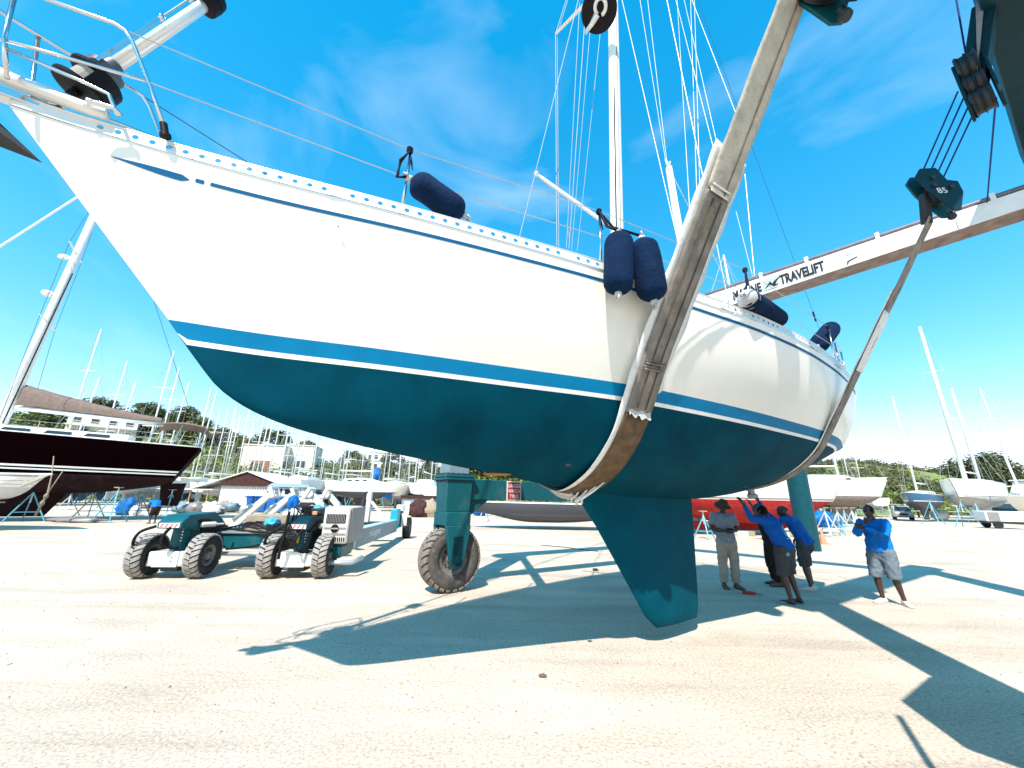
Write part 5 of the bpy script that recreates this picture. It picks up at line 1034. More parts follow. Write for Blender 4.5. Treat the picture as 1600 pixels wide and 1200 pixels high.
# man in a brimmed hat looking down at something in his hands
pH = gp(1144, 919)
tH_, MH, gH = person('man in wide camouflage hat, grey shirt and khaki trousers looking down at his hands', pH, 176,
    dict(look=(0, 1, -0.55), head=(0, 0.06, 1.60), re=(0.27, -0.02, 1.14), le=(-0.27, -0.02, 1.14), rw=(0.09, 0.20, 1.12), lw=(-0.09, 0.20, 1.12), rp=(-1, 0, 0), lp=(1, 0, 0), ra=(0.14, -0.02, 0.08), la=(-0.10, 0.0, 0.08), rk=(0.13, 0.02, 0.5), lk=(-0.10, 0.03, 0.5)), 1.76, M_SHIRTG, 0.42, M_KHAKI, 0.95, M_BOOTS, 'hat', 1.06)
tag(MB().box(MH @ Vector((0, 0.25, 1.13)), (0.13, 0.05, 0.07)).build('camera_device', M_BLACK, loc=MH @ Vector((0, 0.25, 1.09)), bevel=0.008), 'small black device held by the man in the camouflage hat', 'device')
# three men working under the stern
pA = gp(1240, 943)
tA_, MA, gA = person('man in royal blue shirt and charcoal shorts reaching up to the hull', pA, 25,
    dict(pel=(0.02, 0.0, 0.94), chest=(-0.06, 0.10, 1.26), neck=(-0.10, 0.16, 1.43), head=(-0.13, 0.24, 1.55), look=(-0.15, 1, 0.25), rs=(0.10, 0.15, 1.38), ls=(-0.27, 0.15, 1.40), re=(0.16, 0.38, 1.50), le=(-0.52, 0.18, 1.42), rw=(0.12, 0.42, 1.74), lw=(-0.60, 0.26, 1.68), rp=(0, 1, 0), lp=(0, 1, 0),
         rk=(0.10, 0.04, 0.5), lk=(-0.11, 0.03, 0.5), ra=(0.12, -0.04, 0.08), la=(-0.10, -0.03, 0.08)), 1.74, M_SHIRTB, 1.5, M_CHAR, 0.5, M_BOOTS, None, 1.04, barefoot=True)
pBm = gp(1268, 922)
tB_, MB_, gB = person('man in blue T-shirt and dark cap bending forward next to the teal post', pBm, 48,
    dict(pel=(0, -0.05, 0.93), chest=(-0.04, 0.08, 1.25), neck=(-0.05, 0.17, 1.42), head=(-0.06, 0.26, 1.53), look=(-0.1, 1, 0.05), rs=(0.15, 0.12, 1.38), ls=(-0.24, 0.14, 1.38), re=(0.34, -0.02, 1.18), le=(-0.28, 0.40, 1.35), rw=(0.22, 0.12, 1.00), lw=(-0.22, 0.55, 1.55), lp=(0, 1, 0)), 1.74, M_SHIRTB, 0.42, M_CHAR, 0.5, M_SHOE, 'cap', 1.04)
pCm = gp(1215, 915)
tC_, MC, gC = person('man in dark shirt half hidden behind the two men in blue', pCm, 75,
    dict(chest=(0, 0.06, 1.27), neck=(0, 0.1, 1.45), head=(0, 0.16, 1.58), look=(0, 1, 0.3), re=(0.22, 0.26, 1.38), le=(-0.24, 0.22, 1.38), rw=(0.16, 0.34, 1.64), lw=(-0.18, 0.32, 1.66), rp=(0, 1, 0), lp=(0, 1, 0), rk=(0.1, 0.05, 0.5), lk=(-0.12, 0.02, 0.5)), 1.74, M_DKBR, 0.42, M_DKBR, 0.95, M_BOOTS, None, 1.03)
# slippers of the barefoot man, print on the shirts
tag(MB().prism([gp(1222, 943)+Vector((a, b_, 0.006)) for a, b_ in ((0, 0), (0.09, -0.02), (0.12, 0.10), (0.10, 0.24), (0.03, 0.26), (-0.01, 0.14))], (0, 0, 0.02)).build('sandal', M_FEND, loc=gp(1222, 943), bevel=0.006), 'white sandal lying beside the bare feet of the reaching man', 'sandal')
def patch_on(Mf, pts, material, name, parent, back=True):
    b = MB(); b.tube([Mf @ Vector(p) for p in pts], 0.007, 5); return b.build(name, material, parent, smooth=True)
M_PRINT = mat('pale blue print', (0.12, 0.50, 0.62), 0.8)
def proj_print(obj, Mf, pts, closed, name, parent, r=0.006):
    # drop the print onto the cloth: cast from behind the figure
    me_o = obj; bpy.context.view_layer.update(); out = []
    inv = me_o.matrix_world.inverted()
    for p in pts:
        o0 = inv @ (Mf @ Vector((p[0], p[1]-0.6, p[2]))); o1 = inv @ (Mf @ Vector((p[0], p[1]+0.3, p[2]))); hit, loc, nrm, _ = me_o.ray_cast(o0, (o1-o0).normalized())
        if hit: out.append(me_o.matrix_world @ (loc+nrm*0.003))
    if len(out) > 1: MB().tube(out, r, 5).build(name, M_PRINT, parent, smooth=True)
for ch in tA_.children:
    if ch.name.startswith('shirt'):
        cx, cy, cz = 0.0, 0.0, 1.22
        proj_print(ch, MA, [(cx+0.055*math.cos(a), 0, cz+0.085*math.sin(a)) for a in np.linspace(0, 2*PI, 20)], True, 'shirt_print', ch); proj_print(ch, MA, [(cx-0.03, 0, cz-0.05), (cx+0.0, 0, cz+0.06), (cx+0.02, 0, cz-0.03)], False, 'shirt_print', ch); proj_print(ch, MA, [(cx-0.04, 0, cz-0.125), (cx+0.05, 0, cz-0.13)], False, 'shirt_print', ch, 0.01)
    if ch.name.startswith('shorts'):
        proj_print(ch, MA, [(-0.11+0.028*math.cos(a), 0, 0.83+0.02*math.sin(a)) for a in np.linspace(0, 2*PI, 12)], True, 'pocket_badge', ch, 0.012)
# worker bent over under the maroon yacht
pW = gp(236, 818)
person('worker in bright blue shirt bending down under the maroon yacht', pW, 60,
    dict(pel=(0, -0.18, 0.86), chest=(0, 0.10, 1.10), neck=(0, 0.26, 1.18), head=(0, 0.38, 1.18), look=(0, 1, -0.7), rs=(0.19, 0.20, 1.15), ls=(-0.19, 0.20, 1.15), re=(0.22, 0.32, 0.92), le=(-0.22, 0.30, 0.9), rw=(0.12, 0.45, 0.74), lw=(-0.12, 0.44, 0.74), rh=(0.09, -0.18, 0.83), lh=(-0.09, -0.18, 0.83), rk=(0.12, 0.0, 0.47), lk=(-0.11, -0.02, 0.47), ra=(0.12, -0.08, 0.08), la=(-0.12, -0.10, 0.08)), 1.75, M_SHIRTB2, 0.42, M_DKBR, 0.5, M_BOOTS, 'cap', 1.05)
# ------------------------------------------------------------------ other boats in the yard
def yacht_bg(label, stern, head, L, B, zw, fs, fb, D, tops, bot, stripe=None, masts=(), keel=True, cabin=True, group=None, name='sailing_yacht', cabinm=M_GEL, longkeel=False, rake=0.10, nst=22, cover=None, stripem=None, transom_rake=0.03, rig=True, portwin=True):
    a = math.radians(head); X = Vector((math.cos(a), math.sin(a), 0)); Y = Vector((-math.sin(a), math.cos(a), 0)); S = Vector((stern[0], stern[1], 0))
    def Q(x, y, z): return S+X*x+Y*y+Vector((0, 0, z))
    t = thing(name, label, 'sailboat' if masts else 'boat', Q(L/2, 0, 0), group)
    def half(u): return max(0.02, B/2*(0.72+0.28*math.sin(min(1, u/0.42)*PI/2)) if u < 0.42 else B/2*max(0.012, 1-((u-0.42)/0.58)**2.2))
    def zsh(u): return zw+fs+(fb-fs)*u**2
    us = [i/nst for i in range(nst+1)]; T_, W_, Bt = [], [], []
    for u in us:
        e = 0.5+0.5*math.cos(PI*max(0, (u-0.55)/0.45)); eb = 0.35+0.65*math.sin(min(1, u/0.45)*PI/2); zk = zw-D*(e if u > 0.55 else eb)
        xr = lambda z: u*L - (rake*L*max(0, (zsh(1)-z)/(zsh(1)-zw+0.01))*max(0, (u-0.6)/0.4)**2) - transom_rake*L*(1-u)**6*(zsh(u)-z)/fs*-1
        hb = half(u); hw = hb*0.90
        T_.append([(xr(zsh(u)+(zw-zsh(u))*i/5), hb+(hw-hb)*(i/5)+0.06*math.sin(PI*i/5)*min(1, hb), zsh(u)+(zw-zsh(u))*i/5) for i in range(6)])
        Bt.append([(xr(zw+(zk-zw)*math.sin(i/8*PI/2)), hw*math.cos(i/8*PI/2)**0.8, zw+(zk-zw)*math.sin(i/8*PI/2)) for i in range(9)])
    def zone(rows, nm, m_):
        b = MB()
        for sg in (1, -1): b.grid([[Q(x, sg*y, z) for x, y, z in r] for r in rows], flip=sg < 0)
        return b.build(nm, m_, t, smooth=True, merge=0.002)
    hz = zone(T_, 'topsides', tops); zone(Bt, 'underbody', bot)
    ring_ = [Q(*p) for p in T_[0]+Bt[0][1:]]+[Q(p[0], -p[1], p[2]) for p in reversed(T_[0]+Bt[0][1:])]; MB().add(ring_, [list(range(len(ring_)))]).build('transom', tops, t)
    MB().grid([[Q(r[0][0], q*(r[0][1]-0.02), r[0][2]-0.01+0.06*(1-q*q)) for q in (-1, -0.5, 0, 0.5, 1)] for r in T_]).build('deck', M_WPAINT, t, smooth=True)
    MB().tube([Q(*T_[i][0]) for i in range(nst+1)]+[Q(r[0][0], -r[0][1], r[0][2]) for r in reversed(T_)], 0.035, 6).build('rub_rail', M_WPAINT, t, smooth=True)
    if stripe:
        for (f0, f1) in stripe:
            for sg in (1, -1):
                def sp(r, f): i = min(4, int(f*5)); g_ = f*5-i; p = [r[i][k]*(1-g_)+r[i+1][k]*g_ for k in range(3)]; return Q(p[0], sg*(p[1]+0.008), p[2])
                MB().grid([[sp(r, f0), sp(r, f1)] for r in T_[:-1]]).build('stripe', stripem or M_WPAINT, t, smooth=True)
    if cabin:
        rows = []; x0, x1 = 0.22*L, 0.70*L; zc_ = zsh(0.45); ch = 0.42 if L < 13 else 0.45
        for i in range(11):
            x = x0+(x1-x0)*i/10; w_ = 0.30*B*(1 if i < 6 else 1-0.45*((i-6)/4)**2); e = 1 if i < 7 else max(0.05, 1-((i-6)/4.2)**1.6)
            rows.append([Q(x, q*w_*k_, zc_+ch*h_*e) for q, k_, h_ in ((-1, 1, -0.1), (-1, 0.93, 0.8), (-1, 0.6, 1.0), (0, 0, 1.08), (1, 0.6, 1.0), (1, 0.93, 0.8), (1, 1, -0.1))])
        cb_ = MB().grid(rows).build('coachroof', cabinm, t, smooth='auto'); MB().add([p for p in rows[0]], [list(range(7))]).build('companionway', cabinm, cb_)
        if portwin:
            for sg in (1, -1):
                for i in (1, 3, 5):
                    xa, xb_ = x0+(x1-x0)*i/10, x0+(x1-x0)*(i+1.4)/10; w_ = 0.30*B*0.975
                    MB().add([Q(xa, sg*(w_+0.02), zc_+ch*0.25), Q(xb_, sg*(w_+0.02), zc_+ch*0.25), Q(xb_-0.15, sg*(w_+0.005), zc_+ch*0.65), Q(xa, sg*(w_+0.005), zc_+ch*0.65)], [(0, 1, 2, 3)]).build('cabin_window', M_GLASS, cb_)
    if keel:
        zk = zw-D+0.15; xs = (0.34*L, 0.62*L) if not longkeel else (0.10*L, 0.70*L); zb = 0.22
        P = [Q(xs[0], 0.13, zk), Q(xs[1], 0.13, zk), Q(xs[1]-(0.10*L), 0.09, zb), Q(xs[0]+(0.04*L), 0.09, zb)]; P2 = [Q(xs[0], -0.13, zk), Q(xs[1], -0.13, zk), Q(xs[1]-(0.10*L), -0.09, zb), Q(xs[0]+(0.04*L), -0.09, zb)]
        MB().hexa([P2[3], P2[2], P[2], P[3], P2[0], P2[1], P[1], P[0]]).build('keel', bot, t, bevel=0.04)
        if not longkeel: MB().hexa([Q(0.03*L, -0.03, 0.8), Q(0.085*L, -0.05, 0.8), Q(0.085*L, 0.05, 0.8), Q(0.03*L, 0.03, 0.8), Q(0.02*L, -0.04, zw-D*0.25), Q(0.10*L, -0.06, zw-D*0.3), Q(0.10*L, 0.06, zw-D*0.3), Q(0.02*L, 0.04, zw-D*0.25)]).build('rudder', bot, t, bevel=0.02)
    for k_, (fr, h_, r_) in enumerate(masts):
        zb = zsh(0.5)+0.4; m_ = MB().tube([Q(fr*L, 0, zb-0.5), Q(fr*L-0.02*h_, 0, zb+h_*0.6), Q(fr*L-0.03*h_, 0, zb+h_)], [r_, r_, r_*0.65], 8).build('mast', M_WPAINT, t, smooth=True)
        for f_ in ((0.36, 0.68) if h_ > 13 else (0.5,)):
            MB().tube([Q(fr*L-0.03*h_*f_, -1.0, zb+h_*f_), Q(fr*L-0.03*h_*f_, 1.0, zb+h_*f_)], 0.035, 6).build('spreader', M_WPAINT, m_)
        if rig:
            b = MB()
            for sg in (1, -1): f_ = 0.68 if h_ > 13 else 0.5; b.tube([Q(fr*L-0.03*h_, 0, zb+h_), Q(fr*L-0.03*h_*f_, sg*1.0, zb+h_*f_), Q(fr*L-0.2, sg*B*0.46, zsh(0.5))], 0.012, 4); b.tube([Q(fr*L-0.02*h_, 0, zb+h_*0.45), Q(fr*L+0.5, sg*B*0.46, zsh(0.5))], 0.012, 4)
            b.tube([Q(fr*L-0.03*h_, 0, zb+h_), Q(0.98*L if k_ == 0 else fr*L+1.5, 0, zsh(1) if k_ == 0 else zb)], 0.014, 4); b.tube([Q(fr*L-0.03*h_, 0, zb+h_), Q(0.0, 0, zsh(0))], 0.012, 4); b.build('rigging', M_WIRE, m_)
        if k_ == 0: MB().tube([Q(fr*L-0.1, 0, zb+0.9), Q(fr*L-min(0.42*L, 5.5), 0, zb+0.9)], 0.08, 8).build('boom', M_WPAINT, m_, smooth=True)
    return t, Q, zsh, half
stand_proto = {}
def boat_stand(label, foot, h, spread, m_, head=0.0, group='boat stands holding up the yachts'):
    foot = Vector((foot[0], foot[1], 0)); t = thing('boat_stand', label, 'boat stand', foot, group); topp = foot+Vector((0, 0, h))
    for k in range(3):
        a = head+k*2*PI/3; MB().beam(foot+Vector((spread*math.cos(a), spread*math.sin(a), 0.0)), topp-Vector((0, 0, 0.22)), 0.05, 0.05).build('leg', m_, t)
    MB().tube([topp-Vector((0, 0, h*0.45)), topp], 0.035, 8).build('screw_post', M_STANDW, t); MB().box(topp+Vector((0, 0, 0.02)), (0.3, 0.3, 0.05)).build('pad', M_WOOD, t)
    b = MB()
    for k in range(3):
        a, c = head+k*2*PI/3, head+(k+1)*2*PI/3; f_ = 0.32; b.beam(foot+Vector((spread*(1-f_)*math.cos(a), spread*(1-f_)*math.sin(a), (h-0.2)*f_)), foot+Vector((spread*(1-f_)*math.cos(c), spread*(1-f_)*math.sin(c), (h-0.2)*f_)), 0.03, 0.03)
    b.build('brace', m_, t); return t

# maroon yacht on the left with its taupe sail cover
dk, QD, zsD, hfD = yacht_bg('long dark maroon yacht on stands with white deck and taupe sail cover', (-21.5, 27.0), 216.87, 16.5, 4.5, 2.55, 2.0, 2.35, 1.15, M_MAROON, M_MAROON2, stripe=[(0.80, 0.85), (0.89, 0.93)], masts=(), cabin=True, transom_rake=0.06, cabinm=M_GEL, longkeel=False)
zb = 6.0
mD = MB().tube([QD(9.1, 0, 4.6), QD(8.9, 0, 11), QD(8.6, 0, 23)], [0.27, 0.26, 0.2], 12, flat=0.7).build('mast', M_WPAINT, dk, smooth=True)
MB().tube([QD(8.98, 0.16, 5.2), QD(8.6, 0.14, 15)], 0.03, 6).build('mast_groove', M_BLACK, mD)
for z_ in (11.5, 16.5): MB().tube([QD(8.85, -1.4, z_), QD(8.85, 1.4, z_)], 0.05, 6).build('spreader', M_WPAINT, mD)
MB().lathe(QD(9.3, 0, 13.2), (0, 0, 1), [(0, 0.2), (0.1, 0.28), (0.25, 0.28), (0.32, 0.15)], 16).build('radar_dome', M_WPAINT, mD, smooth=True); MB().box(QD(9.25, 0, 16.0), (0.5, 0.3, 0.25)).build('mast_light', M_WPAINT, mD, bevel=0.03)
bD = MB().tube([QD(8.8, 0, 6.18), QD(2.3, 0, 6.0)], 0.14, 10).build('boom', M_WPAINT, dk, smooth=True)
rows = []
for i in range(25):
    u = i/24; hh = 0.95*(1-u)**1.4+0.30; w_ = 0.20-0.06*u; sg_ = 0.05*math.sin(9*u); x = 8.75-6.3*u
    rows.append([QD(x, w_*c_*(1+0.1*mnoise.noise(Vector((i, k_, 1)))), 6.30-0.18*u+hh*f_+0.03*mnoise.noise(Vector((i*0.8, k_*1.1, 5)))) for k_, (c_, f_) in enumerate(((-1, 0), (-1.15, 0.3), (-0.8, 0.7), (0, 1.0), (0.8, 0.7), (1.15, 0.3), (1, 0)))])
MB().grid(rows).build('sail_cover', M_TAUPE, bD, smooth=True)
rows = [[QD(2.6-2.9*i/8, q*1.7, 5.95+0.28*math.sin(PI*i/8)*(1-0.3*q*q)-0.16*q*q-(0.3 if i == 8 else 0)) for q in (-1, -0.6, -0.2, 0.2, 0.6, 1)] for i in range(9)]
bi = MB().grid(rows).build('bimini', M_TAUPE, dk, smooth=True); bi.modifiers.new('s', 'SOLIDIFY').thickness = 0.03
b = MB()
for x in (2.4, 1.2, -0.1):
    for q in (-1, 1): b.tube([QD(x, q*1.65, 5.9), QD(x+0.3, q*1.75, 4.5)], 0.03, 6)
for x in np.linspace(0.3, 14, 9):
    for q in (-1, 1): b.tube([QD(x, q*(hfD(x/16.5)-0.1), zsD(x/16.5)), QD(x, q*(hfD(x/16.5)-0.1), zsD(x/16.5)+0.65)], 0.02, 6)
for q in (-1, 1):
    for h_ in (0.35, 0.65): b.tube([QD(x, q*(hfD(x/16.5)-0.1), zsD(x/16.5)+h_) for x in np.linspace(0.3, 14, 12)], 0.012, 4)
b.build('guard_rail', M_STEEL, dk)
for k_, x in enumerate((5.0, 7.0)): MB().beam(QD(x, -2.3, zsD(0.4)+0.1), QD(x+1.2, -2.2, zsD(0.45)-0.05), 0.12, 0.10).build('passerelle', M_WPAINT, dk)
MB().tube([QD(8.6, 0, 23), QD(8.85, -1.4, 16.5), QD(8.85, -1.4, 11.5), QD(8.6, -2.0, 4.7)], 0.014, 4).build('shroud', M_WIREDK, dk); MB().tube([QD(8.6, 0, 23), QD(8.85, 1.4, 16.5), QD(8.85, 1.4, 11.5), QD(8.6, 2.0, 4.7)], 0.014, 4).build('shroud', M_WIREDK, dk); MB().tube([QD(8.6, 0, 23), QD(0, 0, 4.7)], 0.014, 4).build('backstay', M_WIREDK, dk)
MB().tube([QD(8.6, 0, 23), QD(16.3, 0, 5.1)], 0.06, 8).build('furled_genoa', M_WPAINT, dk)
# ropes hanging from its rail to a float
rp0 = at(84, 713, 21.0); rp1 = at(75, 770, 20.6); rp2 = at(55, 806, 20.4)
rt_ = thing('hanging_rope', 'old knotted rope hanging down in front of the maroon hull', 'rope', rp2); MB().tube([rp0, (rp0+rp1)/2+Vector((0.05, 0, 0)), rp1, rp2], [0.025, 0.025, 0.05, 0.05], 7).build('strand', M_ROPE, rt_, smooth=True); MB().tube([at(99, 735, 21), rp1], 0.025, 6).build('strand', M_ROPE, rt_, smooth=True)
for q in (0.15, 0.45): MB().sphere(rp1+(rp2-rp1)*q, 0.12, 10, (0.8, 0.8, 1.2)).build('knot', M_ROPE, rt_, smooth=True)
for k_, (u, v, h_, m_, lb) in enumerate(((36, 815, 1.75, M_STAND, 'blue boat stand nearest the left edge below the white dinghy bow'), (100, 806, 1.5, M_STANDW, 'pale stand in the shadow between blue stands under the maroon hull'), (137, 810, 1.6, M_STANDW, 'pale boat stand left of the blue tarp under the maroon yacht'), (170, 816, 1.85, M_STAND, 'blue tripod stand in front of the blue tarp bundle'), (212, 809, 1.6, M_STAND, 'blue stand just left of the bending worker'), (258, 811, 1.8, M_STAND, 'blue stand right of the bending worker, under the stern'))):
    boat_stand(lb, gp(u, v), h_, 0.85, m_, 0.4+k_)
sack('tarp_bundle', 'blue tarpaulin bundle under the maroon hull between two stands', gp(172, 806)+Vector((0, 1.0, 0.55)), 0.75, M_BLUEPL, 'tarpaulin', 3, (0.75, 0.6, 0.8)); sack('sack', 'pale sack on the ground under the maroon keel', gp(197, 806)+Vector((0, 0.6, 0.3)), 0.45, M_STUCCO2, 'sack', 5, (0.7, 0.6, 0.8)); sack('sack', 'grey sheet lying flat under the maroon yacht', gp(120, 816)+Vector((0, 0, 0.12)), 1.1, M_GREY, 'sheet', 8, (1.4, 0.5, 0.12))
# clinker dinghy whose bow pokes in on the left
w0 = at(79, 745, 17.0)
dg_, QG, _, _ = yacht_bg('white open boat, only its bow visible at the left edge', (w0.x-5.4, w0.y+0.3), -3, 5.4, 1.9, w0.z-0.45, 0.5, 0.55, 0.55, M_WPAINT, mat('grey white planking', (0.55, 0.56, 0.54), 0.6, var=0.08), masts=(), keel=False, cabin=False, name='open_boat', stripe=[(0.1, 0.2), (0.5, 0.53), (0.78, 0.81)], stripem=M_GREY, rake=0.22, portwin=False)
for x in (1.2, 3.4): boat_stand('slim stand under the white open boat at the left edge, nearer the %s' % ('bow' if x > 2 else 'stern'), QG(x, 0, 0), w0.z-1.1, 0.5, M_STANDW)
# red bottomed yacht behind the men
yacht_bg('white yacht with bright red bottom propped up behind the men', (8.0, 22.6), 6, 12.5, 3.8, 1.86, 1.1, 1.4, 1.35, M_GEL, M_REDHULL, keel=True, longkeel=True, masts=((0.58, 15, 0.09),), stripe=[(0.9, 0.96)], stripem=M_GREY)
for k_, x in enumerate((12.4, 14.6)):
    for q in range(2): tag(MB().box((x+0.5*q, 21.9+0.2*q, 0.12), (0.55, 0.4, 0.24)).build('timber_block', M_WOOD if q else M_STUCCO2, loc=(x+0.5*q, 21.9+0.2*q, 0), bevel=0.02), ('pale' if not q else 'brown')+' block under the %s end of the red keel' % ('left' if k_ == 0 else 'right'), 'block')
boat_stand('turquoise stand beside the keel under the left end of the red hull', gp(1103, 842), 1.25, 0.55, M_STAND, 0.3)
sack('scrap_heap', 'pale scrap heap in the dark under the red yacht beside the keel', gp(1100, 832)+Vector((0, 2.0, 0.75)), 0.6, M_STUCCO2, 'scrap', 12, (1.4, 0.5, 0.8))
# slate grey launch behind the hoist beam
yacht_bg('low slate grey boat hull with white gunwale behind the hoist beam', (6.8, 24.3), 180, 9.6, 2.8, 0.86, 0.58, 0.62, 0.50, M_GREYHULL, M_GREYHULL, keel=False, cabin=False, masts=(), name='motor_launch', rake=0.08)
boat_stand('pale stand at the bow of the slate grey boat', gp(757, 815), 1.35, 0.5, M_STANDW, 0.9); boat_stand('stand at the stern of the slate grey boat, next to the keel', gp(905, 812), 1.1, 0.4, M_STANDW, 0.2)
b = MB(); b.prism([gp(843, 812)+Vector((x, 0, z)) for x, z in ((0, 0.12), (1.8, 0.12), (2.0, 0.6), (-0.4, 0.6))], (0, 1.0, 0)); tag(b.build('cradle', M_GREY, loc=gp(850, 812)), 'grey steel cradle under the slate grey boat', 'cradle')
tag(MB().box(gp(850, 813)+Vector((0, 0.3, 0.06)), (0.5, 0.5, 0.12)).build('timber_block', M_STUCCO2, loc=gp(850, 813)+Vector((0, 0.3, 0))), 'left of two pale blocks below the grey cradle', 'block'); tag(MB().box(gp(877, 813)+Vector((0, 0.3, 0.06)), (0.5, 0.5, 0.12)).build('timber_block', M_STUCCO2, loc=gp(877, 813)+Vector((0, 0.3, 0))), 'right of two pale blocks below the grey cradle', 'block')
sack('tarp_bundle', 'blue tarpaulin under the bow of the slate grey boat', gp(752, 806)+Vector((0, 0, 0.5)), 1.0, M_BLUEPL, 'tarpaulin', 14, (1.0, 0.5, 0.5)); sack('crate_heap', 'pale boxes stacked under the slate grey boat by the stand', gp(780, 810)+Vector((0, 0.5, 0.5)), 0.6, M_STUCCO2, 'boxes', 15, (1.0, 0.5, 0.6))
# boats on the right
yacht_bg('left of two pale yachts side by side right of the teal post', (28.5, 41.0), -14, 9.0, 3.4, 2.75, 1.35, 1.6, 1.0, M_GEL, mat('brown grey bottom', (0.20, 0.16, 0.14), 0.8, var=0.2), masts=((0.55, 12, 0.10),))
yacht_bg('right of two pale yachts, its rounded bow showing beside the lone man', (27.0, 37.5), 2, 9.2, 3.3, 2.5, 1.3, 1.5, 0.9, M_GEL, mat('brown grey bottom', (0.20, 0.16, 0.14), 0.8), masts=())
yacht_bg('small blue yacht on stands with a white deck and slender mast', (52.4, 49.4), 210, 8.6, 2.9, 2.15, 0.85, 1.05, 0.75, M_NAVYHULL, M_GREYHULL, masts=((0.55, 11.6, 0.11),), stripe=[(0.82, 0.90)])
yacht_bg('big white ketch seen from the bow with two tall masts', (62.8, 52.0), 209, 14.0, 4.7, 2.85, 1.65, 2.0, 1.25, M_GEL, M_PALEHULL, masts=((0.58, 20.5, 0.22), (0.16, 12.5, 0.16)), stripe=[(0.93, 0.97)], stripem=M_GREY, longkeel=True)
for k_, (u, v) in enumerate(((1462, 820), (1512, 826), (1533, 818), (1545, 813))): boat_stand('light blue stand under the ketch, number %s from the left' % ('one', 'two', 'three', 'four')[k_], gp(u, min(v, 824)), 2.3, 1.0, M_STAND, k_)
mc = thing('motor_cruiser', 'white motor cruiser on a cradle at the right edge', 'motorboat', (61.7, 41, 0))
b = MB(); b.prism([(55.2, 41, 1.9), (55.8, 41, 1.35), (64.2, 41, 1.35), (64.2, 41, 3.0), (54.6, 41, 3.0)], (0, 3, 0)); b.build('hull', M_GEL, mc, bevel=0.08); b = MB(); b.prism([(54.8, 41.4, 3.0), (64.2, 41.4, 3.0), (64.2, 41.4, 4.5), (55.7, 41.4, 4.5)], (0, 2.2, 0)); cabm = b.build('cabin', M_GEL, mc, bevel=0.06); MB().box((58.2, 41.39, 3.85), (3.8, 0.03, 0.6)).build('cabin_window', M_GLASS, cabm)
MB().box((59.2, 42.4, 4.62), (7.6, 2.6, 0.12)).build('hardtop', M_WPAINT, mc, bevel=0.03); MB().tube([(54.8, 42.5, 3), (54.4, 42.5, 7.4)], 0.1, 8).build('mast', M_WPAINT, mc)
for x in (55.7, 58.2): MB().beam((x, 41.2, 0), (x-0.5, 41.4, 1.5), 0.14, 0.14).build('cradle_leg', M_YELLOW, mc)
# vehicles
car = thing('parked_car', 'beige off-road car parked below the small blue yacht', 'car', gp(1415, 813)); cc = gp(1415, 813); dx = Vector((0.77, -0.64, 0)); dy = Vector((0.64, 0.77, 0)); uz = Vector((0, 0, 1))
def CP(x, y, z): return cc+dx*x+dy*y+uz*z
b = MB(); b.prism([CP(-0.9, 0.0, 0.35), CP(-0.9, -0.02, 0.95), CP(-0.9, 1.0, 1.05), CP(-0.9, 4.3, 1.05), CP(-0.9, 4.3, 0.35)], dx*1.8); b.build('body', M_CAR, car, bevel=0.08)
b = MB(); b.hexa([CP(-0.84, 1.0, 1.05), CP(0.84, 1.0, 1.05), CP(0.84, 4.2, 1.05), CP(-0.84, 4.2, 1.05), CP(-0.7, 1.6, 1.72), CP(0.7, 1.6, 1.72), CP(0.72, 4.1, 1.72), CP(-0.72, 4.1, 1.72)]); cb2 = b.build('cabin', M_CAR, car, bevel=0.06)
MB().add([CP(-0.74, 1.0, 1.12), CP(0.74, 1.0, 1.12), CP(0.62, 1.5, 1.64), CP(-0.62, 1.5, 1.64)], [(0, 1, 2, 3)]).build('windscreen', M_GLASS, car)
for x in (-0.65, 0.65): MB().box(CP(x, -0.02, 0.78), (0.3, 0.06, 0.18), dx, dy).build('headlight', M_FEND, car)
MB().box(CP(0, -0.03, 0.72), (0.7, 0.06, 0.2), dx, dy).build('grille', M_BLACK, car); MB().box(CP(0, -0.08, 0.48), (1.75, 0.15, 0.18), dx, dy).build('bumper', M_GREY, car, bevel=0.03)
for x in (-0.78, 0.78):
    for y in (0.8, 3.4): MB().lathe(CP(x-0.11, y, 0.34), dx, [(0, 0.3), (0.03, 0.34), (0.19, 0.34), (0.22, 0.3)], 18).build('wheel', M_TYRED, car)
vn = thing('box_trailer', 'white box trailer with a grey tailboard near the right edge', 'trailer', gp(1556, 828)); vc = gp(1552, 826); vx = Vector((0.93, -0.36, 0)); vy = Vector((0.36, 0.93, 0))
def VP(x, y, z): return vc+vx*x+vy*y+uz*z
MB().box(VP(1.3, 0.9, 1.0), (2.9, 1.5, 0.85), vx, vy).build('body', M_WPAINT, vn, bevel=0.06); MB().box(VP(0.35, 0.14, 1.0), (0.75, 0.04, 0.7), vx, vy).build('side_panel', M_GREY, vn, bevel=0.01); MB().box(VP(1.3, 0.9, 0.5), (3.0, 1.4, 0.14), vx, vy).build('chassis', M_DARKSTEEL, vn)
for y in (0.2, 1.6): MB().lathe(VP(0.5, y-0.1, 0.3), vy, [(0, 0.26), (0.02, 0.3), (0.18, 0.3), (0.2, 0.26)], 16).build('wheel', M_TYRED, vn)
MB().tube([VP(2.7, 0.9, 0.5), VP(3.7, 0.9, 0.45)], 0.05, 8).build('drawbar', M_DARKSTEEL, vn)
b = MB(); b.sphere(gp(1478, 815)+Vector((0, 0.5, 0.7)), 0.75, 16, (1.2, 1, 0.85)); tag(b.build('mooring_buoy', M_FEND, loc=gp(1478, 815), smooth=True), 'round white buoy on the ground beside the ketch stands', 'buoy')
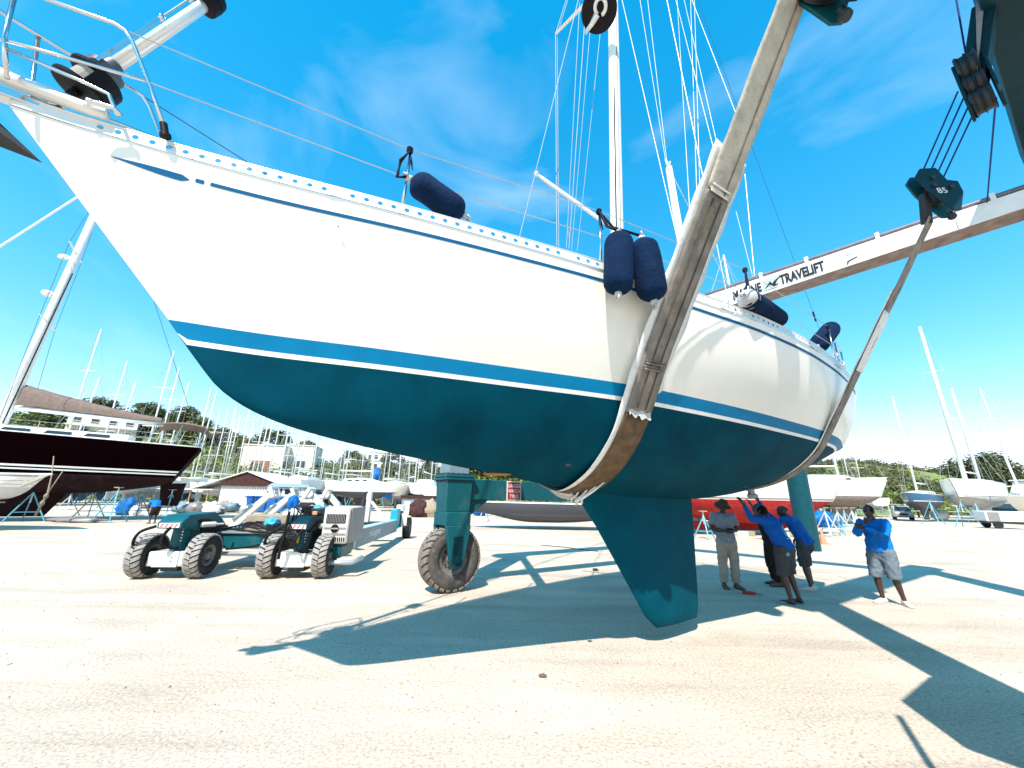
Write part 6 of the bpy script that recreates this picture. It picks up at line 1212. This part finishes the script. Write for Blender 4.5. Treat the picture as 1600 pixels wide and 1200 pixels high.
# stacked stands and tarpaulin right of the teal post
for k_, (u, v) in enumerate(((1296, 838), (1306, 834), (1316, 838), (1326, 834), (1338, 832))): boat_stand('pale stand, %s of five stored together beside the teal post' % ('leftmost', 'second from left', 'middle', 'second from right', 'rightmost')[k_], gp(u, v), 1.5, 0.75, M_STANDW if k_ % 2 == 0 else M_STAND, 0.5*k_, 'boat stands stored by the post')
sack('tarp_bundle', 'dark blue tarpaulin stored behind the five stands by the teal post', gp(1308, 826)+Vector((0, 1.5, 0.6)), 1.2, M_BLUEPL, 'tarpaulin', 21, (1.3, 0.6, 0.5))
cn = thing('traffic_cone', 'faded orange traffic cone right of the teal post', 'cone', gp(1287, 850)); b = MB(); b.lathe(gp(1287, 850), (0, 0, 1), [(0.03, 0.14), (0.6, 0.03), (0.62, 0.02)], 16); b.build('cone_body', M_ORANGE, cn, smooth='auto'); MB().box(gp(1287, 850)+Vector((0, 0, 0.015)), (0.38, 0.38, 0.03)).build('cone_base', M_ORANGE, cn)
# teal post behind the men
pp = gp(1266, 860); po = thing('steel_post', 'thick teal steel post standing behind the men in blue', 'post', pp); MB().tube([pp, pp+Vector((0, 0, 5.6))], 0.36, 20).build('shaft', mat('post teal paint', (0.003, 0.055, 0.068), 0.5, spec=0.2, var=0.12), po, smooth='auto'); MB().box(pp+Vector((0.34, 0.1, 2.8)), (0.16, 0.3, 5.4)).build('side_rail', M_BLUGREY, po, bevel=0.01); MB().box(pp+Vector((0, 0, 5.65)), (0.9, 0.9, 0.1)).build('cap_plate', M_TEALD, po)
# red tool and cables on the ground
tp = gp(1160, 928); tt = thing('caulking_gun', 'red hand tool lying at the feet of the man in the hat', 'tool', tp); MB().tube([tp+Vector((0, 0, 0.03)), tp+Vector((0.20, -0.09, 0.03))], 0.03, 8).build('tool_body', M_RED, tt, smooth=True); MB().tube([tp+Vector((0.20, -0.09, 0.03)), tp+Vector((0.32, -0.13, 0.02))], 0.012, 6).build('nozzle', M_GREY, tt)
for k_, (pts, lb) in enumerate(((((845, 852), (880, 856), (905, 858), (935, 862)), 'thin dark cable lying on the ground behind the keel'), (((1450, 1128), (1490, 1160), (1530, 1195), (1545, 1215)), None))):
    if lb: tag(MB().tube([gp(u, v)+Vector((0, 0.15*math.sin(i*2.1), 0.012)) for i, (u, v) in enumerate(pts)], 0.012, 6).build('cable', M_RUBBER, loc=gp(*pts[0]), smooth=True), lb, 'cable')
sack('rubble', 'small dark lump of dirt on the pale ground in the foreground', gp(848, 1058)+Vector((0, 0, 0.012)), 0.035, M_BOOTS, 'rubble', 31, (1.2, 0.7, 0.5))
sack('crumpled_wrapper', 'small crumpled dark scrap on the ground left of the keel', gp(930, 892)+Vector((0, 0, 0.03)), 0.06, M_CHAR, 'scrap', 33, (1.3, 0.8, 0.5))

# ------------------------------------------------------------------ clutter between transporter and mast forest
sh = thing('shed', 'low white corrugated shed with a brown gable roof', 'shed', (-29, 46, 0))
b = MB(); b.box((-28.3, 46.5, 1.25), (7.0, 5, 2.5)); b.build('wall', M_SHEDW, sh)
for k_ in range(24): MB().box((-31.6+0.29*k_, 43.97, 1.25), (0.10, 0.06, 2.48)).build('corrugation', M_SHEDW, sh)
b = MB(); b.prism([(-32.3, 43.7, 2.45), (-24.6, 43.7, 2.45), (-28.9, 43.7, 3.95)], (0, 5.6, 0)); b.build('roof_gable', M_ROOFBR, sh)
for x0, x1 in ((-34.8, -28.9), (-24.2, -28.9)): b = MB(); b.add([(x0, 43.5, 2.4 if x0 > -30 else 2.05), (x1, 43.5, 4.02), (x1, 49.5, 4.02), (x0, 49.5, 2.4 if x0 > -30 else 2.05)], [(0, 1, 2, 3)]); o = b.build('roof_sheet', M_STUCCO2, sh); o.modifiers.new('s', 'SOLIDIFY').thickness = 0.08
MB().box((-25.9, 43.93, 1.0), (1.5, 0.1, 1.9)).build('door_opening', M_DKBR, sh)
b = MB(); b.box((-35.5, 44.6, 2.0), (7.0, 3.2, 0.10)); b.build('lean_to_roof', M_SHEDW, sh)
for x in (-38.5, -34.5, -32.6): MB().beam((x, 43.3, 0), (x, 43.3, 1.95), 0.1, 0.1).build('lean_to_post', M_WOOD, sh)
skp = thing('skip', 'bright blue steel skip beside the shed', 'skip', gp(412, 801)); s0 = gp(412, 801)
b = MB(); b.hexa([s0+Vector(p) for p in ((-1.6, 0, 0.08), (1.6, 0, 0.08), (1.6, 1.8, 0.08), (-1.6, 1.8, 0.08), (-1.9, 0, 1.4), (1.9, 0, 1.4), (1.9, 1.8, 1.4), (-1.9, 1.8, 1.4))]); b.build('bin', mat('skip blue paint', (0.01, 0.10, 0.34), 0.5, var=0.12), skp); MB().box(s0+Vector((0, 0.9, 1.42)), (3.95, 1.95, 0.1)).build('rim', mat('skip blue paint', (0.01, 0.10, 0.34)), skp)
for x in (-0.9, 0, 0.9): MB().box(s0+Vector((x, -0.09, 0.75)), (0.1, 0.1, 1.3)).build('rib', mat('skip blue paint', (0.01, 0.1, 0.34)), skp)
rnd = random.Random(11)
bits = [('blue grey float', M_BLUGREY, 'float'), ('white plastic drum', M_STUCCO2, 'drum'), ('light blue float', M_LBLUE, 'float'), ('grey canvas bundle', M_GREY, 'bundle'), ('brown timber offcut heap', M_WOOD, 'timber'), ('tan bucket', M_ROPE, 'bucket')]
for k_ in range(14):
    u = 282+6.6*k_+rnd.uniform(-2, 2); v = 801+rnd.uniform(-2, 3); nm, m_, ct = bits[k_ % 6]; r = rnd.uniform(0.35, 0.6)
    where = ('leftmost in the scrap row below the shed', 'second from the left in the scrap row', 'third from the left in the scrap row', 'beside the shed post in the scrap row', 'in the left half of the scrap row', 'left of the middle of the scrap row', 'at the middle of the scrap row', 'just right of the middle of the scrap row', 'right of centre in the scrap row', 'in the right half of the scrap row', 'fourth from the blue skip', 'third from the blue skip', 'second from the blue skip', 'next to the blue skip')[k_]
    c = gp(u, v)+Vector((0, 0, r*0.75))
    sack(ct if ct != 'timber' else 'timber_heap', nm+', '+where, c, r, m_, ct, 40+k_, (rnd.uniform(0.8, 1.4), 0.8, rnd.uniform(0.7, 1.0)))
# grey cabin boat and white hull
cbp = (-25.5, 41.5)
cbt, QC, _, _ = yacht_bg('small grey roofed cabin boat right of the blue skip', cbp, 8, 6.4, 2.3, 0.9, 0.55, 0.8, 0.5, M_GEL, M_GREYHULL, keel=False, cabin=False, masts=(), name='cabin_boat', rake=0.12)
MB().hexa([QC(1.2, -0.9, 1.4), QC(4.4, -0.8, 1.5), QC(4.4, 0.8, 1.5), QC(1.2, 0.9, 1.4), QC(1.4, -0.8, 2.35), QC(4.0, -0.7, 2.35), QC(4.0, 0.7, 2.35), QC(1.4, 0.8, 2.35)]).build('wheelhouse', M_GEL, cbt, bevel=0.04)
for x in (1.75, 2.65, 3.5): MB().box(QC(x, -0.86, 1.92), (0.6, 0.06, 0.5), (math.cos(0.14), math.sin(0.14), 0), (-math.sin(0.14), math.cos(0.14), 0)).build('wheelhouse_window', M_GLASS, cbt)
MB().hexa([QC(0.6, -1.2, 2.36), QC(4.9, -1.0, 2.36), QC(4.9, 1.0, 2.36), QC(0.6, 1.2, 2.36), QC(1.0, -0.9, 2.75), QC(4.4, -0.7, 2.7), QC(4.4, 0.7, 2.7), QC(1.0, 0.9, 2.75)]).build('canopy', M_BLUGREY, cbt, bevel=0.04)
yacht_bg('white yacht hull stored side-on behind the transporter engine box', (-21.0, 46.0), 2, 9.0, 3.0, 2.1, 1.0, 1.15, 0.8, M_GEL, M_GREYHULL, masts=((0.55, 12, 0.08),), keel=True)
yacht_bg('white yacht with rounded stern facing the camera behind the transporter', (-13.6, 46.5), 100, 9.0, 3.1, 2.0, 1.0, 1.15, 0.9, M_GEL, M_PALEHULL, masts=((0.55, 13, 0.08),), keel=True)
yacht_bg('pale motor boat stored left of the tall hoist wheel', (-10.5, 48), 8, 8.5, 3.2, 1.8, 1.1, 1.3, 0.7, M_GEL, M_GREYHULL, masts=(), keel=False, name='motor_boat')
wsh = thing('workshop_hut', 'small pale hut with a dark top behind the rear of the transporter', 'hut', (-9.8, 42, 0)); MB().box((-9.4, 42, 0.75), (3.2, 2, 1.5)).build('wall', M_BLUGREY, wsh); MB().box((-9.4, 42, 1.65), (3.5, 2.2, 0.3)).build('roof', M_ROOFBR, wsh); MB().box((-9.2, 40.98, 0.8), (0.9, 0.05, 0.4)).build('window', M_FEND, wsh); MB().box((-10.4, 40.97, 0.6), (0.6, 0.05, 1.2)).build('door', M_SHEDW, wsh)
for k_, (u, v) in enumerate(((655, 808), (668, 808), (678, 806))): sack('scrap_heap', ('rusty', 'brown', 'dark')[k_]+' heap of scrap left of the big hoist wheel column', gp(u, v)+Vector((0, 0, 0.6)), 0.9, (M_ROOFBR, M_WOOD, M_CHAR)[k_], 'scrap', 60+k_, (1.0, 0.7, 0.9))
tag(MB().lathe(gp(625, 806), (0, 0, 1), [(0, 0.35), (0.9, 0.38), (0.95, 0.3)], 16).build('white_drum', M_STUCCO2, loc=gp(625, 806), smooth='auto'), 'white drum standing behind the rear end of the transporter', 'drum')
for k_, (u, v, Y) in enumerate(((606, 768, 46), (588, 741, 52))): sack('folded_sail', 'bright blue covered sail bundle %s among the masts' % ('lower and right' if k_ == 0 else 'upper and left'), at(u, v, Y), 0.75, M_BLUEPL, 'sail bundle', 70+k_, (0.7, 0.5, 1.0))

# ------------------------------------------------------------------ forest of masts: rows of stored yachts
protos = []
for k_, (L, h_, tp_, bt_) in enumerate(((9.5, 13.0, M_GEL, M_GREYHULL), (11.5, 15.5, M_WPAINT, M_NAVYHULL), (10.5, 14.0, M_GEL, M_PALEHULL))):
    pr, Qp, _, _ = yacht_bg('white stored yacht in the crowded rows of masts behind the transporter', (0, 0), 90, L, L*0.32, 2.2, 1.05, 1.25, 0.9, tp_, bt_, masts=((0.56, h_, 0.085),), nst=12, group='stored yachts in the mast forest', rig=True, portwin=False)
    for e in (-1, 1):
        for x in (0.3, 0.65): MB().beam(Qp(x*L, e*1.6, 0), Qp(x*L, e*1.0, 1.75), 0.09, 0.09).build('prop', M_STAND, pr)
    protos.append(pr)
rnd = random.Random(21); spots = []
for u in np.linspace(300, 712, 40):
    Y = rnd.choice((54, 60, 66, 73, 80)); spots.append((u+rnd.uniform(-6, 6), Y, None))
for u, Y in ((62, 44), (96, 48), (205, 43), (222, 50), (250, 55), (128, 56), (1330, 70), (1352, 64), (1585, 58), (1570, 66), (285, 60), (160, 60)): spots.append((u, Y, 1))
for i, (u, Y, sp_) in enumerate(spots):
    o = protos[i] if i < 3 else copy_tree(protos[rnd.randrange(3)])
    p = at(u, 775, Y); o.location = (p.x, p.y, 0); o.rotation_euler = (0, 0, rnd.uniform(-0.5, 0.5)+(PI if rnd.random() < 0.5 else 0)); sc_ = rnd.uniform(0.85, 1.1); o.scale = (sc_, sc_, sc_)
    if sp_: o['label'] = 'white stored yacht standing behind the maroon yacht on the left' if u < 290 else 'white stored yacht far behind on the right side of the yard'; o['group'] = 'stored yachts behind the maroon yacht' if u < 290 else 'stored yachts far right'
# ------------------------------------------------------------------ buildings
def building(name, label, x0, x1, y, z0, z1, dep, m_, rows=2, cols=3, roof=None, flat=True, rot=0.0, balcony=False, winm=M_GLASS):
    c = Vector(((x0+x1)/2, y, z0)); t = thing(name, label, 'building', c); a = math.radians(rot); X = Vector((math.cos(a), math.sin(a), 0)); Y = Vector((-math.sin(a), math.cos(a), 0)); w = x1-x0; h = z1-z0
    def B(x, yy, z): return c+X*x+Y*yy+Vector((0, 0, z))
    MB().box(B(0, dep/2, h/2-1.5), (w, dep, h+3), X, Y).build('wall', m_, t)
    if flat: MB().box(B(0, dep/2, h+0.12), (w+0.4, dep+0.4, 0.24), X, Y).build('parapet', m_, t, bevel=0.03)
    else:
        b = MB(); b.prism([B(-w/2-0.5, -0.5, h), B(-w/2-0.5, dep+0.5, h), B(-w/2-0.5, dep/2, h+min(2.2, dep*0.3))], X*(w+1)); b.build('roof', roof, t)
    for r in range(rows):
        for k in range(cols):
            x = -w/2+w*(k+0.5)/cols; z = h*(r+0.5)/rows; ww = w/cols*0.45; hh = h/rows*0.42
            f = MB().box(B(x, -0.04, z), (ww+0.25, 0.12, hh+0.25), X, Y).build('window', M_STUCCO2, t); MB().box(B(x, -0.115, z), (ww, 0.04, hh), X, Y).build('pane', winm, f)
        if balcony:
            MB().box(B(0, -0.9, h*r/rows+0.05), (w, 1.8, 0.2), X, Y).build('balcony', M_STUCCO2, t)
            MB().box(B(0, -1.75, h*r/rows+1.0), (w, 0.08, 0.12), X, Y).build('balcony_rail', M_STUCCO2, t)
    return t
building('tall_building', 'tall cream windowless block rising behind the shed and the masts', -61.5, -53.0, 90, 0.5, 12.4, 9, M_STUCCO, 1, 1, winm=M_ROOFT, rot=12)
building('tall_building', 'slim cream tower block right of the taller cream block', -54.5, -48.8, 96, 0.5, 13.2, 8, M_STUCCO, 1, 1, rot=12)
building('low_building', 'grey white annexe with small openings between the two cream blocks', -52.5, -45.5, 92, 0.5, 7.0, 6, M_STUCCO2, 3, 4, rot=10)
building('villa', 'long white house with a row of dark windows behind the masts', -45.6, -34.4, 108, 8.0, 11.0, 7, M_STUCCO2, 1, 6, rot=8)
building('villa', 'upper white house on the green slope above the long white house', -42, -36.5, 114, 11, 14.0, 6, M_STUCCO, 1, 3, flat=False, roof=M_STUCCO2, rot=8)
pa = at(158, 675, 92); building('apartment_block', 'pale apartment block with balconies seen under the taupe sail cover', pa.x-6, pa.x+6, 92, pa.z-5, pa.z+4.0, 8, M_STUCCO, 3, 4, roof=M_ROOFT, flat=False, rot=38, balcony=True)
ph = at(330, 682, 104); building('hill_house', 'house with a pale roof on the wooded hill left of the masts', ph.x-6, ph.x+5, 104, ph.z-2, ph.z+0.8, 7, M_STUCCO2, 1, 4, flat=False, roof=M_STUCCO2, rot=30)

# ------------------------------------------------------------------ trees and scrub
def leaves(b, c, r, n, size, rnd, flat=0.8):
    c = Vector(c)
    for i in range(n):
        d = Vector((rnd.gauss(0, 1), rnd.gauss(0, 1), rnd.gauss(0, 1))); d.normalize(); p = c+Vector((d.x*r, d.y*r, d.z*r*flat))*(rnd.random()**0.4)
        nrm = (d+Vector((rnd.uniform(-1, 1), rnd.uniform(-1, 1), rnd.uniform(-0.4, 1.2)))).normalized(); x, y = frame_of(nrm); s = size*rnd.uniform(0.5, 1.2)
        k = len(b.v); b.v += [p-x*s*0.5, p+y*s*0.32, p+x*s*0.5, p-y*s*0.32]; b.f.append([k, k+1, k+2, k+3]); b.m.append(0)
def tree(label, pos, h, r, lm, seed, n=90, clumps=26, leaf=0.4, group=None, name='tree'):
    rnd = random.Random(seed); p = Vector(pos); t = thing(name, label, 'tree', p, group); b = MB(); lean = Vector((rnd.uniform(-0.4, 0.4), rnd.uniform(-0.3, 0.3), 0)); th = h*0.5
    b.tube([p-Vector((0, 0, 0.3)), p+lean*0.3+Vector((0, 0, th*0.5)), p+lean+Vector((0, 0, th))], [h*0.035, h*0.026, h*0.016], 8); cr = MB()
    for i in range(clumps):
        a = rnd.uniform(0, 2*PI); z = rnd.uniform(0.28, 1.0); rr = r*math.sqrt(max(0.02, 1-((z-0.55)/0.5)**2))*rnd.uniform(0.35, 1.0); c = p+lean*z+Vector((rr*math.cos(a), rr*math.sin(a), h*z*0.93))
        if i < 8: b.tube([p+lean*0.8+Vector((0, 0, th*rnd.uniform(0.5, 1))), (p+lean+c)/2+Vector((0, 0, th*0.35)), c], [h*0.012, h*0.008, h*0.003], 6)
        leaves(cr, c, r*rnd.uniform(0.26, 0.44), n, leaf, rnd)
    b.build('trunk', M_BARK, t, smooth=True); cr.build('crown', lm, t, fixn=False); return t
tp_ = gp(1556, 806); tree('big dark green tree behind the ketch at the right', (74, 62, -0.2), 9.6, 5.2, M_LEAF2, 4, 260, 46, 0.42); tree('bushy lower tree right of the big dark tree', (82.5, 64, -0.2), 6.2, 3.6, M_LEAF1, 5, 160, 30, 0.4)
tree('low bushy tree between the blue yacht and the lone man', (50.5, 64, 0.2), 4.6, 3.6, M_LEAF3, 6, 160, 26, 0.4); tree('bright green shrub behind the blue yacht', (59, 66, 0.2), 4.4, 3.4, M_LEAF3, 7, 150, 24, 0.4); tree('dark shrub left of the ketch bow', (64, 63, 0), 3.8, 3.2, M_LEAF1, 8, 150, 24, 0.4)
tprot = [tree('green tree on the wooded hill behind the yard', (-96, 100, hill_l(-96, 100)), 8.0, 4.2, M_LEAF2, 15, 110, 24, 0.7, 'trees on the hill on the left'), tree('green tree on the wooded hill behind the yard', (-80, 98, hill_l(-80, 98)), 7.0, 3.8, M_LEAF1, 16, 110, 24, 0.7, 'trees on the hill on the left'), tree('green tree on the wooded hill behind the yard', (-30, 100, hill_l(-30, 100)), 6.5, 3.6, M_LEAF2, 17, 110, 24, 0.7, 'trees on the hill on the left')]
rnd = random.Random(9)
for x, y in ((-130, 104), (-122, 101), (-112, 103), (-106, 98), (-91, 104), (-86, 100), (-76, 102), (-70, 99), (-64, 104), (-40, 103), (-25, 99), (-20, 103), (-14, 100), (-8, 103), (-2, 99), (-56, 106), (-48, 118), (-138, 100), (-102, 92), (-98, 106)):
    o = copy_tree(tprot[rnd.randrange(3)]); o.location = (x, y, hill_l(x, y)-0.3); o.rotation_euler = (0, 0, rnd.uniform(0, 6)); s = rnd.uniform(0.6, 1.05); o.scale = (s, s, s*rnd.uniform(0.8, 1.1))
def scrub(name, label, hf, n, x0, x1, y0, y1, rr, lm, seed, per=46, leaf=0.75, keep=None):
    rnd = random.Random(seed); b = MB()
    for i in range(n):
        x, y = rnd.uniform(x0, x1), rnd.uniform(y0, y1); z = hf(x, y)
        if z < -0.2 or (keep and not keep(x, y)): continue
        r = rnd.uniform(*rr); leaves(b, (x, y, z+r*0.35), r, per, leaf, rnd, 0.75)
    tag(b.build(name, lm, fixn=False), label, 'vegetation', kind='stuff')
scrub('woodland', 'olive green woodland covering the hill on the left', hill_l, 1900, -170, 30, 64, 122, (1.3, 2.9), M_LEAF1, 3)
scrub('woodland_dark', 'darker bushes mixed through the wooded hill on the left', hill_l, 420, -170, 30, 66, 122, (1.0, 2.4), M_LEAF2, 4)
scrub('hill_scrub', 'dry scrub and bushes on the hill on the right', hill_r, 1500, 70, 330, 110, 225, (1.2, 3.4), M_SCRUB, 5, 40, 1.1, lambda x, y: mnoise.noise(Vector((x*0.03, y*0.03, 1))) > -0.12)
scrub('field_edge_scrub', 'green bushes along the foot of the right hill', hill_r, 420, 44, 150, 66, 92, (0.8, 1.9), M_LEAF1, 6, 50, 0.6)
fn = thing('fence', 'pale rail fence in front of the green field on the right', 'fence', (55, 61, 0))
for k_ in range(14): MB().beam((42+2.6*k_, 61, 0), (42+2.6*k_, 61, 2.0), 0.1, 0.1).build('post', M_STANDW, fn)
for z in (1.0, 1.9): MB().tube([(42, 61, z), (76, 61, z)], 0.045, 6).build('rail', M_STANDW, fn)
